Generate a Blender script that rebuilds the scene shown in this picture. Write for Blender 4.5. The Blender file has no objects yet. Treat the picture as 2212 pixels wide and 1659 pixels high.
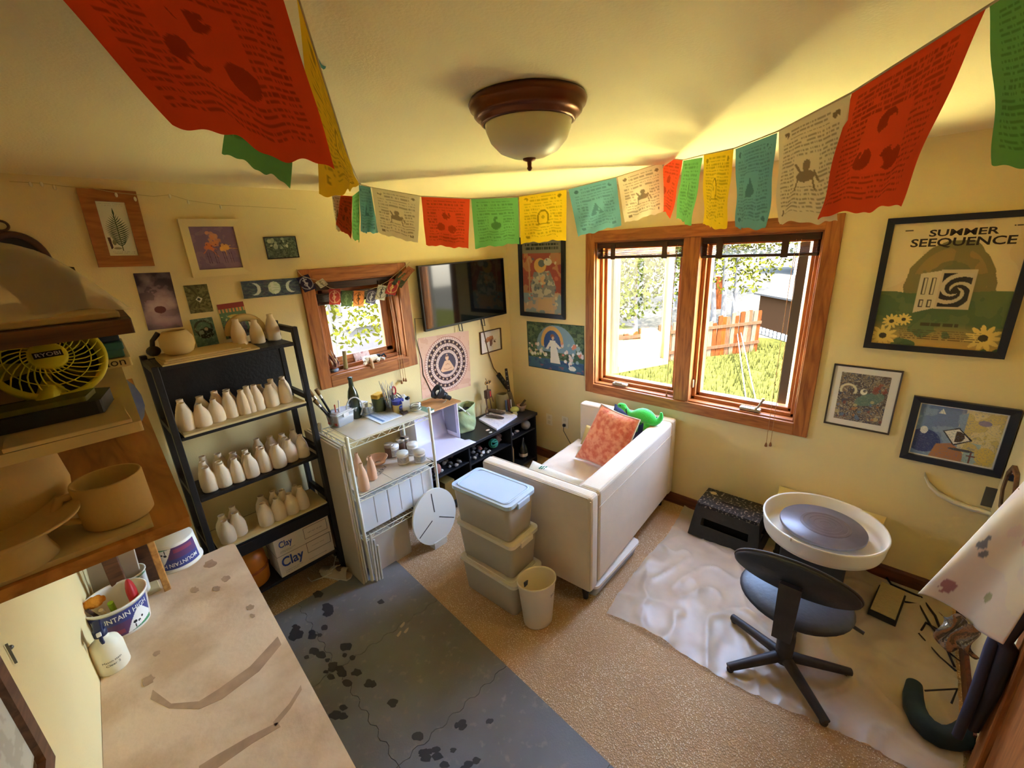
import bpy, math, random
import numpy as np
from mathutils import Matrix, Vector
random.seed(7)
PI = math.pi
sc = bpy.context.scene
COL = sc.collection

# ------------------------------------------------------------------ camera, sky, sun, exposure
EYE = Vector((0.0, 0.0, 2.05))
FPX, CX, CY = 920.6, 1106.0, 829.5
YAW, PITCH, ROLL = math.radians(43.35), math.radians(-17.742), math.radians(-3.014)
FW = Vector((math.cos(YAW)*math.cos(PITCH), math.sin(YAW)*math.cos(PITCH), math.sin(PITCH)))
_r = Vector((math.sin(YAW), -math.cos(YAW), 0)); _u = _r.cross(FW)
RT = math.cos(ROLL)*_r + math.sin(ROLL)*_u
UP = -math.sin(ROLL)*_r + math.cos(ROLL)*_u
cam = bpy.data.cameras.new('camera'); cam.sensor_width = 36; cam.lens = FPX/2212*36
cam.clip_start = 0.02; cam.clip_end = 200
camo = bpy.data.objects.new('camera', cam); COL.objects.link(camo)
camo.matrix_world = Matrix((( RT.x, UP.x, -FW.x, EYE.x), (RT.y, UP.y, -FW.y, EYE.y), (RT.z, UP.z, -FW.z, EYE.z), (0, 0, 0, 1)))
sc.camera = camo
world = bpy.data.worlds.new('sky'); sc.world = world; world.use_nodes = True
wn = world.node_tree; bg = wn.nodes['Background']
sky = wn.nodes.new('ShaderNodeTexSky'); sky.sky_type = 'NISHITA'; sky.sun_disc = False
sky.sun_elevation = math.radians(52); sky.sun_rotation = math.radians(215); sky.air_density = 1.0; sky.dust_density = 2.5
wn.links.new(sky.outputs[0], bg.inputs[0]); bg.inputs[1].default_value = 1.3
sun = bpy.data.lights.new('sun', 'SUN'); sun.energy = 14; sun.angle = math.radians(0.6); sun.color = (1, .95, .84)
suno = bpy.data.objects.new('sun', sun); COL.objects.link(suno)
suno.rotation_euler = Vector((0.45, 0.36, -1.2)).to_track_quat('-Z', 'Y').to_euler()
def portal(loc, size, toward):
    l = bpy.data.lights.new('window_portal', 'AREA'); l.shape = 'RECTANGLE'; l.size, l.size_y = size
    l.cycles.is_portal = True
    o = bpy.data.objects.new('window_portal', l); COL.objects.link(o); o.location = loc
    o.rotation_euler = Vector(toward).to_track_quat('-Z', 'Z').to_euler()
portal((3.17, 1.16, 1.47), (1.62, 1.30), (-1, 0, 0))
portal((1.54, 2.98, 1.60), (0.82, 0.80), (0, -1, 0))
sc.view_settings.view_transform = 'Standard'; sc.view_settings.look = 'None'
sc.view_settings.gamma = 1.0; sc.view_settings.use_curve_mapping = False
sc.view_settings.exposure = 3.3
cy = sc.cycles
cy.max_bounces = 12; cy.diffuse_bounces = 8; cy.glossy_bounces = 4; cy.transparent_max_bounces = 16
cy.sample_clamp_indirect = 12; cy.caustics_reflective = False; cy.caustics_refractive = False
cy.use_denoising = True

# ------------------------------------------------------------------ measuring helpers (photo pixel -> point on a real plane)
def ray(px, py): return FW + RT*((px-CX)/FPX) - UP*((py-CY)/FPX)
def FL(px, py, z=0.0):
    d = ray(px, py); return EYE + d*((z-EYE.z)/d.z)
def WX(px, py, x):
    d = ray(px, py); return EYE + d*(x/d.x)
def WY(px, py, y):
    d = ray(px, py); return EYE + d*(y/d.y)

def s2l(c):
    c = c/255.0
    return c/12.92 if c <= .04045 else ((c+.055)/1.055)**2.4
def S(r, g, b): return (s2l(r), s2l(g), s2l(b))

# ------------------------------------------------------------------ materials
MATS = {}
def mat(name, col, rough=.6, metal=0.0, var=0.0, vs=6.0, bump=0.0, bs=40.0, alpha=1.0, trans=0.0, spec=.4, col2=None, emit=0.0, sheen=0.0, detail=6, stretch=None, thresh=None, sss=0.0):
    if name in MATS: return MATS[name]
    m = bpy.data.materials.new(name); m.use_nodes = True; N = m.node_tree.nodes; L = m.node_tree.links
    b = N['Principled BSDF']; b.inputs['Base Color'].default_value = (*col, 1); b.inputs['Roughness'].default_value = rough
    b.inputs['Metallic'].default_value = metal; b.inputs['Alpha'].default_value = alpha
    b.inputs['Transmission Weight'].default_value = trans; b.inputs['Specular IOR Level'].default_value = spec
    b.inputs['Sheen Weight'].default_value = sheen
    if emit: b.inputs['Emission Color'].default_value = (*col, 1); b.inputs['Emission Strength'].default_value = emit
    if var or bump:
        tc = N.new('ShaderNodeTexCoord'); mp = N.new('ShaderNodeMapping'); L.new(tc.outputs['Object'], mp.inputs[0])
        if stretch: mp.inputs['Scale'].default_value = stretch
    if var:
        n = N.new('ShaderNodeTexNoise'); n.inputs['Scale'].default_value = vs; n.inputs['Detail'].default_value = detail; L.new(mp.outputs[0], n.inputs['Vector'])
        r = N.new('ShaderNodeValToRGB'); L.new(n.outputs[0], r.inputs[0])
        lo, hi = thresh or (.3, .7)
        r.color_ramp.elements[0].position = lo; r.color_ramp.elements[1].position = hi
        c2 = col2 or tuple(max(0, c*(1-var)) for c in col)
        r.color_ramp.elements[0].color = (*c2, 1); r.color_ramp.elements[1].color = (*col, 1)
        L.new(r.outputs[0], b.inputs['Base Color'])
    if bump:
        n2 = N.new('ShaderNodeTexNoise'); n2.inputs['Scale'].default_value = bs; n2.inputs['Detail'].default_value = 3; L.new(mp.outputs[0], n2.inputs['Vector'])
        bp = N.new('ShaderNodeBump'); bp.inputs['Strength'].default_value = bump; bp.inputs['Distance'].default_value = .01
        L.new(n2.outputs[0], bp.inputs['Height']); L.new(bp.outputs[0], b.inputs['Normal'])
    MATS[name] = m; return m
def wood(name, c1, c2, axis='X', scale=5.0, rough=.45, spec=.4):
    if name in MATS: return MATS[name]
    m = bpy.data.materials.new(name); m.use_nodes = True; N = m.node_tree.nodes; L = m.node_tree.links
    b = N['Principled BSDF']; b.inputs['Roughness'].default_value = rough; b.inputs['Specular IOR Level'].default_value = 0 if rough >= .8 else spec
    tc = N.new('ShaderNodeTexCoord'); mp = N.new('ShaderNodeMapping'); L.new(tc.outputs['Object'], mp.inputs[0])
    k = {'X': (.12, 1, 1), 'Y': (1, .12, 1), 'Z': (1, 1, .12)}[axis]
    mp.inputs['Scale'].default_value = [scale*v for v in k]
    n = N.new('ShaderNodeTexNoise'); n.inputs['Scale'].default_value = 4; n.inputs['Detail'].default_value = 8; n.inputs['Distortion'].default_value = 1.5
    L.new(mp.outputs[0], n.inputs['Vector'])
    r = N.new('ShaderNodeValToRGB'); r.color_ramp.elements[0].color = (*c2, 1); r.color_ramp.elements[1].color = (*c1, 1)
    r.color_ramp.elements[0].position = .32; r.color_ramp.elements[1].position = .62
    L.new(n.outputs[0], r.inputs[0]); L.new(r.outputs[0], b.inputs['Base Color'])
    MATS[name] = m; return m
def attr_mat(name, rough=.7, transl=0.0, gloss=None, alpha=1.0, bump=0.0):
    if name in MATS: return MATS[name]
    m = bpy.data.materials.new(name); m.use_nodes = True; N = m.node_tree.nodes; L = m.node_tree.links
    b = N['Principled BSDF']; b.inputs['Roughness'].default_value = rough; b.inputs['Specular IOR Level'].default_value = .3 if gloss is None else gloss
    a = N.new('ShaderNodeAttribute'); a.attribute_name = 'Col'; L.new(a.outputs['Color'], b.inputs['Base Color'])
    b.inputs['Alpha'].default_value = alpha
    if transl:
        t = N.new('ShaderNodeBsdfTranslucent'); L.new(a.outputs['Color'], t.inputs[0])
        x = N.new('ShaderNodeMixShader'); x.inputs[0].default_value = transl
        L.new(b.outputs[0], x.inputs[1]); L.new(t.outputs[0], x.inputs[2]); L.new(x.outputs[0], N['Material Output'].inputs[0])
    MATS[name] = m; return m
def glass(name, tint=(1, 1, 1), gl=.06, rough=.02, fr=.7):
    if name in MATS: return MATS[name]
    m = bpy.data.materials.new(name); m.use_nodes = True; N = m.node_tree.nodes; L = m.node_tree.links
    t = N.new('ShaderNodeBsdfTransparent'); t.inputs[0].default_value = (*tint, 1)
    g = N.new('ShaderNodeBsdfGlossy'); g.inputs[1].default_value = rough
    lw = N.new('ShaderNodeLayerWeight'); lw.inputs[0].default_value = .25
    mm = N.new('ShaderNodeMath'); mm.operation = 'MULTIPLY_ADD'; mm.inputs[1].default_value = fr; mm.inputs[2].default_value = gl
    L.new(lw.outputs['Fresnel'], mm.inputs[0])
    x = N.new('ShaderNodeMixShader'); L.new(mm.outputs[0], x.inputs[0]); L.new(t.outputs[0], x.inputs[1]); L.new(g.outputs[0], x.inputs[2])
    L.new(x.outputs[0], N['Material Output'].inputs[0]); MATS[name] = m; return m

# ------------------------------------------------------------------ mesh building
def rotz(a): return Matrix.Rotation(a, 4, 'Z')
def T(x, y, z): return Matrix.Translation((x, y, z))
def frame_to(p, q):
    """matrix whose z axis runs from p to q, origin p"""
    d = Vector(q)-Vector(p); return T(*p) @ d.to_track_quat('Z', 'Y').to_matrix().to_4x4()
W = {}
class MB:
    def __init__(s): s.v = []; s.f = []; s.m = []; s.s = []; s.c = None
    def add(s, vs, fs, m=0, sm=False, M=None):
        k = len(s.v)
        if M is not None: vs = [M @ Vector(p) for p in vs]
        s.v += [tuple(p) for p in vs]
        for f in fs: s.f.append(tuple(i+k for i in f)); s.m.append(m); s.s.append(sm)
        return s
    def box(s, c, d, m=0, M=None):
        x, y, z = c; a, b, e = d[0]/2, d[1]/2, d[2]/2
        vs = [(x-a, y-b, z-e), (x+a, y-b, z-e), (x+a, y+b, z-e), (x-a, y+b, z-e), (x-a, y-b, z+e), (x+a, y-b, z+e), (x+a, y+b, z+e), (x-a, y+b, z+e)]
        return s.add(vs, [(3, 2, 1, 0), (4, 5, 6, 7), (0, 1, 5, 4), (1, 2, 6, 5), (2, 3, 7, 6), (3, 0, 4, 7)], m, False, M)
    def span(s, a, b, m=0, M=None):
        return s.box([(a[i]+b[i])/2 for i in range(3)], [abs(b[i]-a[i]) for i in range(3)], m, M)
    def prism(s, poly, z0, z1, m=0, M=None, sm=False):
        n = len(poly); vs = [(p[0], p[1], z0) for p in poly]+[(p[0], p[1], z1) for p in poly]
        fs = [tuple(range(n-1, -1, -1)), tuple(range(n, 2*n))]
        s.add(vs, fs, m, False, M)
        return s.add(vs, [(i, (i+1) % n, n+(i+1) % n, n+i) for i in range(n)], m, sm, M)
    def lathe(s, prof, n=20, m=0, M=None, sm=True, sx=1.0, sy=1.0, cap=True):
        vs = []; fs = []
        for r, z in prof:
            for i in range(n): a = 2*PI*i/n; vs.append((r*math.cos(a)*sx, r*math.sin(a)*sy, z))
        for j in range(len(prof)-1):
            for i in range(n): fs.append((j*n+i, j*n+(i+1) % n, (j+1)*n+(i+1) % n, (j+1)*n+i))
        s.add(vs, fs, m, sm, M)
        if cap:
            for j, (r, z) in ((0, prof[0]), (len(prof)-1, prof[-1])):
                if r > 1e-5:
                    ring = vs[j*n:(j+1)*n]; s.add(ring, [tuple(range(n))[::(-1 if j == 0 else 1)]], m, False, M)
        return s
    def tube(s, pts, r, n=8, m=0, M=None, closed=False, sm=True):
        P = [Vector(p) for p in pts]; k = len(P); vs = []; fs = []
        rr = r if hasattr(r, '__len__') else [r]*k
        prev = None
        for i in range(k):
            a = P[(i-1) % k] if (closed or i) else P[i]; b = P[(i+1) % k] if (closed or i < k-1) else P[i]
            t = (b-a).normalized()
            if prev is None:
                ref = Vector((0, 0, 1)) if abs(t.z) < .9 else Vector((1, 0, 0)); x = t.cross(ref).normalized()
            else:
                x = (prev - t*prev.dot(t)).normalized()
            prev = x; y = t.cross(x)
            for j in range(n): q = 2*PI*j/n; vs.append(P[i]+(x*math.cos(q)+y*math.sin(q))*rr[i])
        for i in range(k if closed else k-1):
            i2 = (i+1) % k
            for j in range(n): fs.append((i*n+j, i*n+(j+1) % n, i2*n+(j+1) % n, i2*n+j))
        s.add(vs, fs, m, sm, M)
        if not closed:
            s.add(vs[:n], [tuple(range(n))[::-1]], m, False, M); s.add(vs[-n:], [tuple(range(n))], m, False, M)
        return s
    def ball(s, c, r, nu=14, nv=9, m=0, M=None, fn=None):
        rx, ry, rz = r if hasattr(r, '__len__') else (r, r, r); vs = []; fs = []
        for j in range(nv+1):
            t = PI*j/nv
            for i in range(nu):
                a = 2*PI*i/nu; d = (math.sin(t)*math.cos(a), math.sin(t)*math.sin(a), math.cos(t)); k = fn(d) if fn else 1
                vs.append((c[0]+rx*d[0]*k, c[1]+ry*d[1]*k, c[2]+rz*d[2]*k))
        for j in range(nv):
            for i in range(nu): fs.append((j*nu+i, (j+1)*nu+i, (j+1)*nu+(i+1) % nu, j*nu+(i+1) % nu))
        return s.add(vs, fs, m, True, M)
    def grid(s, fn, nu, nv, m=0, M=None, sm=True):
        vs = [fn(i/(nu-1), j/(nv-1)) for j in range(nv) for i in range(nu)]
        fs = [(j*nu+i, j*nu+i+1, (j+1)*nu+i+1, (j+1)*nu+i) for j in range(nv-1) for i in range(nu-1)]
        return s.add(vs, fs, m, sm, M)
    def build(s, name, mats, parent=None, world=False, bev=0.0, sub=0, solid=0.0, kind=None, label=None, seg=2, wn=False):
        me = bpy.data.meshes.new(name); me.from_pydata(s.v, [], s.f)
        if not isinstance(mats, (list, tuple)): mats = [mats]
        for q in mats: me.materials.append(q)
        me.polygons.foreach_set('material_index', s.m); me.polygons.foreach_set('use_smooth', s.s)
        if s.c is not None:
            ca = me.color_attributes.new('Col', 'FLOAT_COLOR', 'POINT'); ca.data.foreach_set('color', np.asarray(s.c, dtype=np.float32).ravel())
        me.update()
        o = bpy.data.objects.new(name, me); COL.objects.link(o)
        if parent is not None:
            o.parent = parent
            if world: o.matrix_parent_inverse = W[parent].inverted(); W[o] = Matrix()
            else: W[o] = W[parent]
        else: W[o] = Matrix()
        if solid: q = o.modifiers.new('thick', 'SOLIDIFY'); q.thickness = solid; q.offset = 0
        if bev: q = o.modifiers.new('edge', 'BEVEL'); q.width = bev; q.segments = seg; q.limit_method = 'ANGLE'; q.angle_limit = .6
        if sub: q = o.modifiers.new('smooth', 'SUBSURF'); q.levels = sub; q.render_levels = sub
        if kind: o['kind'] = kind
        if label: o['label'] = label
        return o
def thing(name, label, cat, loc=(0, 0, 0), rz=0.0, group=None, M=None):
    o = bpy.data.objects.new(name, None); COL.objects.link(o); o.empty_display_size = .05
    if M is None: M = T(*loc) @ rotz(rz)
    o.matrix_world = M; W[o] = M.copy()
    o['label'] = label; o['category'] = cat
    if group: o['group'] = group
    return o
def tag(o, label, cat, group=None):
    o['label'] = label; o['category'] = cat
    if group: o['group'] = group
    return o
def kids(o): return [c for c in o.children]
def dup(root, M, label=None, group=None):
    r = root.copy(); COL.objects.link(r); r.matrix_world = M; W[r] = M.copy()
    if label: r['label'] = label
    if group: r['group'] = group
    def rec(a, b):
        for c in kids(a):
            d = c.copy(); COL.objects.link(d); d.parent = b; d.matrix_parent_inverse = c.matrix_parent_inverse; W[d] = W[b]; rec(c, d)
    rec(root, r); return r
def struct(o): o['kind'] = 'structure'; return o
ORD = ['first', 'second', 'third', 'fourth', 'fifth', 'sixth', 'seventh', 'eighth', 'ninth', 'tenth', 'eleventh', 'twelfth']

# ------------------------------------------------------------------ lettering
_tc = {}
def text_geo(txt, bold=0.0):
    k = (txt, bold)
    if k in _tc: return _tc[k]
    cu = bpy.data.curves.new('lettering', 'FONT'); cu.body = txt; cu.size = 1; cu.offset = bold; cu.resolution_u = 3
    o = bpy.data.objects.new('lettering', cu); COL.objects.link(o)
    dg = bpy.context.evaluated_depsgraph_get(); me = o.evaluated_get(dg).to_mesh()
    vs = [tuple(v.co) for v in me.vertices]; fs = [tuple(p.vertices) for p in me.polygons]
    o.evaluated_get(dg).to_mesh_clear(); COL.objects.unlink(o); bpy.data.objects.remove(o); bpy.data.curves.remove(cu)
    _tc[k] = (vs, fs); return vs, fs
def put_text(mb, txt, w, h, fn, m=0, bold=0.0):
    """fit txt in w x h centred on the origin, then fn(x, y) -> point"""
    vs, fs = text_geo(txt, bold)
    if not vs: return mb
    x0 = min(v[0] for v in vs); x1 = max(v[0] for v in vs); y0 = min(v[1] for v in vs); y1 = max(v[1] for v in vs)
    return mb.add([fn(((v[0]-x0)/(x1-x0)-.5)*w, ((v[1]-y0)/(y1-y0)-.5)*h) for v in vs], fs, m)

# ------------------------------------------------------------------ painted prints (colour per vertex)
class Cv:
    def __init__(s, nx, ny, base, asp=1.0):
        s.nx, s.ny, s.a = nx, ny, asp     # asp = width/height ; u in 0..asp, v in 0..1 (down)
        u, v = np.meshgrid(np.linspace(0, asp, nx), np.linspace(0, 1, ny)); s.u, s.v = u, v
        s.c = np.ones((ny, nx, 3))*np.array(base)
    def fill(s, mask, col, k=1.0):
        w = (mask*1.0*k)[..., None] if np.ndim(mask) else k
        s.c = s.c*(1-w)+np.array(col)*w; return s
    def noise(s, sc_, seed=0, oct=3):
        rg = np.random.RandomState(seed); out = np.zeros_like(s.u); amp = 1; tot = 0
        for o in range(oct):
            n = int(sc_*2**o*max(1, s.a))+3; g = rg.rand(n+2, n+2)
            x = s.u/max(1, s.a)*(n-1); y = s.v*(n-1); xi = x.astype(int); yi = y.astype(int); fx = x-xi; fy = y-yi
            fx = fx*fx*(3-2*fx); fy = fy*fy*(3-2*fy)
            q = g[yi, xi]*(1-fx)*(1-fy)+g[yi, xi+1]*fx*(1-fy)+g[yi+1, xi]*(1-fx)*fy+g[yi+1, xi+1]*fx*fy
            out += q*amp; tot += amp; amp *= .5
        return out/tot
    def ell(s, cu, cv, ru, rv=None, rot=0.0):
        rv = rv or ru; x = s.u-cu*s.a; y = s.v-cv; c, q = math.cos(rot), math.sin(rot)
        return ((c*x+q*y)/ru)**2+((-q*x+c*y)/rv)**2 < 1
    def ring(s, cu, cv, r0, r1):
        d = np.hypot(s.u-cu*s.a, s.v-cv); return (d > r0) & (d < r1)
    def rect(s, u0, v0, u1, v1): return (s.u >= u0*s.a) & (s.u <= u1*s.a) & (s.v >= v0) & (s.v <= v1)
    def poly(s, pts):
        ins = np.zeros(s.u.shape, bool); n = len(pts)
        for i in range(n):
            x1, y1 = pts[i][0]*s.a, pts[i][1]; x2, y2 = pts[(i+1) % n][0]*s.a, pts[(i+1) % n][1]
            if y1 == y2: continue
            ins ^= ((y1 > s.v) != (y2 > s.v)) & (s.u < (x2-x1)*(s.v-y1)/(y2-y1)+x1)
        return ins
    def line(s, pts, w):
        m = np.zeros(s.u.shape, bool)
        for (a, b), (c, d) in zip(pts[:-1], pts[1:]):
            a *= s.a; c *= s.a; L2 = (c-a)**2+(d-b)**2+1e-12
            t = np.clip(((s.u-a)*(c-a)+(s.v-b)*(d-b))/L2, 0, 1); m |= np.hypot(s.u-a-t*(c-a), s.v-b-t*(d-b)) < w
        return m
    def script(s, u0, v0, u1, v1, rows, seed=1, dens=.55, duty=.5):
        rg = np.random.RandomState(seed); box = s.rect(u0, v0, u1, v1)
        t = (s.v-v0)/(v1-v0)*rows; r = np.clip(t.astype(int), 0, rows-1); n = 400
        tab = rg.rand(rows, n) < dens; k = np.clip(((s.u/s.a)*n*.35*s.a).astype(int), 0, n-1)
        return box & ((t % 1) < duty) & tab[r, k]
    def blobs(s, n, r0, r1, cols, seed=3, box=(0, 0, 1, 1), k=1.0):
        rg = np.random.RandomState(seed)
        for i in range(n):
            a, b = box[0]+rg.rand()*(box[2]-box[0]), box[1]+rg.rand()*(box[3]-box[1]); r = r0+rg.rand()*(r1-r0)
            s.fill(s.ell(a, b, r, r*(.5+rg.rand()*.8), rg.rand()*3), cols[i % len(cols)], k)
        return s
    def out(s):
        return np.concatenate([np.clip(s.c, 0, 1), np.ones((s.ny, s.nx, 1))], 2).reshape(-1, 4)
def print_grid(cv, fn, soft=True):
    if soft: cv.c = np.clip(cv.c, 0, 1); g = cv.c.mean(2, keepdims=True); cv.c = (cv.c*.86+g*.14)**.85
    mb = MB(); mb.grid(fn, cv.nx, cv.ny); mb.c = cv.out(); return mb
PRINT = attr_mat('printed_paper', .75, gloss=.2); GLOSSY = attr_mat('glossy_print', .35, gloss=.4)
CLOTHP = attr_mat('printed_cotton', .9, transl=.35, gloss=.05)
# ------------------------------------------------------------------ room shell
XR, YB, YF, ZC = 3.06, 2.87, -0.50, 2.45
XL0, TL = -0.305, 0.062                      # the near side wall runs x = XL0 + TL*y
def xl(y): return XL0+TL*y
PAINT = mat('cream_wall_paint', S(232, 213, 160), .75, var=.05, vs=3, bump=.12, bs=160, spec=.2)
CEILP = mat('cream_ceiling_paint', S(242, 226, 178), .8, var=.04, vs=2, bump=.15, bs=120, spec=.15)
TRIM = wood('orange_pine_trim', S(178, 110, 54), S(134, 76, 34), 'Z', 7)
TRIMH = wood('orange_pine_trim_level', S(178, 110, 54), S(134, 76, 34), 'Y', 7)
TRIMX = wood('orange_pine_trim_cross', S(178, 110, 54), S(134, 76, 34), 'X', 7)
BASEB = wood('brown_baseboard', S(120, 66, 40), S(82, 42, 26), 'Y', 6)
WHITE = mat('white_plastic', S(236, 234, 228), .4)
BLACKW = mat('black_painted_wood', S(38, 33, 32), .5, var=.4, vs=14, bump=.2, bs=60)
def carpet_mat():
    m = bpy.data.materials.new('beige_carpet'); m.use_nodes = True; N = m.node_tree.nodes; L = m.node_tree.links
    b = N['Principled BSDF']; b.inputs['Roughness'].default_value = 1; b.inputs['Specular IOR Level'].default_value = 0
    tc = N.new('ShaderNodeTexCoord')
    v = N.new('ShaderNodeTexVoronoi'); v.inputs['Scale'].default_value = 130; L.new(tc.outputs['Object'], v.inputs['Vector'])
    n = N.new('ShaderNodeTexNoise'); n.inputs['Scale'].default_value = 190; n.inputs['Detail'].default_value = 3; L.new(tc.outputs['Object'], n.inputs['Vector'])
    n2 = N.new('ShaderNodeTexNoise'); n2.inputs['Scale'].default_value = 3; L.new(tc.outputs['Object'], n2.inputs['Vector'])
    a = N.new('ShaderNodeMath'); a.operation = 'ADD'; L.new(v.outputs['Distance'], a.inputs[0]); L.new(n.outputs[0], a.inputs[1])
    a2 = N.new('ShaderNodeMath'); a2.operation = 'MULTIPLY_ADD'; a2.inputs[1].default_value = .35; L.new(n2.outputs[0], a2.inputs[0]); L.new(a.outputs[0], a2.inputs[2])
    r = N.new('ShaderNodeValToRGB'); e = r.color_ramp.elements; e[0].position = .75; e[1].position = 1.42
    e[0].color = (*S(255, 244, 218), 1); e[1].color = (*S(196, 162, 124), 1); L.new(a2.outputs[0], r.inputs[0]); L.new(r.outputs[0], b.inputs['Base Color'])
    iv = N.new('ShaderNodeMath'); iv.operation = 'SUBTRACT'; iv.inputs[0].default_value = 1; L.new(a.outputs[0], iv.inputs[1])
    bp = N.new('ShaderNodeBump'); bp.inputs['Strength'].default_value = .55; bp.inputs['Distance'].default_value = .01
    L.new(iv.outputs[0], bp.inputs['Height']); L.new(bp.outputs[0], b.inputs['Normal']); return m
CARPET = carpet_mat()
struct(MB().span((-.6, -.7, -.12), (3.24, 3.05, 0)).build('floor', CARPET))
struct(MB().span((-.6, -.7, ZC), (3.24, 3.05, ZC+.12)).build('ceiling', CEILP))
def holed(a0, a1, b0, b1, h, d0, d1, P):
    """slab with a rectangular hole: a = along, b = up; P(a, b, depth) -> point"""
    o = [(a0, b0), (a1, b0), (a1, b1), (a0, b1)]; i = [(h[0], h[2]), (h[1], h[2]), (h[1], h[3]), (h[0], h[3])]
    vs = [P(*p, d) for d in (d0, d1) for p in o+i]; fs = []
    for k in range(4):
        k2 = (k+1) % 4
        fs += [(k, k2, 4+k2, 4+k), (8+k, 12+k, 12+k2, 8+k2), (4+k, 4+k2, 12+k2, 12+k), (k, 8+k, 8+k2, k2)]
    mb = MB(); mb.add(vs, fs); return mb
WR = (.41, 1.905, .885, 2.06)               # clear opening of the large window
WB = (1.205, 1.845, 1.265, 1.905)           # clear opening of the small window
struct(holed(-.7, 3.05, 0, ZC, WR, XR, XR+.16, lambda a, b, d: (d, a, b)).build('wall_right', PAINT))
struct(holed(-.6, XR, 0, ZC, WB, YB, YB+.16, lambda a, b, d: (a, d, b)).build('wall_back', PAINT))
struct(MB().prism([(xl(-.7), -.7), (xl(3.0), 3.0), (-.6, 3.0), (-.6, -.7)], 0, ZC).build('wall_left', PAINT))
wf = MB().span((-.4, YF-.14, 0), (XR, YF, ZC)); struct(wf.build('wall_front', PAINT))
# baseboards, each run a moulding with a small top bevel
def baseboard(name, a, b, inward):
    a, b = Vector(a), Vector(b); d = (b-a); L = d.length; n = Vector(inward)
    prof = [(0, 0), (.014, 0), (.014, .075), (.008, .088), (0, .09)]
    vs = [a+n*p+Vector((0, 0, z)) for p, z in prof]+[b+n*p+Vector((0, 0, z)) for p, z in prof]; k = len(prof)
    mb = MB(); mb.add(vs, [(i, (i+1) % k, k+(i+1) % k, k+i) for i in range(k)]+[tuple(range(k))[::-1], tuple(range(k, 2*k))])
    struct(mb.build(name, BASEB))
baseboard('baseboard_right', (XR, YB, 0), (XR, YF, 0), (-1, 0, 0))
baseboard('baseboard_back', (-.1, YB, 0), (XR, YB, 0), (0, -1, 0))
baseboard('baseboard_front', (2.08, YF, 0), (XR, YF, 0), (0, 1, 0))
# door with its casing on the near wall
dr = bpy.data.objects.new('door_1', None); COL.objects.link(dr); struct(dr); W[dr] = Matrix()
MB().span((1.90, YF, 0), (1.985, YF+.022, 2.08)).build('door_casing', TRIM, dr, bev=.006)
MB().span((1.06, YF, 2.08), (1.985, YF+.022, 2.165)).build('door_casing', TRIMX, dr, bev=.006)
MB().span((1.06, YF, 0), (1.145, YF+.022, 2.08)).build('door_casing', TRIM, dr, bev=.006)
MB().span((1.145, YF, .01), (1.888, YF+.006, 2.07)).build('door_panel', TRIM, dr)
MB().lathe([(.0, 0), (.014, .01), (.012, .03), (.028, .045), (.03, .06), (.018, .075), (0, .078)], 16, M=T(1.83, YF+.006, .98) @ Matrix.Rotation(-PI/2, 4, 'X')).build('door_knob', mat('dull_brass', S(150, 120, 70), .35, 1), dr)

# ------------------------------------------------------------------ windows
PANE = glass('clear_glass', (1, 1, 1), .02, .02, .15); DARKALU = mat('dark_clad_sash', S(74, 72, 66), .5)
BLINDW = wood('dark_brown_slat', S(74, 44, 32), S(48, 27, 20), 'Y', 8, .35); BLINDX = wood('dark_brown_slat_cross', S(74, 44, 32), S(48, 27, 20), 'X', 8, .35)
TAPE = mat('brown_blind_tape', S(70, 48, 36), .9); CORD = mat('tan_cord', S(190, 140, 90), .8)
METALH = mat('bronze_crank', S(176, 160, 130), .4, .6)
def window(name, o, P, ax, mull):
    """o: opening a0,a1,b0,b1; P(a, depth, b) -> point (depth grows outwards)"""
    w = bpy.data.objects.new(name, None); COL.objects.link(w); struct(w); W[w] = Matrix()
    hm = TRIMH if ax == 'Y' else TRIMX
    def bar(n, a0, a1, d0, d1, b0, b1, m, bev=.004):
        return MB().span(P(a0, d0, b0), P(a1, d1, b1)).build(n, m, w, bev=bev)
    a0, a1, b0, b1 = o; c = .078
    bar('casing', a0-c, a0+.004, -.02, .0, b0-c, b1+c, TRIM); bar('casing', a1-.004, a1+c, -.02, .0, b0-c, b1+c, TRIM)
    bar('casing', a0, a1, -.02, .0, b1-.004, b1+c, hm); bar('casing', a0, a1, -.024, .0, b0-c, b0+.004, hm)
    # jamb liners
    bar('jamb', a0, a0+.014, 0, .15, b0, b1, TRIM); bar('jamb', a1-.014, a1, 0, .15, b0, b1, TRIM)
    bar('jamb', a0, a1, 0, .15, b1-.014, b1, hm); bar('sill', a0, a1, 0, .165, b0, b0+.014, hm)
    # stop frame with its stepped profile
    cells = [(a0+.014, a1-.014)] if not mull else [(a0+.014, mull[0]), (mull[1], a1-.014)]
    if mull: bar('mullion', mull[0], mull[1], -.012, .15, b0, b1, TRIM, .008)
    for q0, q1 in cells:
        for s0, s1, dd in ((.0, .026, (.055, .15)), (.026, .05, (.085, .15))):
            bar('stop', q0+s0, q0+s1, *dd, b0+.014, b1-.014, TRIM); bar('stop', q1-s1, q1-s0, *dd, b0+.014, b1-.014, TRIM)
            bar('stop', q0, q1, *dd, b0+.014+s0, b0+.014+s1, hm); bar('stop', q0, q1, *dd, b1-.014-s1, b1-.014-s0, hm)
    return w, cells
PR = lambda a, d, b: (XR+d, a, b)
PB = lambda a, d, b: (a, YB+d, b)
w1, cells1 = window('window_1', WR, PR, 'Y', (1.09, 1.205))
w2, cells2 = window('window_2', WB, PB, 'X', None)
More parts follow.
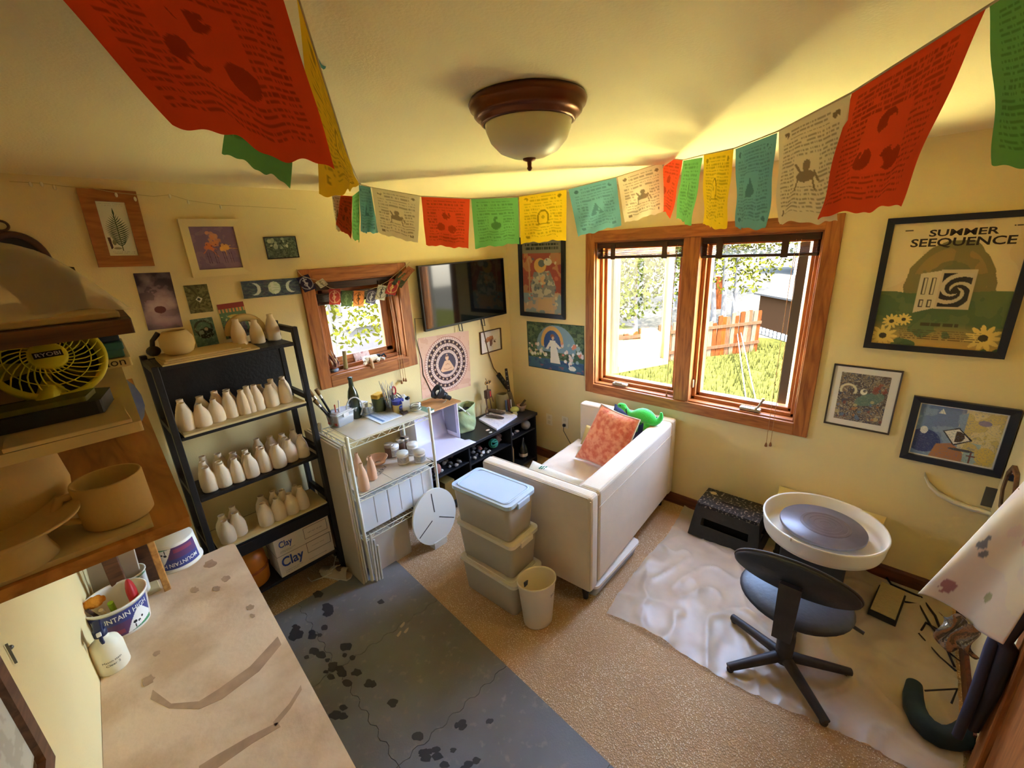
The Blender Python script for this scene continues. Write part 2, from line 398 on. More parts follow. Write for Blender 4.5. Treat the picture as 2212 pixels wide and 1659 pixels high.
def open_sash(win, p, q, z0, z1):
    """casement leaf standing open from hinge p to free edge q (plan points)"""
    p, q = Vector((*p, 0)), Vector((*q, 0)); d = (q-p); L = d.length; M = T(p.x, p.y, 0) @ rotz(math.atan2(d.y, d.x))
    t = .026; f = .062
    for a, b, c_, e in ((0, f, z0, z1), (L-f, L, z0, z1)):
        MB().span((a, -t, c_), (b, t*.1, e), 0, M).span((a, t*.1, c_), (b, t, e), 1, M).build('sash_stile', [TRIM, DARKALU], win, bev=.003)
    MB().span((-.006, -t, z0), (-.0005, t, z1), 0, M).build('edge_seal', DARKALU, win)
    for c_, e in ((z0, z0+f), (z1-f, z1)):
        MB().span((f, -t, c_), (L-f, t*.1, e), 0, M).span((f, t*.1, c_), (L-f, t, e), 1, M).build('sash_rail', [TRIM, DARKALU], win, bev=.003)
    MB().span((f, -.003, z0+f), (L-f, .003, z1-f), 0, M).build('glass_pane', PANE, win)
open_sash(w1, (3.27, 1.865), (3.84, 1.60), .93, 2.0)
open_sash(w1, (3.235, .525), (3.87, .46), .93, 2.0)
# fixed sash of the small window
a0, a1, b0, b1 = WB
MB().span((a0+.064, YB+.10, b0+.064), (a1-.064, YB+.106, b1-.064)).build('glass_pane', PANE, w2)
for aa, bb in ((a0+.064, a0+.1), (a1-.12, a1-.064)):
    MB().span((aa, YB+.09, b0+.064), (bb, YB+.13, b1-.064)).build('sash_stile', TRIM, w2, bev=.004)
for aa, bb in ((b0+.064, b0+.1), (b1-.1, b1-.064)):
    MB().span((a0+.064, YB+.09, aa), (a1-.064, YB+.13, bb)).build('sash_rail', TRIMX, w2, bev=.004)
def crank(win, y, z, lift):
    M = T(XR+.03, y, z)
    MB().box((0, 0, .012), (.045, .13, .024), 0, M).build('crank_housing', METALH, win, bev=.008)
    pts = [(-.01, .04, .02), (-.03, .02, .03), (-.034, -.03, .03)] if not lift else [(-.01, -.03, .02), (-.02, -.05, .04), (-.02, -.075, .10)]
    MB().tube([M @ Vector(p) for p in pts], .007, 8).ball(M @ Vector(pts[-1]), .011, 8, 6).build('crank_handle', METALH, win)
crank(w1, 1.67, .90, False); crank(w1, .68, .90, True)
def lock(y):
    MB().box((XR+.045, y, 1.02), (.02, .014, .06)).build('sash_lock', METALH, w1, bev=.003)
lock(1.083)

def blind(name, label, a0, a1, z1, slats, P, ax, tapes, cord, tilt=0.0, gr=None):
    """raised wooden blind: head rail, slats (a, depth .045), bottom rail, woven tapes, lift cord with tassels"""
    t = thing(name, label, 'blind', P((a0+a1)/2, .03, z1)); m = BLINDW if ax == 'Y' else BLINDX
    def b(n, u0, u1, d0, d1, v0, v1, mm=m, bev=.002): return MB().span(P(u0, d0, v0), P(u1, d1, v1)).build(n, mm, t, world=True, bev=bev)
    b('head_rail', a0, a1, .012, .055, z1-.045, z1)
    for z, dz in slats: b('slat', a0+.004, a1-.004, .008, .058, z, z+dz, bev=0)
    zb = min(z for z, _ in slats)
    b('bottom_rail', a0+.002, a1-.002, .006, .06, zb-.016, zb-.001)
    for q in tapes:
        b('tape', q-.019, q+.019, .0035, .0065, zb-.022, z1-.02, TAPE, 0)
    for q, zl in cord:
        MB().tube([P(q, -.004, z1-.04), P(q, -.026, z1-.3), P(q, -.03, zl)], .0016, 6).build('lift_cord', CORD, t, world=True)
        MB().lathe([(.002, .03), (.006, .02), (.009, .004), (.007, 0)], 10, M=T(*P(q, -.03, zl-.03))).build('tassel', mat('wood_tassel', S(150, 96, 52), .5), t, world=True)
    return t
blind('window_blind', 'dark brown wooden blind fully raised in the big window half nearer the room corner', 1.21, 1.885, 2.052,
      [(1.990, .004), (1.981, .004), (1.968, .004), (1.959, .004), (1.951, .004), (1.944, .004)], PR, 'Y', (1.34, 1.75), [(1.245, .93)])
blind('window_blind', 'dark brown wooden blind with light between its slats in the big window', .43, 1.085, 2.052,
      [(1.998-.0072*k, .0022) for k in range(10)], PR, 'Y', (.60, .97), [(.52, .73), (.545, .72)])
blind('window_blind', 'dark brown wooden blind gathered at the top of the small window', WB[0]+.02, WB[1]-.02, WB[3]-.016,
      [(1.815-.0075*k, .004) for k in range(8)], PB, 'X', (1.33, 1.70), [(1.745, 1.10), (1.765, 1.115), (1.785, 1.108)])

# ------------------------------------------------------------------ outdoors
ZG = -.8
def grass_mat():
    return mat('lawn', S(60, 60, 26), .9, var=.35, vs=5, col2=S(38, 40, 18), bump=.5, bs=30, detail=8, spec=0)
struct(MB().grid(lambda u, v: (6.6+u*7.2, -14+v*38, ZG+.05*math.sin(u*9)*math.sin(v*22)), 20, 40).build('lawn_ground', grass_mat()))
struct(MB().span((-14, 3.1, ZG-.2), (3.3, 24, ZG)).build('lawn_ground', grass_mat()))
struct(MB().span((3.2, -9, ZG-.2), (6.7, 14, ZG+.02)).build('bounce_ground', mat('pale_bounce_strip', S(228, 222, 150), .95, var=.2, vs=2, spec=0)))  # added pale strip, out of view, bounces sunlight up onto the ceiling
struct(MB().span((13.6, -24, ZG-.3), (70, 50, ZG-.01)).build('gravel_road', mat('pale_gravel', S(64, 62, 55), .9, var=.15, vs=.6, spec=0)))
rg = np.random.RandomState(5)
gv = MB()
for i in range(7000):
    x, y = 6.4+rg.rand()**.8*6.5, -1.5+rg.rand()*8; h = .05+rg.rand()*.1; a = rg.rand()*6.28; w_ = .008+rg.rand()*.01
    z = ZG-.01; gv.add([(x-w_*math.cos(a), y-w_*math.sin(a), z), (x+w_*math.cos(a), y+w_*math.sin(a), z), (x+(rg.rand()-.5)*.08, y+(rg.rand()-.5)*.08, z+h+.04)], [(0, 1, 2)])
go = gv.build('grass', grass_mat(), kind='stuff'); go['label'] = 'sunlit yellow green grass growing on the lawn outside the windows'; go['category'] = 'grass'
# weathered plank fence
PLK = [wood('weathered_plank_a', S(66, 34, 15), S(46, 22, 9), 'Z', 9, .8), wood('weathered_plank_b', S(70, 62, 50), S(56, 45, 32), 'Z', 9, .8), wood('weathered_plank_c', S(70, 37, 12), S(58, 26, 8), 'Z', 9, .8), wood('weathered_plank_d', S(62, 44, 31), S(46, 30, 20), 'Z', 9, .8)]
f2, f0 = FL(1634, 758, ZG), FL(1302, 802, ZG)
fn_ = thing('plank_fence', 'weathered orange and grey upright plank fence across the lawn', 'fence', f2)
dv = f0-f2; nP = 34; ang = math.atan2(dv.y, dv.x)
for i in range(nP):
    c = f2+dv*((i+.5)/nP); w_ = dv.length/nP*.93; hh = 1.0-.02*i*.3+rg.rand()*.10-(.12 if 9 < i < 14 else 0)
    M = T(c.x, c.y, ZG-.02) @ rotz(ang) @ Matrix.Rotation((rg.rand()-.5)*.05, 4, 'Y')
    MB().prism([(-w_/2, 0), (w_/2, 0), (w_/2, hh), (w_*.3, hh+.03*rg.rand()), (-w_*.4, hh+.02), (-w_/2, hh-.02)], -.012-.01*rg.rand(), .012, M=M @ Matrix.Rotation(PI/2, 4, 'X')).build('plank', PLK[rg.randint(4)], fn_, world=True)
for z in (ZG+.25, ZG+.75):
    MB().box((0, .03, 0), (dv.length, .04, .07), M=T(*((f2+f0)/2).xy, z) @ rotz(ang)).build('rail', PLK[3], fn_, world=True)
e0, e1 = FL(1510, 690, ZG-.4), FL(1556, 688, ZG-.4)
fb = thing('plank_fence', 'short reddish plank fence standing beyond the nearer fence', 'fence', e0)
dq = e1-e0; 
for i in range(9):
    c = e0+dq*((i+.5)/9); MB().box((0, 0, .75), (dq.length/9*.92, .02, 1.3+.06*rg.rand()), M=T(c.x, c.y, ZG-.1) @ rotz(math.atan2(dq.y, dq.x))).build('plank', PLK[0], fb, world=True)
# shed
sh0 = FL(1633, 716, ZG); sh1 = FL(1700, 738, ZG)
dvs = (sh1-sh0); Ls = dvs.length+1.4; M = T(sh0.x, sh0.y, ZG) @ rotz(math.atan2(dvs.y, dvs.x))
shd = thing('garden_shed', 'tan flat sided shed with a pale roof beyond the plank fence', 'shed', M=M)
zs = (EYE.z-ZG)
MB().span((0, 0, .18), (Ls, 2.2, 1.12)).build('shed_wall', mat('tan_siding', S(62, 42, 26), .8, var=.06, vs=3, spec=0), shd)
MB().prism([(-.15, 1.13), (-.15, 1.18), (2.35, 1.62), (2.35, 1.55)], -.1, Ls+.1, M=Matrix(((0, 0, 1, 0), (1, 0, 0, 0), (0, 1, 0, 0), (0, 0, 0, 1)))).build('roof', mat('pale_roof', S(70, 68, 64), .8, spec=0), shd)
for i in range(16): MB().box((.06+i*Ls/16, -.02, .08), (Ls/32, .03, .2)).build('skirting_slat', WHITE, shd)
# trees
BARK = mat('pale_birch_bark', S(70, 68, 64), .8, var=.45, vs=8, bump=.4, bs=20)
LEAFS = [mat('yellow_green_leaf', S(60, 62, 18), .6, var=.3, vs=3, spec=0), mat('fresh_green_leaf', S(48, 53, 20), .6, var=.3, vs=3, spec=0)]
def tree(x, y, h, cr, cz, n, label, lean=(0, 0), leaf=.11, k=0, trunks=((0, 0),), gr='trees beyond the fence'):
    t = thing('birch_tree', label, 'tree', (x, y, ZG), group=gr)
    for dx, dy in trunks:
        top = (dx*2.2+lean[0], dy*2.2+lean[1], h)
        mb = MB().tube([(dx, dy, -.1), (dx*1.3+lean[0]*.3, dy*1.3+lean[1]*.3, h*.4), top], [.09, .07, .02], 8)
        for b in range(6):
            z = h*(.35+.09*b); a = b*2.4+dx; p = Vector((dx*1.5+lean[0]*.5, dy*1.5+lean[1]*.5, z))
            mb.tube([p, p+Vector((math.cos(a)*cr*.8, math.sin(a)*cr*.8, cr*.5))], [.03, .008], 5)
        mb.build('trunk', BARK, t)
    lf = MB()
    leaf *= .62
    for i in range(int(n*2.6)):
        d = Vector(rg.normal(size=3)); d.normalize(); r = cr*(.25+.8*rg.rand()**.6); p = Vector((d.x*r, d.y*r, cz+d.z*r*1.25))
        a = Vector(rg.normal(size=3)).normalized()*leaf*(.6+.7*rg.rand()); b = a.cross(Vector(rg.normal(size=3))).normalized()*leaf*.55
        lf.add([p-a, p+b, p+a, p-b], [(0, 1, 2, 3)], 0)
    lf.build('foliage', LEAFS[k], t, kind='stuff')
tA = FL(1572, 700, ZG); tB = FL(1372, 722, ZG); tC = FL(1452, 670, ZG)
tree(tA.x, tA.y, 5.2, 1.9, 3.4, 1500, 'young birch with thin forked trunks right behind the plank fence', (.2, .3), .12, 0, ((-.15, .1), (.2, -.1), (0, .45)))
tree(tB.x, tB.y, 5.5, 2.1, 3.3, 2100, 'leafy birch seen through the opened glass sash', (0, .1), .12, 1)
tree(tC.x, tC.y, 6.0, 2.3, 4.2, 1300, 'birch with a broad pale trunk behind the middle bar of the big window', (.2, 0), .13, 0)
tree(20.5, 7.4, 7.5, 3.2, 5.2, 1900, 'tall yellow green tree across the gravel road', (.4, .2), .18, 0)
tree(24.0, 3.9, 7.0, 2.6, 5.6, 1400, 'roadside tree beside the far cabin', (0, 0), .18, 0)
tree(9.3, 6.0, 4.6, 1.5, 2.2, 1300, 'bushy green tree at the house side end of the plank fence', (0, 0), .11, 1)
# cabin far up the road
ca = FL(1690, 600, ZG); M = T(ca.x+4, ca.y-1.2, ZG) @ rotz(.2)
cb = thing('log_cabin', 'orange log cabin with a white porch post far across the road', 'house', M=M)
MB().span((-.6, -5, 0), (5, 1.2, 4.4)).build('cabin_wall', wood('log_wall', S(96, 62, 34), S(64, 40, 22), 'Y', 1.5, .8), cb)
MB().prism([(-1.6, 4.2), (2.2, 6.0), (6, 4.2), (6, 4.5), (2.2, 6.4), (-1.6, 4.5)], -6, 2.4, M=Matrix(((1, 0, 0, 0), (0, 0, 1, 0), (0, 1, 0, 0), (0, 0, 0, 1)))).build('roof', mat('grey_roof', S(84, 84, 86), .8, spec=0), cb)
MB().span((-1.5, .7, 0), (-1.1, 1.3, 4.3)).build('porch_post', WHITE, cb)
MB().span((-.66, -2.4, 1.4), (-.55, -.9, 3.0)).build('window_frame', WHITE, cb)
# guy ropes
for i, (a, b) in enumerate((((1574, 690), (1612, 868)), ((1578, 690), (1634, 872)))):
    q = FL(*b, ZG); MB_ = MB().tube([(tA.x-.1, tA.y-.05, ZG+1.1), tuple(q)], .012, 5)
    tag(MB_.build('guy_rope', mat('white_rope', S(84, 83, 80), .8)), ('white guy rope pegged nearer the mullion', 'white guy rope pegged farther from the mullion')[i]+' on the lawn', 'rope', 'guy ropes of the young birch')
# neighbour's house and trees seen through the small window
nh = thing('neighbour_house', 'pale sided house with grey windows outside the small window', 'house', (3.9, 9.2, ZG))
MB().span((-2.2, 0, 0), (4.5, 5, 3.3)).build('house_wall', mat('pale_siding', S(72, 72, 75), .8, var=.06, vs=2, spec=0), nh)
MB().prism([(-.5, 3.2), (2.5, 4.8), (5.5, 3.2), (5.5, 3.4), (2.5, 5.05), (-.5, 3.4)], -2.6, 5, M=Matrix(((0, 0, 1, 0), (1, 0, 0, 0), (0, 1, 0, 0), (0, 0, 0, 1)))).build('roof', mat('grey_roof', S(84, 84, 86), .8, spec=0), nh)
for k, (x0, z0) in enumerate(((-1.5, 1.1), (.5, 1.3), (2.3, 1.2))):
    wfm = MB().span((x0, -.06, z0), (x0+1.1, .02, z0+1.2)).build('house_window', WHITE, nh)
    MB().span((x0+.1, -.075, z0+.1), (x0+1.0, -.055, z0+1.1)).build('pane', mat('grey_window_glass', S(120, 128, 136), .15), wfm)
MB().span((-2.4, -.8, .55), (4.6, 0, .7)).build('deck', PLK[1], nh)
tree(2.9, 6.6, 4.2, 1.2, 2.9, 900, 'yellow leafed tree outside the small window nearer the shelf of bottles', (0, 0), .09, 0, gr='trees outside the small window')
tree(4.9, 7.2, 4.4, 1.3, 2.6, 1100, 'yellow leafed tree outside the small window nearer the television', (0, 0), .09, 0, gr='trees outside the small window')

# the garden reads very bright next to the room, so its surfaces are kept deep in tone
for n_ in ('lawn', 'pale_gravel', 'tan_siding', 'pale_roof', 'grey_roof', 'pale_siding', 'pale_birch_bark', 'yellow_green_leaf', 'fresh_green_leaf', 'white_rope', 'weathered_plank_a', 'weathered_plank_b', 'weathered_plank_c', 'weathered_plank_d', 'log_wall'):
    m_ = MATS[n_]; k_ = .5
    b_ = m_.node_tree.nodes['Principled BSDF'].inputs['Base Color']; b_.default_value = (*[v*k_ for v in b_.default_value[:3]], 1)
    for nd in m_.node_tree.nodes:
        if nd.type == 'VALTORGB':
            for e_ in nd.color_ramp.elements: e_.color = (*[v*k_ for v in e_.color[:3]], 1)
# ------------------------------------------------------------------ work table by the side wall
DIR = Vector((TL, 1, 0)).normalized(); PER = Vector((DIR.y, -DIR.x, 0)); ATL = math.atan2(DIR.y, DIR.x)-PI/2
def along(x0, y): return x0+TL*y
ZT = .75
CANVAS = mat('clay_stained_canvas', S(230, 206, 178), .85, var=.3, vs=5, col2=S(206, 176, 144), bump=.1, bs=60, detail=9, thresh=(.36, .56), spec=.15)
tb = thing('work_table', 'long table with a clay stained cream top along the pale wall', 'table', (along(-.0575, 1.2), 1.2, 0), ATL)
tw, tl = .492, 2.09
pl = []
for (sx, sy, a0) in ((1, 1, 0), (-1, 1, PI/2), (-1, -1, PI), (1, -1, 1.5*PI)):
    for k in range(6): a = a0+k*PI/10; pl.append((sx*(tw/2-.03)+.03*math.cos(a), sy*(tl/2-.03)+.03*math.sin(a)))
MB().prism(pl, ZT-.035, ZT, sm=True).build('tabletop', CANVAS, tb, bev=.008)
MB().prism([(p[0]*.97, p[1]*.99) for p in pl], ZT-.06, ZT-.036).build('apron', mat('grey_table_rim', S(150, 140, 128), .6), tb)
LEGM = mat('grey_steel', S(120, 118, 116), .4, .7)
for sx in (-1, 1):
    for sy in (-1, 1):
        MB().tube([(sx*(tw/2-.05), sy*(tl/2-.12), ZT-.06), (sx*(tw/2-.045), sy*(tl/2-.10), 0)], .014).build('leg', LEGM, tb)
# damp smears left on the canvas
SMEAR = mat('damp_clay_smear', S(190, 158, 128), .7, var=.25, vs=20)
def flatpatch(name, pts, z, m, parent): return MB().prism([(p[0], p[1]) for p in pts], z, z+.0006).build(name, m, parent, world=True)
def px_poly(pxs, z): return [FL(*p, z) for p in pxs]
def blob(cx_, cy_, rx, ry, rot, seed, z, n=16):
    r_ = np.random.RandomState(seed); out = []
    for i in range(n):
        a = 2*PI*i/n; k = .75+.45*r_.rand(); x, y = rx*k*math.cos(a), ry*k*math.sin(a)
        out.append(FL(cx_+x*math.cos(rot)-y*math.sin(rot), cy_+x*math.sin(rot)+y*math.cos(rot), z))
    return out
for i, (a, b, rx, ry, ro) in enumerate(((455, 1218, 14, 8, -.3), (420, 1275, 10, 7, -.2), (468, 1272, 9, 6, -.2), (487, 1250, 11, 6, -.3), (540, 1312, 9, 5, -.3), (320, 1470, 16, 9, -.6), (338, 1412, 9, 5, -.5), (545, 1330, 6, 4, 0))):
    flatpatch('damp_spot', blob(a, b, rx, ry, ro, i, ZT), ZT+.0004*(i % 3+1)-.0004, SMEAR, tb)
for pts in ([(330, 1490), (370, 1520), (430, 1515), (470, 1490), (540, 1440), (600, 1375), (608, 1392), (560, 1450), (480, 1510), (430, 1532), (365, 1530), (325, 1510)],
            [(430, 1655), (470, 1630), (540, 1590), (600, 1560), (606, 1570), (545, 1606), (470, 1659), (430, 1675)],
            [(590, 1560), (625, 1520), (650, 1480), (652, 1490), (628, 1530), (595, 1570)]):
    flatpatch('damp_smear', px_poly(pts, ZT), ZT, SMEAR, tb)

# ------------------------------------------------------------------ open shelf standing at the back of the table
PLY = wood('plywood', S(196, 142, 74), S(150, 98, 46), 'Y', 6, .6)
CREAM = mat('cream_ware_board', S(214, 196, 152), .8, var=.08, vs=8, spec=.1)
DARKB = wood('dark_stained_board', S(112, 72, 44), S(66, 42, 28), 'X', 8, .6)
su = thing('plywood_shelf', 'plywood shelf rack standing on the work table against the pale wall', 'shelf', (along(-.13, 1.4), 1.4, ZT), ATL)
def unit(name, y0, y1, z0, z1, m, xr0=.022, xl_=-.285, bev=.003):
    vs = [(along(xl_, y0), y0), (along(xr0, y0), y0), (along(xr0, y1), y1), (along(xl_, y1), y1)]
    return MB().prism(vs, z0, z1).build(name, m, su, world=True, bev=bev)
unit('shelf_board', .825, 2.12, 1.632, 1.65, PLY); unit('shelf_board', .83, 1.5, 1.812, 1.828, CREAM, .003)
unit('shelf_board', .80, 1.6, 1.962, 1.982, DARKB, .028)
unit('upright', 2.09, 2.12, ZT, 1.632, PLY, -.075, -.098); unit('upright', 2.09, 2.12, ZT, 1.632, DARKB, -.19, -.235); unit('upright', 2.09, 2.12, 1.65, 1.99, PLY, -.235)
unit('back_cleat', .84, 2.1, 1.60, 1.632, PLY, -.27, -.298); unit('back_panel', .84, 2.09, 1.65, 1.962, PLY, -.288, -.298)
unit('shelf_board', 1.12, 1.45, 1.865, 1.882, CREAM, .020)
lt = MB(); put_text(lt, 'e aon', .05, .010, lambda x, y: (.055+x, 1.1193, 1.8735+y)); lt.build('lettering', mat('black_ink', S(40, 34, 30), .7), su, world=True)
BLUEBOX = mat('navy_box_card', S(44, 62, 96), .6, var=.1, vs=20); TEALBOX = mat('teal_box_card', S(60, 120, 128), .6, var=.1, vs=20)
for nm, z0, z1, m, lb in (('boxed_set', 1.8825, 1.914, TEALBOX, 'teal flat box lying under a navy box on the plywood rack'), ('boxed_set', 1.9145, 1.948, BLUEBOX, 'navy blue flat box on top of a teal box on the plywood rack')):
    t = thing(nm, lb, 'box', (.008, 1.28, z0)); MB().span((-.16, -.155, .001), (.075, .16, z1-z0-.004)).build('box_base', m, t, bev=.002)
    MB().span((-.162, -.157, (z1-z0)*.5), (.077, .162, z1-z0)).build('lid', m, t, bev=.002)
# clutter behind the fan
t = tag(MB().ball((0, 0, .07), (.055, .07, .075), 14, 9, fn=lambda d: 1+.12*math.sin(5*d[0]+7*d[1])).build('wrapped_bundle', mat('grey_blue_wrap', S(110, 110, 116), .6, var=.5, vs=18, col2=S(60, 76, 120))), 'grey and blue plastic wrapped bundle beside the yellow fan', 'bundle')
t.location = (.055, 1.45, 1.652)
YEL = mat('fan_yellow_green', S(228, 222, 56), .45); FBLK = mat('fan_dark_grey', S(48, 48, 44), .55)
FC = EYE+ray(104, 775)*.70
nrm = Vector((.10, -.86, .50)).normalized(); xa = Vector((1, .13, 0)).normalized(); ya = nrm.cross(xa).normalized(); xa = ya.cross(nrm)
FM = Matrix(((xa.x, ya.x, nrm.x, FC.x), (xa.y, ya.y, nrm.y, FC.y), (xa.z, ya.z, nrm.z, FC.z), (0, 0, 0, 1)))
fan = thing('desk_fan', 'small yellow green fan with a spiral grille on the plywood rack', 'fan', (FC.x, .98, 1.828))
R_ = .068
MB().lathe([(.02, -.062), (.05, -.055), (R_*.98, -.028), (R_+.004, -.004), (R_+.004, .004), (R_-.004, .006), (R_-.007, -.004), (R_*.9, -.03), (.04, -.052), (.0, -.054)], 40, M=FM, cap=False).build('housing', YEL, fan, world=True)
for i in range(30):
    p = [(r*math.cos(2*PI*i/30+(r-.02)*14), r*math.sin(2*PI*i/30+(r-.02)*14), .004+.010*(1-(r/R_)**2)) for r in (.022, .032, .043, .054, .064, R_-.001)]
    MB().tube([FM @ Vector(q) for q in p], .0011, 5).build('grille_rib', YEL, fan, world=True)
for r in (.030, .050): MB().tube([FM @ Vector((r*math.cos(a*PI/18), r*math.sin(a*PI/18), .0045+.010*(1-(r/R_)**2))) for a in range(36)], .0009, 5, closed=True).build('grille_ring', YEL, fan, world=True)
hb = MB().lathe([(.0235, .006), (.0235, .014), (.020, .017), (0, .018)], 24, M=FM).build('hub', YEL, fan, world=True)
MB().box((0, 0, .0183), (.034, .0105, .0008), 0, FM).build('badge', FBLK, hb, world=True)
lt = MB(); put_text(lt, 'RYOBI', .029, .0065, lambda x, y: FM @ Vector((x, y, .0190)), 0, .01); lt.build('lettering', WHITE, hb, world=True)
for i in range(5):
    a = 2*PI*i/5; MB().grid(lambda u, v: FM @ Vector(((.012+.052*u)*math.cos(a+(v-.5)*.8), (.012+.052*u)*math.sin(a+(v-.5)*.8), -.024+(v-.5)*.016)), 4, 4).build('blade', FBLK, fan, world=True, solid=.001)
zb = 1.829
MB().tube([(FC.x-.02, .985, zb+.02), (FC.x-.01, 1.0, zb+.04), FM @ Vector((0, -.045, -.05))], [.014, .014, .012], 10).build('neck', YEL, fan, world=True)
MB().prism([(-.09, -.055), (.05, -.055), (.07, .03), (.04, .06), (-.08, .06), (-.1, .02)], 0, .022, M=T(FC.x-.01, .985, zb)).build('base', FBLK, fan, world=True, bev=.006)
MB().prism([(-.085, -.045), (.035, -.045), (.05, .01), (-.085, .01)], .022, .03, M=T(FC.x-.01, .985, zb)).build('clamp_jaw', mat('fan_olive', S(112, 112, 30), .5), fan, world=True, bev=.003)
tag(MB().box((-.02, .862, 1.8285+.0035), (.13, .066, .006), 0).build('ware_board', CREAM, bev=.001), 'cream board with a torn end lying before the yellow fan', 'board')
# raw pots on the plywood board
GREEN = mat('raw_stoneware', S(206, 178, 122), .9, var=.08, vs=10, bump=.1, bs=70, spec=.05)
bt = tag(MB().prism([(-.25, .832), (.028, .836), (.034, 1.02), (-.2, 1.05)], 1.6505, 1.659).build('ware_board', CREAM, bev=.002), 'pale square board under the raw clay mug', 'board')
mg = thing('clay_mug', 'raw clay mug with a handle on a pale board', 'mug', (-.004, .90, 1.6595))
MB().lathe([(.0, 0), (.041, 0), (.0445, .004), (.0445, .072), (.0435, .075), (.0405, .074), (.0405, .01), (0, .008)], 36).build('body', GREEN, mg)
MB().tube([(-.0435, -.005, .062), (-.056, -.01, .064), (-.064, -.013, .05), (-.060, -.013, .028), (-.0435, -.005, .018)], [.006, .006, .006, .0055, .005], 8).build('handle', GREEN, mg)
pp = FL(60, 1100, 1.66); pp.y = .98; pp.x = -.135
tag(MB().lathe([(0, 0), (.06, 0), (.075, .02), (.082, .06), (.078, .1), (.066, .125), (.062, .128), (.058, .124), (.07, .098), (.073, .06), (.06, .02), (0, .012)], 40, M=T(pp.x, pp.y, 1.6595) @ Matrix.Scale(1.12, 4)).build('clay_pot', GREEN), 'large round raw clay pot behind the mug on the plywood rack', 'pot')
tag(MB().lathe([(0, 0), (.042, 0), (.036, .02), (.034, .035), (.06, .048), (.078, .056), (.079, .06), (.07, .057), (.03, .045), (0, .042)], 40, M=T(-.118, .866, 1.6595)).build('clay_dish', GREEN), 'raw clay footed dish in front of the large round pot', 'dish')
# plastic wrapped greenware on the top board
tag(MB().span((-.2, .83, 1.9825), (.07, 1.05, 1.992)).build('ware_board', CREAM, bev=.002), 'cream board on the top of the plywood rack', 'board')
DCLAY = mat('damp_dark_clay', S(92, 78, 58), .8, var=.15, vs=12)
tag(MB().prism([(-.012, 0), (.047, 0), (.047, .038), (.045, .062), (.017, .066), (-.035, .05)], 0, .1, M=T(.0, 1.03, 1.993) @ Matrix.Rotation(PI/2, 4, 'X')).build('clay_slab_form', DCLAY, bev=.006), 'dark damp clay form under clear plastic on the rack top', 'clay form')
FILM = mat('clear_plastic_film', S(250, 244, 228), .3, alpha=.3, spec=.6)
def film(u, v):
    a = (u-.5)*2; x = -.07+a*.155; k = max(0, 1-abs(a)**2.6); y = .815+v*.26; b = (v-.5)*2
    z = 1.9935+.098*k*max(0, 1-abs(b)**5)**.6+.004*math.sin(17*u+5*v)+.003*math.sin(31*v+9*u); return (x, y, max(z, 1.9935))
tag(MB().grid(film, 34, 26).build('plastic_sheet', FILM), 'clear crumpled plastic draped over dark clay on the rack top', 'plastic sheet')

# ------------------------------------------------------------------ tubs and bottle on the table
TUBW = mat('white_tub', S(238, 234, 224), .4); INK = mat('white_ink', S(240, 240, 240), .6)
def tub_label(asp):
    c = Cv(150, 64, S(44, 52, 130), asp); c.fill(c.rect(0, .45, .62, 1), S(84, 44, 100)); c.fill(c.rect(.1, .72, .5, .9), S(150, 40, 70), .7)
    c.fill(c.poly([(.52, 1), (.62, .6), (.70, .35), (.76, .22), (.84, .3), (.93, .55), (1, .7), (1, 1)]), S(240, 240, 238))
    c.fill(c.poly([(.55, 1), (.75, .93), (1, .84), (1, 1)]), S(50, 140, 80))
    for (a, b, r, q, col) in ((.70, .72, .16, .11, (245, 245, 245)), (.80, .68, .08, .08, (245, 245, 245)), (.67, .70, .07, .06, (24, 24, 28)), (.74, .75, .05, .05, (24, 24, 28)), (.80, .66, .04, .05, (24, 24, 28)), (.665, .86, .02, .1, (40, 40, 40)), (.745, .86, .02, .1, (240, 240, 240))):
        c.fill(c.ell(a, b, r, q), S(*col))
    return c
def tub(name, label, loc, face, h, r0, r1, flip, lid=False):
    t = thing(name, label, 'tub', loc); z = lambda k: h*k; F = T(0, 0, h) @ Matrix.Rotation(PI, 4, 'X') if flip else Matrix()
    a0 = -face if flip else face
    MB().lathe([(0, 0), (r0*.94, 0), (r0, .004), (r1, h*.93), (r1+.004, h*.93), (r1+.005, h), (r1, h), (r1-.002, h*.92), (r0-.003, .008), (0, .006)], 44, M=F).build('body', TUBW, t)
    rr = lambda k: r0+(r1-r0)*k+.0012
    span = 2.3; c = tub_label(span*r1/(h*.75))
    fn = lambda u, v: F @ Vector((rr(.9-.8*v)*math.cos(a0+(u-.5)*span), rr(.9-.8*v)*math.sin(a0+(u-.5)*span), h*(.88-.78*v)))
    print_grid(c, fn).build('label', GLOSSY, t)
    lt = MB(); put_text(lt, 'MOUNTAIN HIGH', span*r1*.86, h*.15, lambda x, y: F @ Vector(((rr(.75)+.0012)*math.cos(a0+x/r1), (rr(.75)+.0012)*math.sin(a0+x/r1), h*.72+y+h*.02*math.sin(x*20))), 0, .012)
    lt.build('lettering', INK, t); return t
def face_to(p): return math.atan2(EYE.y-p[1], EYE.x-p[0])
p = FL(262, 1335, ZT); p.x = -.105; p.y = 2.0
t1 = tub('yogurt_tub', 'open blue and white tub full of tools on the table end', (p.x, p.y, ZT), face_to(p)-.05, .135, .078, .092, False)
q = FL(394, 1208, ZT)
tub('yogurt_tub', 'upturned blue and white tub with a cow print at the table end', (q.x-.01, q.y, ZT), face_to(q)-.15, .13, .078, .086, True)
q = FL(312, 1240, ZT); q.y = 2.17; q.x = -.05
tr = tag(MB().span((-.055, -.055, .0005), (.075, .065, .006)).build('small_tray', CREAM, bev=.002), 'thin pale board under the tub with two coloured ovals', 'board'); tr.location = (q.x, q.y, ZT)
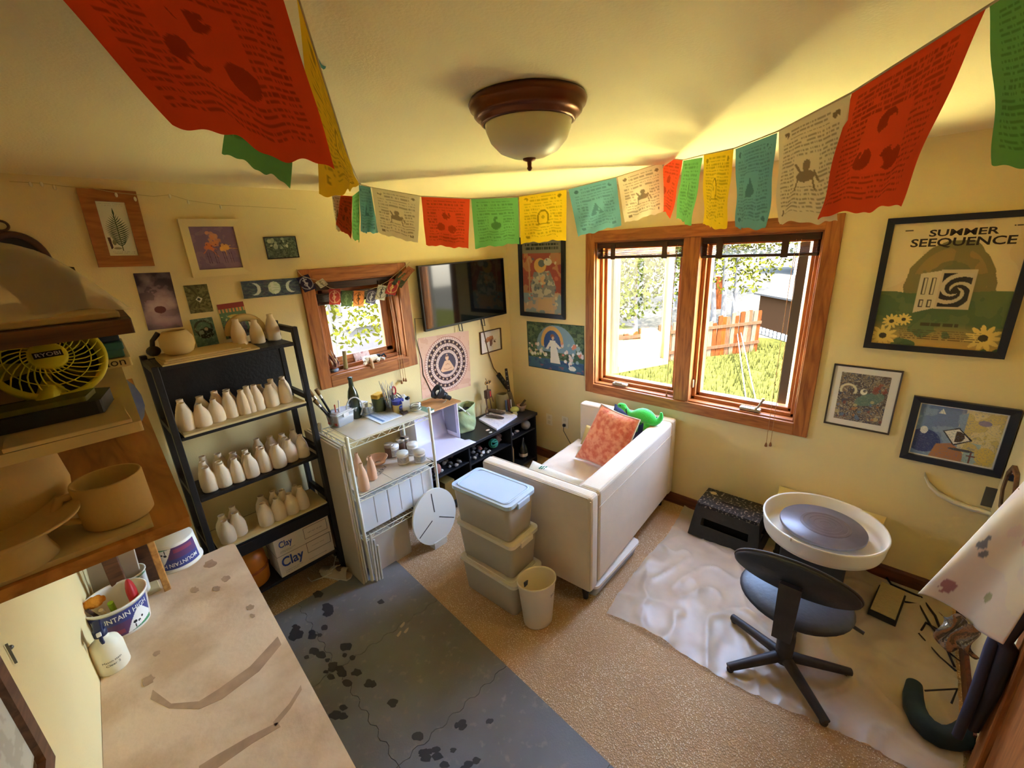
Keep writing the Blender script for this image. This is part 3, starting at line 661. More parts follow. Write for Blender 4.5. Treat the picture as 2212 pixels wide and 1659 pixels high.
t = thing('paper_tub', 'smaller pale tub with a blue oval and a green oval', 'tub', (q.x, q.y, ZT+.0065))
MB().lathe([(0, 0), (.048, 0), (.052, .1), (.056, .1), (.056, .104), (.050, .104), (.047, .01), (0, .008)], 36).build('body', TUBW, t)
c = Cv(90, 60, S(214, 216, 214), 1.4); c.fill(c.rect(0, 0, 1, .06), S(90, 150, 90)); c.fill(c.ell(.55, .42, .26, .13, -.25), S(70, 84, 140)); c.fill(c.ell(.6, .78, .26, .12, -.25), S(80, 160, 100)); c.fill(c.rect(0, .2, .14, .7), S(60, 64, 120)); c.fill(c.script(.2, .12, .9, .28, 3, 2), S(120, 120, 130), .6)
fa = face_to(q)+.15
print_grid(c, lambda u, v: ((.0495+.004*(1-v))*math.cos(fa+(u-.5)*2), (.0495+.004*(1-v))*math.sin(fa+(u-.5)*2), .096-.088*v)).build('label', PRINT, t)
# tools in the open tub
def tool(name, label, cat, a, b, r, m, tip=None):
    o = MB().tube([a, b], r, 8)
    if tip: o.ball(b, tip, 12, 8)
    return tag(o.build(name, m), label, cat)
zt = ZT+.012
t = thing('clay_rib', 'red kidney shaped scraper standing in the blue tub', 'scraper', (p.x+.05, p.y-.02, zt))
MB().ball((0, 0, .115), (.016, .042, .062), 16, 12).build('blade', mat('red_rubber', S(176, 30, 36), .5), t)
MB().tube([(0, 0, .06), (-.01, 0, .005)], .006).build('stem', mat('red_rubber', S(176, 30, 36), .5), t)
tag(MB().ball((p.x-.05, p.y-.005, ZT+.150), (.030, .022, .02), 14, 9, fn=lambda d: 1+.12*math.sin(9*d[0]+8*d[1])).build('sponge', mat('orange_sponge', S(226, 152, 50), .95, bump=.6, bs=90)), 'orange sponge resting on the tools in the blue tub', 'sponge')
tool('tool_handle', 'lime green tool handle poking from the blue tub', 'tool', (p.x-.01, p.y+.01, zt), (p.x-.012, p.y-.03, ZT+.135), .009, mat('lime_plastic', S(150, 200, 50), .5))
tool('tool_handle', 'pale wooden tool handle poking from the blue tub', 'tool', (p.x-.03, p.y+.02, zt), (p.x-.04, p.y-.04, ZT+.13), .007, mat('pale_wood', S(214, 184, 130), .6))
tool('tool_handle', 'dark brown tool handle leaning out of the blue tub', 'tool', (p.x-.03, p.y, zt), (p.x-.07, p.y-.035, ZT+.15), .006, mat('dark_wood', S(80, 54, 40), .6))
# squeeze bottle
q = FL(240, 1428, ZT); q.x = -.155; q.y = 1.80
t = thing('spray_bottle', 'white squeeze bottle with navy trigger beside the pale wall', 'bottle', (q.x, q.y, ZT))
HAZY = mat('milky_plastic', S(236, 230, 208), .45, spec=.4)
MB().lathe([(0, 0), (.040, 0), (.044, .005), (.044, .085), (.038, .11), (.020, .125), (.0165, .13), (.0165, .14), (0, .14)], 28).build('body', HAZY, t)
NAVY = mat('navy_trigger', S(34, 40, 74), .45)
MB().lathe([(.018, .138), (.018, .158), (.012, .162), (0, .162)], 20).build('collar', NAVY, t)
MB().box((.0, -.012, .172), (.022, .07, .022)).build('spray_head', NAVY, t, bev=.004)
MB().tube([(.0, -.03, .165), (0, -.042, .145), (0, -.03, .125)], .005, 6).build('trigger', NAVY, t)
MB().box((0, -.05, .174), (.012, .012, .012)).build('nozzle', WHITE, t, bev=.002)
lt = MB(); fa = face_to(q)
for k in range(2): put_text(lt, ('Mason stain', 'Clear 2')[k], .05-.012*k, .008, lambda x, y: (.0448*math.cos(fa+x/.044), .0448*math.sin(fa+x/.044), .055-.014*k+y))
lt.build('lettering', mat('black_ink', S(40, 34, 30), .7), t)
# boards and sticks leaning behind the tubs
GREYB = mat('grey_plaster_bat', S(190, 174, 156), .9, var=.12, vs=9)
for i, (y, h, w_, lean, m, lb) in enumerate(((2.30, .20, .15, .28, GREYB, 'grey plaster bat leaning nearest the pale wall at the table end'), (2.36, .22, .13, .22, DARKB, 'dark stained board leaning behind the grey plaster bat'))):
    M = T(-.095+.075*i, y-.15, ZT+.004) @ rotz(-.25) @ Matrix.Rotation(-lean, 4, 'X')
    tag(MB().span((-w_/2, 0, 0), (w_/2, .012, h), 0, M).build('leaning_board', m, bev=.002), lb, 'board')
# framed picture low on the side wall
P0 = Vector((xl(1.22), 1.22, .98))
fr = thing('picture_frame', 'brown framed pale picture on the wall by the table', 'picture', M=T(xl(.88)+.006, .88, 1.29) @ rotz(ATL+PI/2))
def rails(mb, w, h, b, d, M=None, inset=0.0):
    """four mitred rails as one ring; picture plane local x-z, facing -y"""
    o = [(-w/2, -h/2), (w/2, -h/2), (w/2, h/2), (-w/2, h/2)]; i = [(-w/2+b, -h/2+b), (w/2-b, -h/2+b), (w/2-b, h/2-b), (-w/2+b, h/2-b)]
    vs = [(x, 0, z) for x, z in o]+[(x, -d, z) for x, z in o]+[(x, -d*.8, z) for x, z in i]+[(x, -.002, z) for x, z in i]; fs = []
    for k in range(4):
        k2 = (k+1) % 4; fs += [(k, k2, 4+k2, 4+k), (4+k, 4+k2, 8+k2, 8+k), (8+k, 8+k2, 12+k2, 12+k), (12+k, 12+k2, k2, k)]
    mb.add(vs, fs, 0, False, M); return mb
rails(MB(), .42, .30, .03, .018).build('frame', wood('walnut_frame', S(120, 84, 60), S(80, 54, 40), 'X', 8), fr)
c = Cv(60, 40, S(200, 196, 180), 1.6); c.fill(c.noise(6, 4) > .55, S(170, 160, 140), .6)
print_grid(c, lambda u, v: ((u-.5)*.36, -.004, (.5-v)*.2)).build('print', PRINT, fr)
tag(MB().box((xl(1.216)+.004, 1.216, 1.32), (.004, .003, .05)).ball((xl(1.216)+.004, 1.231, 1.325), .005, 8, 6).build('wall_hook', LEGM), 'tiny dark hook and scratch on the pale wall', 'hook')

# ------------------------------------------------------------------ black ladder shelf with clay bottles
YFR, YRR = 2.55, 2.845
sh = thing('ladder_shelf', 'tall black open shelf unit holding rows of clay bottles', 'shelf', (.595, 2.7, 0))
SZ = [1.60, 1.235, .885, .552, .19]
for x, zt_ in ((.272, 1.62), (.922, 1.70)):
    MB().span((x-.014, YFR-.02, 0), (x+.014, YFR+.02, zt_-.015)).build('post', BLACKW, sh, world=True, bev=.003)
    MB().span((x-.014, YRR-.035, 0), (x+.014, YRR, zt_)).build('post', BLACKW, sh, world=True, bev=.003)
    for z in (zt_-.03, 1.27, .92, .59, .1): MB().span((x-.011, YFR+.0205, z-.02), (x+.011, YRR-.0355, z+.012)).build('side_rail', BLACKW, sh, world=True)
for z in SZ: MB().span((.288, YFR-.012, z-.02), (.906, YRR-.04, z-.001)).build('shelf_board', BLACKW, sh, world=True, bev=.003)
MB().span((.288, YRR-.03, 1.25), (.906, YRR-.02, 1.60)).build('back_panel', BLACKW, sh, world=True)
MB().span((.288, YFR-.014, .46), (.906, YFR+.004, .531)).build('apron', BLACKW, sh, world=True, bev=.003)
WARE = [tag(MB().span((.3, YFR-.025, z), (.898, YRR-.07, z+.012)).build('ware_board', CREAM, bev=.003), lb, 'board') for z, lb in ((1.235, 'pale board under the bottles on the second shelf of the black unit'), (.552, 'pale board under the bottles on the lowest bottle shelf'))]
for k, lb in enumerate(('lowest of three thin tan bats on top of the black unit', 'middle of three thin tan bats on top of the black unit', 'uppermost of three thin tan bats on top of the black unit')):
    tag(MB().prism([(.30+.01*k, YFR-.03+.012*k), (.72-.04*k, YFR-.03+.01*k), (.74-.03*k, YRR-.08), (.31, YRR-.08)], 1.60+.0085*k, 1.6078+.0085*k).build('thin_bat', GREEN, bev=.002), lb, 'bat')
BISQ = mat('dry_clay', S(234, 214, 186), .92, var=.12, vs=7, bump=.12, bs=50, spec=.05)
BISQP = mat('pink_dry_clay', S(222, 176, 142), .92, var=.08, vs=9, bump=.1, bs=50, spec=.05)
PROF = {
 'a': [(0, 0), (.036, 0), (.0395, .006), (.041, .03), (.040, .065), (.034, .09), (.022, .112), (.0165, .125), (.0175, .138), (.0145, .139), (.012, .125), (0, .12)],
 'b': [(0, 0), (.034, 0), (.037, .006), (.036, .05), (.031, .085), (.022, .11), (.015, .125), (.0155, .142), (.0125, .143), (.01, .125), (0, .12)],
 'c': [(0, 0), (.037, 0), (.041, .008), (.042, .04), (.036, .07), (.024, .092), (.014, .108), (.014, .122), (.0115, .123), (.009, .108), (0, .1)],
 'd': [(0, 0), (.035, 0), (.038, .01), (.035, .03), (.038, .055), (.034, .08), (.029, .095), (.024, .112), (.016, .13), (.016, .145), (.013, .146), (.011, .13), (0, .125)]}
PB_ = {}
for k_, pr in PROF.items():
    PB_[k_] = MB().lathe(pr, 24).build('clay_bottle', BISQ); 
NB = 0
def bottle(k, x, y, z, s, label, grp):
    global NB
    o = PB_[k] if PB_[k].get('label') is None else PB_[k].copy()
    if o.name not in COL.objects: COL.objects.link(o)
    o.location = (x, y, z); o.scale = (s, s, s*(.94+.12*rg.rand())); o.rotation_euler = (0, 0, rg.rand()*6)
    tag(o, label, 'bottle', grp); NB += 1; return o
def row(pxs, z, kinds, shelf, rowname, top=0.0, s=1.0, ymin=0):
    for i, (a, b) in enumerate(pxs):
        p = FL(a, b, z+top); k = kinds[i % len(kinds)]; y = min(max(p.y, YFR+.03), YRR-.085)
        bottle(k, min(max(p.x, .335), .868), y, z, s, f'clay bottle in the {rowname} row of the {shelf} shelf, {ORD[i]} from the fan side', f'clay bottles on the {shelf} shelf')
Z5 = lambda l: [(330+x/5.027, 800+y/5.027) for x, y in l]
Z6 = lambda l: [(420+x/5.027, 1020+y/5.027) for x, y in l]
row([(521, 747), (559, 741), (595, 734)], 1.60, 'dbd', 'top', 'single')
row(Z5([(385, 640), (560, 598), (712, 548), (862, 503), (1012, 465), (1152, 425), (1302, 382), (1452, 342)]), 1.2475, 'accbbdab', 'second', 'front')
row(Z5([(290, 330), (500, 275), (665, 245), (795, 215), (1010, 185), (1140, 122), (1275, 112), (1395, 62)]), 1.2475, 'badabcbb', 'second', 'rear', .142)
row(Z5([(640, 1295), (790, 1245), (940, 1195), (1085, 1145), (1235, 1085), (1385, 1040), (1512, 975), (1642, 930)]), .885, 'aababaab', 'third', 'front')
row(Z5([(538, 1012), (708, 990), (860, 880), (1000, 880), (1150, 830), (1300, 800), (1430, 735)]), .885, 'baabaab', 'third', 'middle', .14)
row(Z5([(525, 930), (700, 905), (1125, 755), (1265, 715), (1395, 690), (1510, 640)]), .885, 'babaab', 'third', 'rear', .14)
row(Z6([(395, 765), (500, 670), (800, 565), (955, 515), (1095, 458), (1212, 400)]), .5645, 'aaaaab', 'lowest', 'front')
row(Z6([(285, 458), (408, 388), (715, 262), (845, 212), (945, 202), (1085, 150)]), .5645, 'ababab', 'lowest', 'rear', .14)
# things on the top shelf
jg = thing('clay_pitcher', 'round raw clay pitcher on thin bats atop the black unit', 'pitcher', (.40, 2.655, 1.6258))
MB().lathe([(0, 0), (.04, 0), (.058, .012), (.072, .045), (.070, .08), (.055, .108), (.047, .118), (.043, .117), (.05, .106), (.064, .08), (.064, .045), (0, .02)], 32).build('body', GREEN, jg)
ax_ = tag(MB().tube([(.30, 2.72, 1.627), (.315, 2.72, 1.70), (.345, 2.71, 1.735)], [.012, .01, .012], 8).ball((.308, 2.72, 1.65), (.03, .03, .026), 12, 8).build('dark_figurine', mat('dark_iron', S(56, 44, 40), .6, var=.3, vs=20)), 'small dark branching ornament beside the clay pitcher', 'ornament')
arc_ = [(.74+.085*math.cos(a), 2.765, 1.665+.085*math.sin(a)) for a in np.linspace(-.1, PI*1.02, 14)]
tag(MB().tube(arc_, .022, 10).build('clay_arch', GREEN), 'raw clay arch standing behind the bottles on the top shelf', 'arch')
# clay box, bucket and sandal under the shelf
bx = thing('clay_box', 'white carton printed with blue Clay lettering under the black unit', 'box', (.722, 2.60, .19))
CARD = mat('white_carton', S(222, 208, 192), .8, var=.05, vs=8)
M = Matrix()
MB().span((-.168, -.055, .001), (.168, .14, .285)).build('carton', CARD, bx, bev=.003)
MB().span((-.169, -.056, .146), (.169, .141, .149)).build('lid_seam', mat('carton_seam', S(150, 138, 126), .9), bx)
BLUEI = mat('blue_print_ink', S(52, 72, 150), .7); BLKI = mat('black_ink', S(40, 34, 30), .7)
l1 = MB(); put_text(l1, 'Clay', .078, .058, lambda x, y: (-.105+x, -.0562, .215+y), 0, .02); put_text(l1, 'Clay', .13, .088, lambda x, y: (-.085+x, -.0562, .088+y), 0, .02); l1.build('lettering', BLUEI, bx)
l2 = MB()
for x0, x1, z0, z1 in ((.005, .15, .178, .255), (.005, .155, .075, .15)):
    for a, b in (((x0, z0), (x1, z0+.002)), ((x0, z1-.002), (x1, z1)), ((x0, z0), (x0+.002, z1)), ((x1-.002, z0), (x1, z1))): l2.span((a[0], -.0566, a[1]), (b[0], -.0558, b[1]))
for k, (s_, w_, x, z) in enumerate((('modern ceramic supply', .09, -.10, .176), ('mid range stoneware', .07, -.11, .168), ('NET WT. 50 LBS.', .09, .075, .215), ('moist clay', .08, .075, .112), ('wedged and deaired', .1, -.09, .034), ('made for potters', .08, -.10, .022), ('keep from freezing', .11, .06, .028))):
    put_text(l2, s_, w_, .007, lambda xx, yy: (x+xx, -.0562, z+yy))
l2.build('lettering', BLKI, bx)
bk = thing('plastic_bucket', 'orange brown bucket in the shadow beside the white carton', 'bucket', (.43, 2.66, .19))
AMB = mat('amber_plastic', S(196, 112, 24), .4, var=.2, vs=8)
MB().lathe([(0, 0), (.085, 0), (.092, .01), (.098, .1), (.092, .19), (.06, .225), (.04, .235), (0, .236)], 28).build('body', AMB, bk)
MB().lathe([(.1, .10), (.1, .115), (.0965, .118), (.0965, .097)], 28, cap=False).build('band', mat('amber_band', S(140, 70, 20), .5), bk)
# espadrille on the carpet
SO = FL(733, 1245, 0); so = thing('canvas_shoe', 'dusty beige shoe with loose laces lying in front of the carton', 'shoe', M=T(SO.x-.01, SO.y+.02, .001) @ rotz(1.95))
SHOEC = mat('dusty_canvas', S(196, 176, 146), .9, var=.2, vs=15); SOLE = mat('pale_rubber', S(216, 206, 186), .7)
out_ = [(-.125, .0), (-.115, .028), (-.06, .034), (0, .034), (.07, .042), (.11, .03), (.125, 0), (.11, -.032), (.07, -.04), (0, -.03), (-.06, -.032), (-.115, -.028)]
MB().prism(out_, 0, .022, sm=True).build('sole', SOLE, so, bev=.004)
MB().grid(lambda u, v: (-.115+.23*u, (.037+.004*math.sin(u*3))*math.cos(PI*v)*(.8+.2*math.sin(PI*u)), .022+(.052-.03*u+.02*(1-u)*(u < .3))*math.sin(PI*v)), 14, 9).build('upper', SHOEC, so)
MB().ball((-.055, 0, .07), (.045, .022, .012), 12, 6).build('opening', mat('dark_shoe_lining', S(86, 70, 56), .95), so)
LACE = mat('pale_lace', S(224, 214, 192), .9)
for pts in ([(.02, .02, .055), (.0, -.05, .05), (-.03, -.09, .01), (.04, -.12, .006), (.11, -.11, .006)], [(.03, -.02, .055), (.05, -.07, .09), (.0, -.1, .07), (-.05, -.06, .03)], [(.0, .03, .05), (.06, .06, .02), (.12, .1, .006), (.17, .08, .006)]):
    MB().tube(pts, .0035, 6).build('lace', LACE, so)
for k in range(4): MB().tube([(.0+.018*k, -.022, .066-.006*k), (.0+.018*k, .022, .066-.006*k)], .0032, 6).build('lace', LACE, so)
# ------------------------------------------------------------------ white wire shelf with its load
WY0, WY1, WX0, WX1 = 2.29, 2.65, .992, 1.588
WIRE = mat('white_coated_wire', S(228, 224, 206), .45)
ws = thing('wire_shelf', 'white wire shelving unit crowded with pottery supplies', 'shelf', ((WX0+WX1)/2, (WY0+WY1)/2, 0))
for x in (WX0, WX1):
    for y in (WY0, WY1): MB().tube([(x, y, 0), (x, y, 1.03)], .011, 10).lathe([(.0125, 0), (.0125, .012), (0, .018)], 10, M=T(x, y, 1.028)).build('post', WIRE, ws, world=True)
def wire_deck(z, k):
    def rail(a, b):
        for dz in (0, -.032): MB().tube([(*a, z+dz), (*b, z+dz)], .0032, 6).build('rail', WIRE, ws, world=True)
        a, b = Vector(a), Vector(b); n = int((b-a).length/.036); pts = []
        for i in range(n+1): q = a+(b-a)*(i/n); pts.append((q.x, q.y, z-(.032 if i % 2 else 0)))
        MB().tube(pts, .0022, 5).build('truss_wire', WIRE, ws, world=True)
    rail((WX0, WY0), (WX1, WY0)); rail((WX0, WY1), (WX1, WY1)); rail((WX0, WY0), (WX0, WY1)); rail((WX1, WY0), (WX1, WY1))
    mb = MB()
    for i in range(23): x = WX0+.02+i*(WX1-WX0-.04)/22; mb.tube([(x, WY0, z+.002), (x, WY1, z+.002)], .0016, 4)
    o = mb.build('deck_wires', WIRE, ws, world=True, kind='stuff')
for k, z in enumerate((.995, .63, .345)): wire_deck(z, k)
tag(MB().span((WX0+.05, WY0-.004, .9995), (WX1-.01, WY1-.03, 1.005)).build('shelf_liner', mat('dusty_white_board', S(222, 212, 190), .8, var=.15, vs=6), bev=.001), 'dusty white board lining the top of the wire shelf', 'board')
fc = thing('flattened_carton', 'flattened carton with black print lining the middle wire deck', 'carton', (1.29, 2.47, .634))
CARD2 = mat('pale_carton', S(216, 202, 184), .85, var=.08, vs=7)
MB().span((-.27, -.17, 0), (-.04, .16, .004)).build('flap', CARD2, fc); MB().span((-.035, -.17, 0), (.28, .16, .004)).build('flap', CARD2, fc)
lt = MB(); put_text(lt, 'GERV', .13, .04, lambda x, y: (-.02+.83*x-.4*y, .02+.55*x+.6*y-.02, .0046)); lt.build('lettering', BLKI, fc)
ZD2, ZTP = .6385, 1.0055
# white cartons between the lower decks, carton on the floor
for i, (x0, x1) in enumerate(((1.012, 1.205), (1.209, 1.385), (1.389, 1.572))):
    t = thing('white_box', f'plain white carton on the lower wire deck, {ORD[i]} from the black unit', 'box', ((x0+x1)/2, 2.45, .3515), group='white cartons on the lower wire deck')
    MB().box((0, 0, .115), (x1-x0, .26, .23)).build('carton', mat('bright_carton', S(232, 232, 232), .7), t, bev=.006)
    MB().box((0, -.1305, .13), (.003, .001, .2)).build('seam', mat('carton_seam', S(150, 138, 126), .9), t)
tag(MB().span((1.03, 2.33, .001), (1.33, 2.6, .28)).build('floor_carton', CARD2, bev=.004), 'cream carton on the carpet beneath the wire shelf', 'carton')
# panels leaning on the end
for i, (x0, x1, col, lb) in enumerate(((.934, .946, S(196, 176, 148), 'outermost tan panel'), (.949, .961, S(226, 220, 206), 'middle white panel'), (.964, .976, S(214, 206, 190), 'innermost white panel'))):
    tag(MB().span((x0, 2.30+.004*i, .001), (x1, 2.77-.01*i, .985+.004*i)).build('wall_panel', mat(f'panel_{i}', col, .8, var=.1, vs=6), bev=.002), lb+' of three standing on edge at the end of the wire shelf', 'panel', 'panels at the end of the wire shelf')
for i in range(3):
    tag(MB().span((-.006, -.008, 0), (.006, .008, .37-.05*i), M=T(1.008+.017*i, 2.262-.003*i, .001) @ Matrix.Rotation(.03, 4, 'Y')).build('foam_strip', mat('ridged_foam', S(226, 220, 208), .8, var=.15, vs=40), bev=.002), ('tallest', 'middle', 'shortest')[i]+' of three ragged white strips standing at the wire shelf foot', 'strip', 'ragged white strips')
# slotted kiln disc
kd = thing('slotted_disc', 'round white disc with three slots leaning on the wire shelf', 'disc', M=T(1.503, 2.232, .055) @ Matrix.Rotation(-.10, 4, 'X'))
r = .186; n = 60; outl = []
slots = [PI/2+.0, PI*7/6, -PI/6]
for i in range(n):
    a = 2*PI*i/n; outl.append((r*math.cos(a), r+r*math.sin(a)*1.12))
MB().prism(outl, -.008, .008, M=Matrix.Rotation(PI/2, 4, 'X'), sm=True).build('disc', mat('white_disc', S(232, 230, 220), .5), kd, bev=.002)
for a in slots:
    M = T(0, -.0082, r) @ Matrix(((math.cos(a), 0, -math.sin(a), 0), (0, 1, 0, 0), (math.sin(a), 0, math.cos(a), 0), (0, 0, 0, 1)))
    MB().box((.108, 0, 0), (.145, .0016, .007), 0, M).build('slot', mat('dark_slot', S(70, 66, 60), .9), kd)
tag(MB().span((1.45, 2.215, .001), (1.56, 2.28, .053)).build('foam_block', mat('ridged_foam', S(226, 220, 208), .8)), 'small pale block under the slotted white disc', 'block')
# ---- middle deck
JARW = mat('white_jar', S(234, 230, 224), .35); LABELW = mat('jar_label', S(206, 198, 190), .6, var=.3, vs=60, col2=S(150, 150, 160)); SILV = mat('brushed_lid', S(176, 160, 146), .35, .8)
BROWNG = mat('brown_contents', S(124, 86, 64), .6, var=.3, vs=30)
def jar(x, y, z, r, h, lid, body, label, cat='jar', lab=True, grp='lidded jars on the middle wire deck'):
    t = thing('lidded_jar', label, cat, (x, y, z), group=grp)
    MB().lathe([(0, 0), (r*.94, 0), (r, .003), (r, h*.74), (r*.9, h*.78), (0, h*.78)], 28).build('body', body, t)
    MB().lathe([(r*.96, h*.76), (r*1.04, h*.765), (r*1.04, h*.96), (r*.98, h), (0, h)], 28).build('lid', lid, t)
    if lab: MB().lathe([(r+.0008, h*.15), (r+.0008, h*.62)], 28, cap=False).build('label', LABELW, t)
for a, b, lb in (((870, 1002)), ((0))) if False else (): pass
for (a, b), lb in (((872, 1000), 'white lidded jar nearest the deck edge among five'), ((908, 997), 'white lidded jar at the window end of the deck edge'), ((852, 984), 'white lidded jar half hidden behind the foremost white jar'), ((893, 980), 'white lidded jar behind the jar at the window end')):
    p = FL(a, b, ZD2); jar(p.x, min(p.y, 2.6), ZD2+.004, .040, .083, JARW, JARW, lb)
for (a, b), lb in (((841, 985), 'silver lidded jar of brown grains, nearest the bowl'), ((861, 972), 'low silver lidded jar behind the white jars'), ((877, 972), 'tall silver lidded jar of brown grains beside the white jars')):
    p = FL(a, b, ZD2); jar(p.x, min(p.y, 2.605), ZD2+.004, .033, .10, SILV, BROWNG, lb, lab=False)
for (a, b), s_, lb in (((788, 1058), 1.16, 'tall pink clay bottle with chipped neck at the deck edge'), ((806, 1035), 1.05, 'pink clay bottle with a wire round its neck'), ((777, 1025), 1.0, 'pink clay bottle rearmost of three on the wire deck')):
    p = FL(a, b, ZD2); o = tag(MB().lathe([(r_*.93, z_*1.1) for r_, z_ in PROF['b']], 28).build('clay_bottle', BISQP), lb, 'bottle', 'pink bottles on the wire deck'); o.location = (max(p.x, 1.035), p.y, ZD2+.004); o.scale = (s_*.85, s_*.85, s_)
p = FL(815, 1000, ZD2)
def bowlpt(u, v):
    a = 2*PI*u; r_ = .02+.052*v**.7; z_ = .003+.042*v**1.8-(.02*v if -0.9 < a-4.2 < .9 else 0); return (p.x+r_*math.cos(a), p.y-.01+r_*math.sin(a), ZD2+.005+z_)
tag(MB().grid(bowlpt, 40, 10).build('broken_bowl', BISQP, solid=.005), 'broken pink clay bowl lying behind the pink bottles', 'bowl')
# ---- top deck
CLEARP = mat('clear_tub_plastic', S(220, 224, 232), .2, alpha=.42, spec=.6); CLEARL = mat('cloudy_lid', S(232, 232, 236), .3, alpha=.75)
def rrect(w, d, r, n=5):
    out = []
    for sx, sy, a0 in ((1, 1, 0), (-1, 1, PI/2), (-1, -1, PI), (1, -1, 1.5*PI)):
        for k in range(n+1): a = a0+k*PI/2/n; out.append((sx*(w/2-r)+r*math.cos(a), sy*(d/2-r)+r*math.sin(a)))
    return out
def shell(w0, d0, w1, d1, h, r, t=.002):
    """open tapered tub as one skin"""
    mb = MB(); rings = []
    for w, d, z in ((w0-.01, d0-.01, 0), (w0, d0, .005), (w1, d1, h), (w1-2*t, d1-2*t, h), (w0-2*t, d0-2*t, .007), (w0-.012, d0-.012, .004)): rings.append([(x, y, z) for x, y in rrect(w, d, r)])
    n = len(rings[0]); vs = [p for q in rings for p in q]; fs = []
    for j in range(5):
        for i in range(n): fs.append((j*n+i, j*n+(i+1) % n, (j+1)*n+(i+1) % n, (j+1)*n+i))
    mb.add(vs, fs, 0, True); mb.add(rings[0], [tuple(range(n))[::-1]]); mb.add(rings[5], [tuple(range(n))]); return mb
def lidtub(name, label, loc, rz, w, d, h, fillm, cat='container', lidm=None):
    t = thing(name, label, cat, loc, rz)
    shell(w*.86, d*.86, w*.96, d*.96, h*.86, .012).build('body', CLEARP, t)
    mb = MB(); mb.prism(rrect(w*.8, d*.8, .012), .006, h*.6); mb.build('contents', fillm, t)
    MB().prism(rrect(w, d, .014), h*.86, h*.94).prism(rrect(w*.84, d*.84, .012), h*.94, h).build('lid', lidm or CLEARL, t, bev=.002)
    for s_ in (-1, 1): MB().box((0, s_*(d/2+.001), h*.78), (w*.28, .006, h*.26)).build('latch', lidm or CLEARL, t, bev=.002)
    return t
MIX = mat('mixed_blue_contents', S(150, 158, 190), .6, var=.6, vs=22, col2=S(90, 96, 130)); MIXR = mat('mixed_dark_contents', S(120, 120, 150), .6, var=.6, vs=25, col2=S(60, 54, 80))
p = FL(735, 915, ZTP); p2 = FL(768, 905, ZTP)
t = lidtub('plastic_container', 'clear lidded container of red and blue bits on the wire shelf', (p.x+.005, p.y-.01, ZTP+.0005), .25, .15, .115, .095, MIX)
MB().box((-.0655, 0, .04), (.003, .085, .05)).build('red_contents', mat('red_contents', S(160, 40, 34), .6), t)
lidtub('plastic_container', 'clear container with a white printed lid behind the red and blue one', (p2.x+.045, p2.y+.05, ZTP+.0005), .35, .135, .105, .088, MIXR, lidm=mat('white_printed_lid', S(228, 228, 226), .5, var=.12, vs=30))
GL = glass('jar_glass', (.93, .96, .94), .10, .03)
# brush jar
bp_ = Vector((1.075, 2.60, ZTP+.0005)); t = thing('glass_jar', 'tall glass jar holding paint brushes by the black unit', 'jar', bp_)
MB().lathe([(0, 0), (.034, 0), (.036, .004), (.036, .10), (.034, .105), (.032, .10), (.032, .006), (0, .005)], 24).build('body', GL, t)
HB = mat('black_lacquer', S(30, 24, 26), .25); FER = mat('steel_ferrule', S(190, 184, 170), .3, .9); BRI = mat('tan_bristle', S(130, 96, 54), .95)
for i, ((dx, dy, h, lean), lb) in enumerate(zip(((-.012, .01, .27, (-.10, .02)), (.0, .015, .265, (-.065, .02)), (-.018, -.005, .21, (-.085, .0))), ('tallest broad brush leaning from the glass jar', 'broad brush with a shiny black handle in the glass jar', 'shorter fan brush low in the glass jar'))):
    a = Vector((bp_.x+dx*.5+.012, bp_.y+dy*.5, ZTP+.008)); b = Vector((bp_.x+dx+lean[0]*1.0, bp_.y+dy+lean[1], ZTP+h)); d = (b-a)
    t = thing('paint_brush', lb, 'brush', a, group='brushes in the glass jar'); 
    MB().tube([a, a+d*.4, a+d*.75], [.003, .0075, .008], 8).build('handle', HB, t, world=True); MB().tube([a+d*.75, a+d*.84], .0095, 8).build('ferrule', FER, t, world=True); MB().tube([a+d*.84, a+d*.93, a+d], [.0105, .012, .013], 10).build('bristles', BRI, t, world=True)
for i, (c_, lb) in enumerate(((S(200, 70, 30), 'thin orange brush in the glass jar'), (S(230, 226, 220), 'thin white brush in the glass jar'))):
    tag(MB().tube([(bp_.x+.01+.012*i, bp_.y-.01, ZTP+.01), (bp_.x+.006+.03*i, bp_.y-.02, ZTP+.14+.02*i)], .0038, 7).ball((bp_.x+.006+.03*i, bp_.y-.02, ZTP+.143+.02*i), (.005, .005, .009), 8, 6).build('thin_brush', mat(f'brush_stick_{i}', c_, .5)), lb, 'brush')
# tall dark bottle and wire loop ring
t = thing('glass_bottle', 'tall dark green bottle under the small window', 'bottle', (1.235, 2.66-.03, ZTP+.0005))
MB().lathe([(0, 0), (.034, 0), (.036, .005), (.036, .15), (.028, .19), (.016, .22), (.0145, .27), (.0165, .272), (.0165, .285), (0, .286)], 24).build('body', mat('dark_green_glass', S(44, 56, 40), .12, spec=.8), t)
lp = [(1.21+.055*math.cos(a), 2.585, ZTP+.085+.075*math.sin(a)) for a in np.linspace(-.9, PI+.5, 16)]
tag(MB().tube(lp, .0045, 8).build('wire_hoop', mat('pale_plastic_tube', S(206, 206, 200), .3)), 'pale curved tube loop in front of the dark green bottle', 'tube')
tag(MB().lathe([(0, 0), (.04, 0), (.046, .03), (.05, .07), (.046, .072), (.042, .03), (0, .01)], 24, M=T(1.305, 2.60, ZTP+.0005)).build('glass_cup', GL), 'clear glass cup next to the dark green bottle', 'cup')
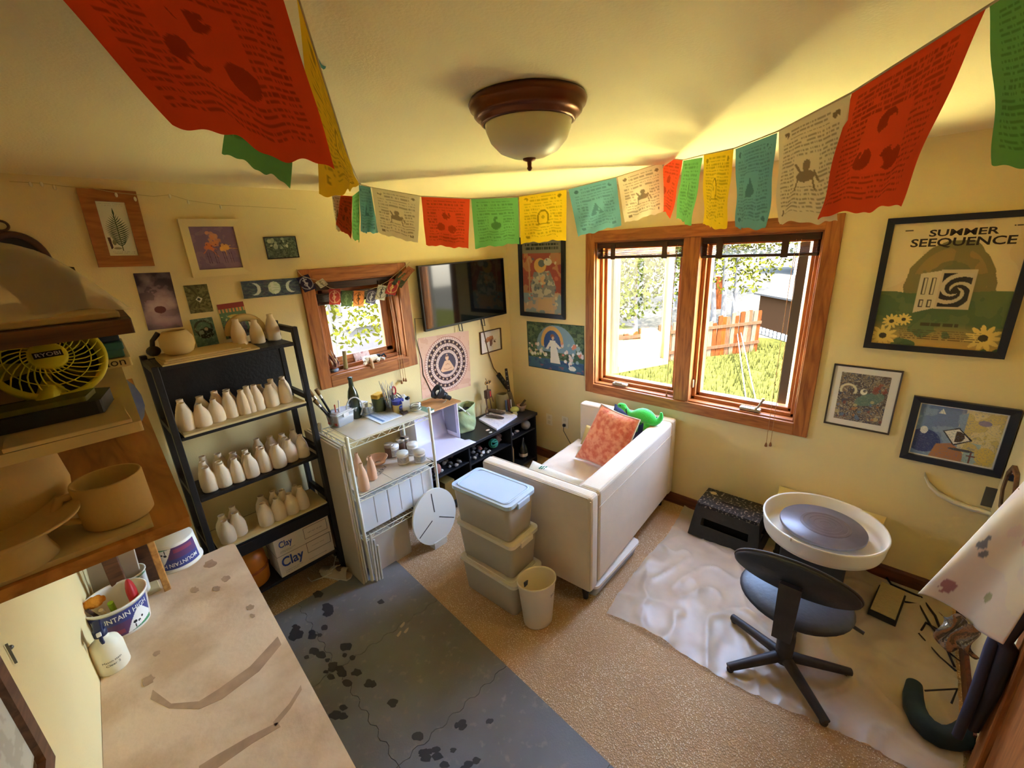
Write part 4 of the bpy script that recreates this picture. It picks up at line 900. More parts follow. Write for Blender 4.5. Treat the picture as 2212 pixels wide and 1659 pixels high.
# green cup with sponge
t = tag(MB().lathe([(0, 0), (.040, 0), (.046, .01), (.05, .10), (.046, .1), (.042, .012), (0, .01)], 28, M=T(1.40, 2.60, ZTP+.0005)).build('ceramic_cup', mat('green_glaze', S(92, 104, 76), .35)), 'dull green cup under the yellow sponge', 'cup')
tag(MB().box((0, 0, .016), (.085, .06, .032), M=T(1.395, 2.598, ZTP+.101) @ rotz(.4)).build('sponge', mat('yellow_sponge', S(226, 172, 60), .95, bump=.6, bs=90), bev=.008), 'yellow sponge block lying on the green cup', 'sponge')
# jar packed with steel tools
tj = Vector((1.445, 2.535, ZTP+.0005))
tag(MB().lathe([(0, 0), (.042, 0), (.045, .004), (.045, .09), (.05, .10), (.048, .10), (.043, .09), (.043, .006), (0, .005)], 28, M=T(*tj)).build('glass_jar', GL), 'glass jar packed with steel trimming tools', 'jar')
STEEL = mat('tool_steel', S(190, 184, 176), .28, .95); TW = mat('tool_wood', S(190, 150, 100), .6)
for i in range(14):
    a = i*2.4; r0 = .008+.02*((i*7) % 5)/5; x, y = tj.x+r0*math.cos(a), tj.y+r0*math.sin(a); h = .16+.07*((i*3) % 7)/7; lx, ly = r0*1.6*math.cos(a), r0*1.6*math.sin(a)
    t = thing('trimming_tool', 'steel tipped trimming tool in the packed glass jar', 'tool', (x, y, tj.z+.008), group='trimming tools in the packed glass jar')
    MB().tube([(0, 0, 0), (lx*.6, ly*.6, h*.62)], .0042, 7).build('handle', (TW, STEEL, HB, STEEL)[i % 4], t)
    q = Vector((lx*.6, ly*.6, h*.62)); e = Vector((lx, ly, h)); s_ = Vector((-math.sin(a), math.cos(a), 0))*.008
    MB().tube([q, (q+e)/2+s_, e, (q+e)/2-s_, q+Vector((0, 0, .0005))], .0016, 5).build('loop', STEEL, t)
t = thing('scissors', 'red handled shears standing in the packed glass jar', 'scissors', (tj.x+.03, tj.y, tj.z+.01)); MB().tube([(0, 0, 0), (.012, 0, .1)], .004, 6).build('blade', STEEL, t)
MB().tube([(.012+.014*math.cos(a), 0, .13+.028*math.sin(a)) for a in np.linspace(0, 2*PI, 12, endpoint=False)], .0055, 6, closed=True).build('handle', mat('red_grip', S(190, 50, 56), .4), t)
# petroleum jelly tub
p = FL(862, 888, ZTP); t = thing('jelly_jar', 'pale yellow jar with a blue lid on the wire shelf', 'jar', (p.x, p.y, ZTP+.0005), .2)
MB().prism(rrect(.075, .06, .024), 0, .055, sm=True).build('body', mat('pale_yellow_jelly', S(226, 212, 140), .3), t, bev=.006)
MB().prism(rrect(.08, .066, .026), .0555, .084, sm=True).build('lid', mat('royal_blue_lid', S(58, 64, 160), .35), t, bev=.005)
MB().prism([(x*.58, y*.7) for x, y in rrect(.08, .05, .02)], 0, .0012, M=T(0, -.0302, .030) @ Matrix.Rotation(PI/2, 4, 'X')).build('label', mat('blue_label', S(66, 84, 170), .4), t)
lt = MB(); put_text(lt, 'Vaseline', .036, .010, lambda x, y: (x, -.0318, .033+y)); put_text(lt, 'JELLY', .02, .005, lambda x, y: (x, -.0318, .022+y)); lt.build('lettering', INK, t)
# tablet, slab, basket, glass dish, book
c = [FL(*q, ZTP+.001) for q in ((786, 900), (823, 917), (869, 899), (830, 885))]
tt = thing('clipboard', 'white backed sheet with a blue band lying on the wire shelf', 'clipboard', (c[0]+c[2])/2)
MB().prism([(q.x, q.y) for q in c], ZTP+.001, ZTP+.007).build('board', WHITE, tt, world=True, bev=.001)
cv = Cv(60, 44, S(196, 214, 232), 1.4); cv.fill(cv.rect(.06, .76, .94, .88), S(80, 116, 160)); cv.fill(cv.rect(0, .96, 1, 1), S(240, 240, 240)); cv.fill(cv.script(.1, .1, .9, .66, 9, 5, .8), S(150, 176, 206), .7)
print_grid(cv, lambda u, v: (c[3]+(c[2]-c[3])*u)*(1-v)+(c[0]+(c[1]-c[0])*u)*v+Vector((0, 0, .0067))).build('print', PRINT, tt, world=True)
c2 = [FL(*q, ZTP+.001) for q in ((863, 891), (872, 897), (882, 891), (873, 885))]
tag(MB().prism([(q.x, q.y) for q in c2], ZTP+.001, ZTP+.011).build('dark_slab', mat('dark_slate', S(66, 54, 56), .4), bev=.002), 'small dark slab beside the blue lidded jar', 'slab')
t = thing('slotted_basket', 'white slotted basket holding a black clip beside the jar', 'basket', (1.53, 2.50, ZTP+.0005), -.35)
mb = MB(); w_, d_, h_ = .05, .15, .08
MB().span((-w_/2, -d_/2, 0), (w_/2, d_/2, .003)).build('bottom', WHITE, t)
for s_ in (-1, 1):
    for k in range(9): MB().box((s_*w_/2, -d_/2+.008+k*.0168, h_/2), (.002, .007, h_-.008)).build('side_bar', WHITE, t)
    MB().box((s_*w_/2, 0, h_-.005), (.003, d_, .012)).build('rim', WHITE, t)
    MB().box((0, s_*d_/2, h_/2), (w_, .002, h_)).build('end_wall', WHITE, t)
tag(MB().ball((1.535, 2.455, ZTP+.085), (.018, .016, .014), 12, 8).build('black_clip', mat('black_gloss', S(24, 24, 26), .2)), 'glossy black clip lying in the white slotted basket', 'clip')
tag(MB().tube([(1.508+.012*math.cos(a), 2.52+.028*math.sin(a), ZTP+.10+.012*math.sin(a)) for a in np.linspace(0, 2*PI, 14, endpoint=False)], .003, 6, closed=True).build('black_loop', HB), 'black cord loop sticking out of the white basket', 'cord')
p = FL(903, 884, ZTP); t = thing('glass_dish', 'cut glass dish with coiled clear beads by the green book', 'dish', (1.555, 2.40, ZTP+.0005))
MB().lathe([(0, 0), (.03, 0), (.042, .02), (.045, .045), (.042, .046), (.038, .02), (0, .006)], 24).build('body', GL, t)
for k in range(3): MB().tube([((.036-.004*k)*math.cos(a), (.036-.004*k)*math.sin(a), .012+.013*k) for a in np.linspace(0, 2*PI, 20, endpoint=False)], .004, 6, closed=True).build('bead_coil', mat('clear_bead', S(226, 224, 206), .15, spec=.9), t)
# ------------------------------------------------------------------ black console and its load
ZC_ = .54; CX0, CX1, CY0, CY1 = 1.63, 2.905, 2.45, 2.835
cs = thing('black_console', 'long black low cabinet with open bays of stones below the television', 'cabinet', ((CX0+CX1)/2, 2.64, 0))
BC = mat('black_console_paint', S(34, 34, 36), .4, var=.3, vs=10)
def cbox(n, a, b, bev=.003): return MB().span(a, b).build(n, BC, cs, world=True, bev=bev)
cbox('cabinet_top', (CX0-.01, CY0-.012, ZC_-.03), (CX1+.012, CY1, ZC_), .005)
for x in (CX0, 2.035, 2.545, CX1-.018): cbox('divider', (x, CY0, .02), (x+.018, CY1-.012, ZC_-.0305))
for x0, x1, z in ((CX0+.0185, 2.0345, .385), (2.0535, 2.5445, .35), (2.5635, CX1-.0185, .385)): cbox('shelf', (x0, CY0+.004, z-.014), (x1, CY1-.013, z))
cbox('bottom', (CX0+.0185, CY0+.002, .06), (CX1-.0185, CY1-.013, .078)); cbox('back', (CX0, CY1-.0115, .06), (CX1, CY1, ZC_-.031), 0)
MB().prism([(0, 0), (.05, 0), (.06, .08), (.04, .2), (.055, .33), (.03, .46), (0, .46)], 2.5, 2.515, M=Matrix(((1, 0, 0, CX1), (0, 0, 1, 0), (0, 1, 0, .05), (0, 0, 0, 1)))).build('scroll_side', BC, cs, world=True)
STN = [mat('grey_pebble', S(150, 142, 136), .8, var=.3, vs=20), mat('pink_pebble', S(196, 130, 110), .7, var=.3, vs=15), mat('white_pebble', S(216, 208, 196), .7, var=.1, vs=20), mat('dark_pebble', S(86, 80, 80), .7, var=.3, vs=20), mat('green_pebble', S(104, 124, 110), .6, var=.3, vs=15)]
stone_me = [MB().ball((0, 0, 0), (1, .75, .55), 12, 8, fn=lambda d, k=k: 1+.10*math.sin(3*d[0]+k)+.09*math.cos(4*d[1]+2*k+d[2]*3)) for k in range(3)]
def stones(n, x0, x1, y0, y1, z, s0, s1, label, grp, seed, mats_):
    r_ = np.random.RandomState(seed); placed = []; tries = 0; proto = {}
    while len(placed) < n and tries < 4000:
        tries += 1; s_ = s0+(s1-s0)*r_.rand(); x, y = x0+(x1-x0)*r_.rand(), y0+(y1-y0)*r_.rand()
        if any(math.hypot(x-a, y-b) < (s_+c_)*.95 for a, b, c_ in placed): continue
        placed.append((x, y, s_)); k = r_.randint(3); m = mats_[r_.randint(len(mats_))]
        if (k, m) in proto: o = proto[(k, m)].copy(); COL.objects.link(o)
        else: o = proto[(k, m)] = stone_me[k].build('stone', STN[m])
        o.location = (x, y, z+.50*s_); o.scale = (s_, s_, s_); o.rotation_euler = (0, 0, r_.rand()*6); tag(o, label, 'stone', grp)
stones(24, 1.70, 2.0, 2.475, 2.70, .386, .016, .03, 'smooth stone in the console bay nearest the wire shelf', 'stones in the console bay nearest the wire shelf', 1, [0, 2, 3, 0, 4])
stones(26, 2.08, 2.33, 2.475, 2.70, .351, .014, .027, 'smooth stone on the shelf of the middle console bay', 'stones in the middle console bay', 2, [0, 1, 2, 3, 2])
stones(9, 2.60, 2.75, 2.475, 2.65, .386, .016, .028, 'smooth stone in the console bay nearest the window wall', 'stones in the console bay nearest the window wall', 3, [0, 2, 3])
p = WY(955, 995, 2.50); tag(MB().ball((1.745, 2.50, .386+.045), (.032, .03, .047), 14, 10).build('stone', STN[1]), 'upright salmon pink stone at the wire shelf end of the console', 'stone')
tl_ = thing('yarn_ball', 'tangled teal yarn on the shelf of the middle console bay', 'yarn', (2.385, 2.52, .351))
TEAL = mat('teal_yarn', S(50, 130, 110), .9)
for k in range(7):
    q = Matrix.Rotation(k*.9, 4, (math.sin(k), math.cos(k*2), .3)); MB().tube([Vector((0, 0, .045)) + (q @ Vector((.038*math.cos(a), .038*math.sin(a), .008*math.sin(3*a)))) for a in np.linspace(0, 2*PI, 16, endpoint=False)], .007, 6, closed=True).build('strand', TEAL, tl_)
tag(MB().ball((2.47, 2.56, .351+.05), (.05, .04, .05), 14, 10, fn=lambda d: 1+.15*math.sin(7*d[0]+6*d[2])).build('coral_lump', mat('brown_coral', S(110, 78, 66), .9, var=.5, vs=25, bump=.6, bs=40)), 'knobbly brown lump beside the teal yarn', 'ornament')
p = WY(1135, 914, 2.50); tag(MB().ball((p.x, 2.50, .386+.047), .046, 20, 14).build('stone_globe', mat('grey_globe', S(150, 146, 136), .6, var=.3, vs=10)), 'grey stone globe in the console bay nearest the window wall', 'globe')
t = thing('glass_bottle', 'dark bottle with a white band on the console floor', 'bottle', (2.79, 2.53, .0785))
MB().lathe([(0, 0), (.04, 0), (.042, .01), (.042, .10), (.03, .14), (.014, .17), (.014, .22), (0, .221)], 20).build('body', mat('dark_bottle_glass', S(40, 46, 44), .12, spec=.8), t); MB().lathe([(.0428, .03), (.0428, .06)], 20, cap=False).build('label', WHITE, t)
for k, (x, lb) in enumerate(((2.66, 'pale driftwood stick standing on the console floor'), (2.61, 'brown driftwood stick standing on the console floor'))):
    tag(MB().tube([(x, 2.56, .079), (x+.02, 2.57, .2), (x+.01, 2.6, .33)], [.016, .013, .008], 8).build('driftwood', mat(f'driftwood_{k}', (S(180, 154, 110), S(120, 96, 66))[k], .85)), lb, 'driftwood')
tag(MB().span((1.80, 2.5, .0785), (1.9, 2.62, .27)).build('amber_box', mat('amber_card', S(130, 104, 48), .6), bev=.003), 'mustard box on the floor of the console', 'box')
# photo light box on the console
LW = mat('lightbox_white', S(232, 228, 240), .6); lb_ = thing('light_box', 'white photo light box with a tan lid on the console', 'light box', (1.88, 2.7, ZC_))
z0 = ZC_+.0005; LB = dict(x0=1.66, x1=2.085, y0=2.60, y1=2.83, h=.325)
MB().span((LB['x0'], LB['y1']-.006, z0), (LB['x1'], LB['y1'], z0+LB['h'])).build('back_panel', LW, lb_, world=True)
MB().span((LB['x0'], LB['y0'], z0), (LB['x0']+.006, LB['y1']-.0065, z0+LB['h'])).build('side_panel', LW, lb_, world=True)
y0, y1, x1, zt = LB['y0'], LB['y1']-.0065, LB['x1'], z0+LB['h']
def ringpanel(x, yy0, yy1, za, zb, b, m, name):
    o = [(yy0, za), (yy1, za), (yy1, zb), (yy0, zb)]; i = [(yy0+b, za+b), (yy1-b, za+b), (yy1-b, zb-b), (yy0+b, zb-b)]
    vs = [(x-.006, *q) for q in o+i]+[(x, *q) for q in o+i]; fs = []
    for k in range(4):
        k2 = (k+1) % 4; fs += [(k, k2, 4+k2, 4+k), (8+k, 12+k, 12+k2, 8+k2), (k, 8+k, 8+k2, k2), (4+k, 4+k2, 12+k2, 12+k)]
    mb = MB(); mb.add(vs, fs); mb.build(name, m, lb_, world=True)
ringpanel(x1, y0, y1, z0, zt, .035, LW, 'side_panel')
MB().span((x1-.004, y0+.035, z0+.035), (x1-.002, y1-.035, zt-.035)).build('diffuser', mat('grey_diffuser', S(150, 152, 162), .5), lb_, world=True)
c = [FL(*q, zt+.001) for q in ((985, 866), (934, 884), (880, 892), (935, 852))]
MB().span((LB['x0']-.01, LB['y0']-.03, zt+.0005), (LB['x1']+.02, LB['y1']+.003, zt+.010)).build('lid_board', wood('tan_board', S(198, 146, 92), S(168, 116, 66), 'X', 5, .6), lb_, world=True, bev=.002)
def sweep(u, v):
    x = 1.655+.42*u; s_ = v*.50
    y = 2.425+s_ if s_ < .33 else 2.755+min(.05, (s_-.33)*.4); z = z0+.002+(0 if s_ < .33 else (s_-.33)*1.2)
    return (x+(.03 if s_ < .1 else 0), y, z+.004*math.sin(3*u)*(s_ < .2))
MB().grid(sweep, 10, 24).build('paper_sweep', mat('white_paper_sheet', S(226, 224, 244), .7), lb_, world=True, solid=.001)
gb = thing('green_book', 'green covered book lying on the tan lid of the light box', 'book', (1.735, 2.63, zt+.0105), .1)
MB().span((-.07, -.09, .001), (.07, .09, .019)).build('pages', mat('book_pages', S(232, 228, 210), .8), gb); MB().span((-.072, -.092, .0192), (.072, .092, .022)).build('cover', mat('sage_cover', S(104, 132, 108), .6), gb); MB().span((-.0755, -.092, .0), (-.0725, .092, .022)).build('spine', mat('sage_cover', S(104, 132, 108), .6), gb)
# black clamp lamp lying on the light box
LP = Vector((1.995, 2.66, zt+.075)); ax = Vector((-.78, .22, .60)).normalized(); M = frame_to(LP, LP+ax)
lm = thing('clamp_lamp', 'black cone lamp head resting on the light box lid', 'lamp', LP); LBK = mat('black_lamp_enamel', S(34, 34, 36), .35, var=.1, vs=20)
MB().lathe([(.0, -.075), (.018, -.075), (.019, -.03), (.03, -.028), (.032, -.012), (.03, -.01), (.046, .05), (.058, .052), (.06, .075), (.057, .076), (.04, .01), (0, 0)], 28, M=M).build('shade', LBK, lm, world=True)
MB().lathe([(.0, .02), (.02, .025), (.024, .045), (.014, .062), (0, .066)], 16, M=M).build('bulb', mat('frosted_bulb', S(230, 230, 226), .4), lm, world=True)
MB().tube([LP-ax*.05, LP+Vector((.01, -.01, -.06)), LP+Vector((-.02, -.01, -.068))], .004, 7).build('clamp_arm', FER, lm, world=True)
# green tote bag
bg_ = thing('tote_bag', 'sage green cloth tote bag slumped on the console', 'bag', (2.24, 2.70, ZC_), .1)
SAGE = mat('sage_canvas', S(172, 188, 138), .9, var=.12, vs=9, bump=.3, bs=30)
def bagpt(u, v):
    a = 2*PI*u; w_ = .10*(1-.12*v+.05*math.sin(3*a+4*v)); d_ = .065*(1+.05*math.cos(4*a+5*v)); e = 2.6
    c_, s_ = math.cos(a), math.sin(a); k = (abs(c_)**e+abs(s_)**e)**(-1/e)
    return (w_*k*c_+.010*math.sin(11*v+3*a), d_*k*s_+.006*math.sin(14*v+5*a), .002+.215*v*(1+.10*math.cos(a)))
MB().grid(bagpt, 48, 16).build('body', SAGE, bg_, solid=.004); MB().prism([(.092*math.cos(2*PI*i/24), .058*math.sin(2*PI*i/24)) for i in range(24)], .002, .006).build('bottom', SAGE, bg_)
MB().box((.01, .01, .13), (.12, .07, .12)).build('dark_contents', mat('dark_bag_contents', S(40, 38, 36), .9), bg_, bev=.02)
MB().tube([(-.06, -.067, .2), (-.1, -.075, .24), (-.13, -.06, .27)], .006, 6).build('strap', mat('white_strap', S(226, 222, 206), .8), bg_); MB().tube([(-.04, -.066, .19), (-.015, -.075, .15)], .004, 6).build('tie', mat('white_strap', S(226, 222, 206), .8), bg_)
# notebook and driftwood
c = [FL(*q, ZC_+.02) for q in ((1034, 904), (1073, 926), (1117, 897), (1078, 880))]
nb = thing('sketch_book', 'open white sketch pad under two driftwood pieces on the console', 'book', (c[0]+c[2])/2)
MB().prism([(q.x, q.y) for q in c], ZC_+.001, ZC_+.018).build('pages', mat('white_pages', S(222, 220, 236), .8), nb, world=True, bev=.001)
cv = Cv(50, 40, S(226, 224, 240), 1.2); cv.fill(cv.script(.06, .1, .94, .9, 14, 8, .5, .3), S(170, 166, 200), .6)
print_grid(cv, lambda u, v: (c[3]+(c[2]-c[3])*u)*(1-v)+(c[0]+(c[1]-c[0])*u)*v+Vector((0, 0, -.0012))).build('top_page', PRINT, nb, world=True)
MB().prism([(q.x+.006, q.y-.008) for q in c], ZC_+.0002, ZC_+.0012).build('cover', mat('grey_cover', S(90, 90, 96), .6), nb, world=True)
DW = mat('grey_driftwood', S(112, 94, 84), .9, var=.4, vs=8, bump=.5, bs=25, stretch=(1, 5, 5))
for k, (a, b, r_, lb) in enumerate((((1052, 897), (1088, 902), .019, 'darker driftwood piece lying across the sketch pad nearest its edge'), ((1056, 886), (1090, 893), .026, 'thick driftwood piece lying across the sketch pad nearer the wall'))):
    A, B = FL(*a, ZC_+.037), FL(*b, ZC_+.037); A.z = B.z = ZC_+.020+r_*.75
    tag(MB().tube([A, A*.7+B*.3+Vector((0, .01, 0)), A*.3+B*.7+Vector((0, -.006, 0)), B], [r_*.5, r_*.75, r_*.74, r_*.4], 9).build('driftwood', DW), lb, 'driftwood')
# wire robot figurine with owl eyes
rb = thing('robot_figurine', 'little scrap metal robot with round owl eyes on the console', 'figurine', (2.60, 2.775, ZC_), .1)
RUST = mat('rusty_metal', S(116, 84, 66), .5, .6, var=.3, vs=20)
MB().span((-.032, -.02, .17), (.032, .02, .25)).build('torso', RUST, rb, bev=.004); MB().span((.004, -.0225, .185), (.022, -.0205, .238)).build('red_gauge', mat('red_gauge', S(200, 60, 50), .5), rb)
for s_ in (-1, 1):
    MB().tube([(s_*.022, 0, .17), (s_*.03, -.005, .09), (s_*.026, -.02, .003)], .005, 6).build('leg', RUST, rb); MB().tube([(s_*.033, 0, .24), (s_*.045, -.01, .17), (s_*.05, -.02, .12)], .004, 6).build('arm', RUST, rb)
    MB().lathe([(0, 0), (.02, 0), (.02, .012), (.016, .014), (.015, .006), (0, .006)], 20, M=T(s_*.021, -.008, .325) @ Matrix.Rotation(PI/2, 4, 'X')).build('eye_ring', mat('brass_ring', S(190, 150, 90), .35, .8), rb); MB().ball((s_*.021, -.016, .325), .009, 10, 8).build('eye', mat('black_gloss', S(24, 24, 26), .2), rb)
MB().tube([(0, 0, .25), (0, 0, .31)], .005, 6).build('neck', RUST, rb); MB().tube([(0, .002, .335), (-.012, .004, .365)], .0025, 5).build('antenna', RUST, rb)
MB().tube([(-.08, -.03, .003), (-.075, -.03, .07), (-.05, -.02, .095), (-.02, -.01, .085)], .005, 6).build('tail_wire', RUST, rb)
tag(MB().lathe([(0, 0), (.055, 0), (.062, .01), (.062, .13), (.055, .16), (.045, .168), (.05, .15), (.056, .12), (.056, .012), (0, .01)], 30, M=T(2.775, 2.76, ZC_+.0005)).build('stone_crock', mat('khaki_glaze', S(136, 124, 88), .5, var=.15, vs=8)), 'khaki stoneware crock near the wall corner on the console', 'crock')
for k, (x, y, h, c_, lb) in enumerate(((2.725, 2.66, .13, S(60, 76, 100), 'blue handled knife standing among tools by the crock'), (2.755, 2.655, .13, S(110, 50, 40), 'red handled tool standing by the crock'), (2.785, 2.65, .12, S(216, 216, 216), 'white pen standing by the crock'))):
    tag(MB().tube([(x, y, ZC_+.001), (x+.004, y+.01, ZC_+h)], .009 if k < 2 else .005, 8).build('standing_tool', mat(f'tool_col_{k}', c_, .4)), lb, 'tool')
# tall cone pipe
p = Vector((2.87, 2.755, ZC_)); pc = thing('cone_pipe', 'tall dark spotted pipe rising from a grey cone by the corner', 'ornament', p)
MB().lathe([(0, 0), (.055, 0), (.05, .03), (.04, .08), (.028, .14), (.018, .165), (0, .166)], 24).build('cone', mat('grey_rough_cone', S(120, 112, 96), .9, bump=.5, bs=60), pc)
M = T(0, 0, .155) @ Matrix.Rotation(-.10, 4, 'Y'); MB().tube([M @ Vector((0, 0, 0)), M @ Vector((0, 0, .12)), M @ Vector((0, 0, .245))], [.016, .0155, .013], 12).build('pipe', mat('dark_pipe', S(46, 38, 40), .5), pc)
for k in range(5): MB().ball(tuple(M @ Vector((-.012, -.010, .03+.048*k))), .006, 8, 6).build('spot', mat('pale_spot', S(180, 170, 160), .5), pc)
mh = thing('glass_mushroom', 'olive glass mushroom lamp on the console edge', 'ornament', (2.735, 2.565, ZC_))
MB().lathe([(0, 0), (.022, 0), (.026, .01), (.02, .03), (.014, .04), (0, .04)], 20).build('stem', mat('clear_olive_glass', S(196, 190, 130), .1, spec=.9), mh); MB().lathe([(.012, .04), (.045, .05), (.042, .068), (.025, .082), (0, .086)], 24).build('cap', mat('olive_glass', S(150, 146, 60), .12, spec=.9), mh)
mr = thing('mortar', 'grey stone mortar in the window end corner of the console', 'mortar', (2.862, 2.59, ZC_))
MB().lathe([(0, 0), (.03, 0), (.028, .015), (.042, .035), (.048, .06), (.043, .061), (.036, .035), (0, .022)], 24).build('bowl', mat('pinkish_stone', S(170, 140, 120), .7, var=.15, vs=15), mr)
tag(MB().tube([(2.85, 2.59, ZC_+.05), (2.885, 2.585, ZC_+.08), (2.905, 2.575, ZC_+.10)], [.014, .010, .011], 10).build('pestle', mat('dark_stone', S(80, 66, 56), .7)), 'dark pestle leaning in the grey stone mortar', 'pestle')
sp = [tag(MB().ball((x, y, ZC_+.0045), (s_, s_*.7, .004), 10, 6).build('shell', STN[2]), f'flat pale shell on the console edge, {ORD[i]} from the tote bag', 'shell', 'flat pale shells') for i, (x, y, s_) in enumerate(((2.33, 2.52, .022), (2.31, 2.465, .018), (2.40, 2.475, .014)))]
# ------------------------------------------------------------------ foam floor mat of interlocking tiles
def mat_mat():
    m = mat('grey_foam', S(134, 136, 142), .85, var=.22, vs=2.2, col2=S(116, 112, 106), bump=.12, bs=140, spec=.15); N = m.node_tree.nodes; L = m.node_tree.links
    b = N['Principled BSDF']; src = b.inputs['Base Color'].links[0].from_socket
    tc = [n for n in N if n.type == 'TEX_COORD'][0]
    n2 = N.new('ShaderNodeTexNoise'); n2.inputs['Scale'].default_value = 26; n2.inputs['Detail'].default_value = 7; L.new(tc.outputs['Object'], n2.inputs['Vector'])
    r2 = N.new('ShaderNodeValToRGB'); r2.color_ramp.elements[0].position = .60; r2.color_ramp.elements[1].position = .74; r2.color_ramp.elements[0].color = (0, 0, 0, 1); r2.color_ramp.elements[1].color = (.5, .5, .5, 1)
    L.new(n2.outputs[0], r2.inputs[0])
    mx = N.new('ShaderNodeMixRGB'); mx.inputs[2].default_value = (*S(160, 154, 144), 1); L.new(r2.outputs[0], mx.inputs[0]); L.new(src, mx.inputs[1]); L.new(mx.outputs[0], b.inputs['Base Color']); return m
FOAM = mat_mat()
fm = thing('foam_floor_mat', 'dark grey interlocking foam mat with dark wet spots beside the work table', 'floor mat', (.9, 1.3, 0))
TS = .622; U0 = Vector((1.045, 0, 0))           # right edge line x = 1.045 + .066 y
dU = Vector((.066, 1, 0)).normalized(); dV = Vector((-1, .066, 0)).normalized()
def jig(i): return .0085*(1 if (i//2) % 2 else -1)
NJ = 26
def tile(r, c):
    """corner at row r (along), column c (across); jig edges only where a neighbour meets"""
    def P(a, b): return U0+dU*(a*TS-.04)+dV*(b*TS)
    pts = []
    def edge(p0, p1, nrm, on):
        for k in range(NJ):
            t = k/NJ; o = jig(k) if (on and 1 < k < NJ-1) else 0
            pts.append(p0+(p1-p0)*t+nrm*o)
    edge(P(r, c), P(r+1, c), dV, c > 0); edge(P(r+1, c), P(r+1, c+1), dU, r < 3)
    q = []
    edge(P(r+1, c+1), P(r, c+1), dV, False)
    if c < 1:
        s_ = len(pts)-NJ
        for k in range(NJ): pts[s_+k] = P(r+1, c+1)+(P(r, c+1)-P(r+1, c+1))*(k/NJ)+dV*(jig(NJ-k) if 1 < NJ-k < NJ-1 else 0)
    edge(P(r, c+1), P(r, c), dU, False)
    if r > -1:
        s_ = len(pts)-NJ
        for k in range(NJ): pts[s_+k] = P(r, c+1)+(P(r, c)-P(r, c+1))*(k/NJ)+dU*(jig(NJ-k) if 1 < NJ-k < NJ-1 else 0)
    cx_ = sum(p.x for p in pts)/len(pts); cy_ = sum(p.y for p in pts)/len(pts)
    MB().prism([(cx_+(p.x-cx_)*.9955, cy_+(p.y-cy_)*.9955) for p in pts], .001, .0125).build('tile', FOAM, fm, world=True)
for r in range(-1, 4):
    for c in range(2): tile(r, c)
WET = mat('wet_spot', S(60, 58, 60), .5)
r_ = np.random.RandomState(11); wets = []
for (a, b, n, sx, sy) in ((640, 1362, 7, 22, 26), (722, 1430, 15, 48, 42), (812, 1475, 3, 16, 8), (850, 1525, 2, 8, 8), (740, 1540, 3, 22, 12), (705, 1322, 5, 22, 20), (990, 1565, 3, 22, 8), (925, 1632, 11, 36, 30), (1010, 1645, 5, 50, 14), (1060, 1560, 1, 2, 2), (822, 1300, 1, 2, 2), (690, 1360, 4, 22, 14)):
    for k in range(n):
        s_ = 5+7*r_.rand(); wets.append((a+r_.randn()*sx*.5, b+r_.randn()*sy*.5, s_*1.1, s_*.8, -.4+r_.rand()*.4))
for i, w in enumerate(wets): MB().prism([(q.x, q.y) for q in blob(*w, i, .0125, 11)], .0125, .0131+.00003*(i % 9)).build('wet_spot', WET, fm, world=True)
for i, (a, b) in enumerate(((870, 1350), (878, 1362), (862, 1370))):
    MB().prism([(q.x, q.y) for q in blob(a, b, 8, 3, -.9, i+50, .0125, 8)], .0125, .0133).build('clay_smear', GREYB, fm, world=True)

# ------------------------------------------------------------------ plastic drop cloth
def sheet_mat():
    m = bpy.data.materials.new('clear_drop_cloth'); m.use_nodes = True; N = m.node_tree.nodes; L = m.node_tree.links
    b = N['Principled BSDF']; b.inputs['Base Color'].default_value = (*S(236, 224, 206), 1); b.inputs['Roughness'].default_value = .32; b.inputs['Specular IOR Level'].default_value = .6
    tc = N.new('ShaderNodeTexCoord'); n = N.new('ShaderNodeTexNoise'); n.inputs['Scale'].default_value = 2.2; n.inputs['Detail'].default_value = 5; L.new(tc.outputs['Object'], n.inputs['Vector'])
    r = N.new('ShaderNodeMapRange'); r.inputs[1].default_value = .3; r.inputs[2].default_value = .7; r.inputs[3].default_value = .34; r.inputs[4].default_value = .62
    L.new(n.outputs[0], r.inputs[0]); L.new(r.outputs[0], b.inputs['Alpha']); return m
SHEET = sheet_mat()
nf = Cv(8, 8, (0, 0, 0))
_g = np.random.RandomState(21).rand(64, 64)
def vn(x, y):
    xi, yi = int(math.floor(x)), int(math.floor(y)); fx, fy = x-xi, y-yi; fx = fx*fx*(3-2*fx); fy = fy*fy*(3-2*fy)
    g = lambda a, b: _g[b % 64][a % 64]
    return g(xi, yi)*(1-fx)*(1-fy)+g(xi+1, yi)*fx*(1-fy)+g(xi, yi+1)*(1-fx)*fy+g(xi+1, yi+1)*fx*fy
def ridge(x, y): return 1-abs(2*vn(x, y)-1)
def sheetpt(u, v):
    x0 = 1.73+.10*(1-v)+.02*math.sin(9*v); x = x0+(3.035-x0)*u; y = -.47+(1.455+.05*u)*v+.012*math.sin(7*u)*v
    z = .0035+.016*ridge(3.1*x+1.6*y, 5*y-2*x)**5+.012*ridge(7*x-3*y, 3*x+9*y)**6+.004*vn(16*x, 22*y)
    if u < .06: z += .006*(1-u/.06)*ridge(12*y, 2)**2
    return (x, y, z)
tag(MB().grid(sheetpt, 110, 120).build('drop_cloth', SHEET), 'wrinkled translucent plastic drop cloth under the pottery wheel and stool', 'drop cloth')

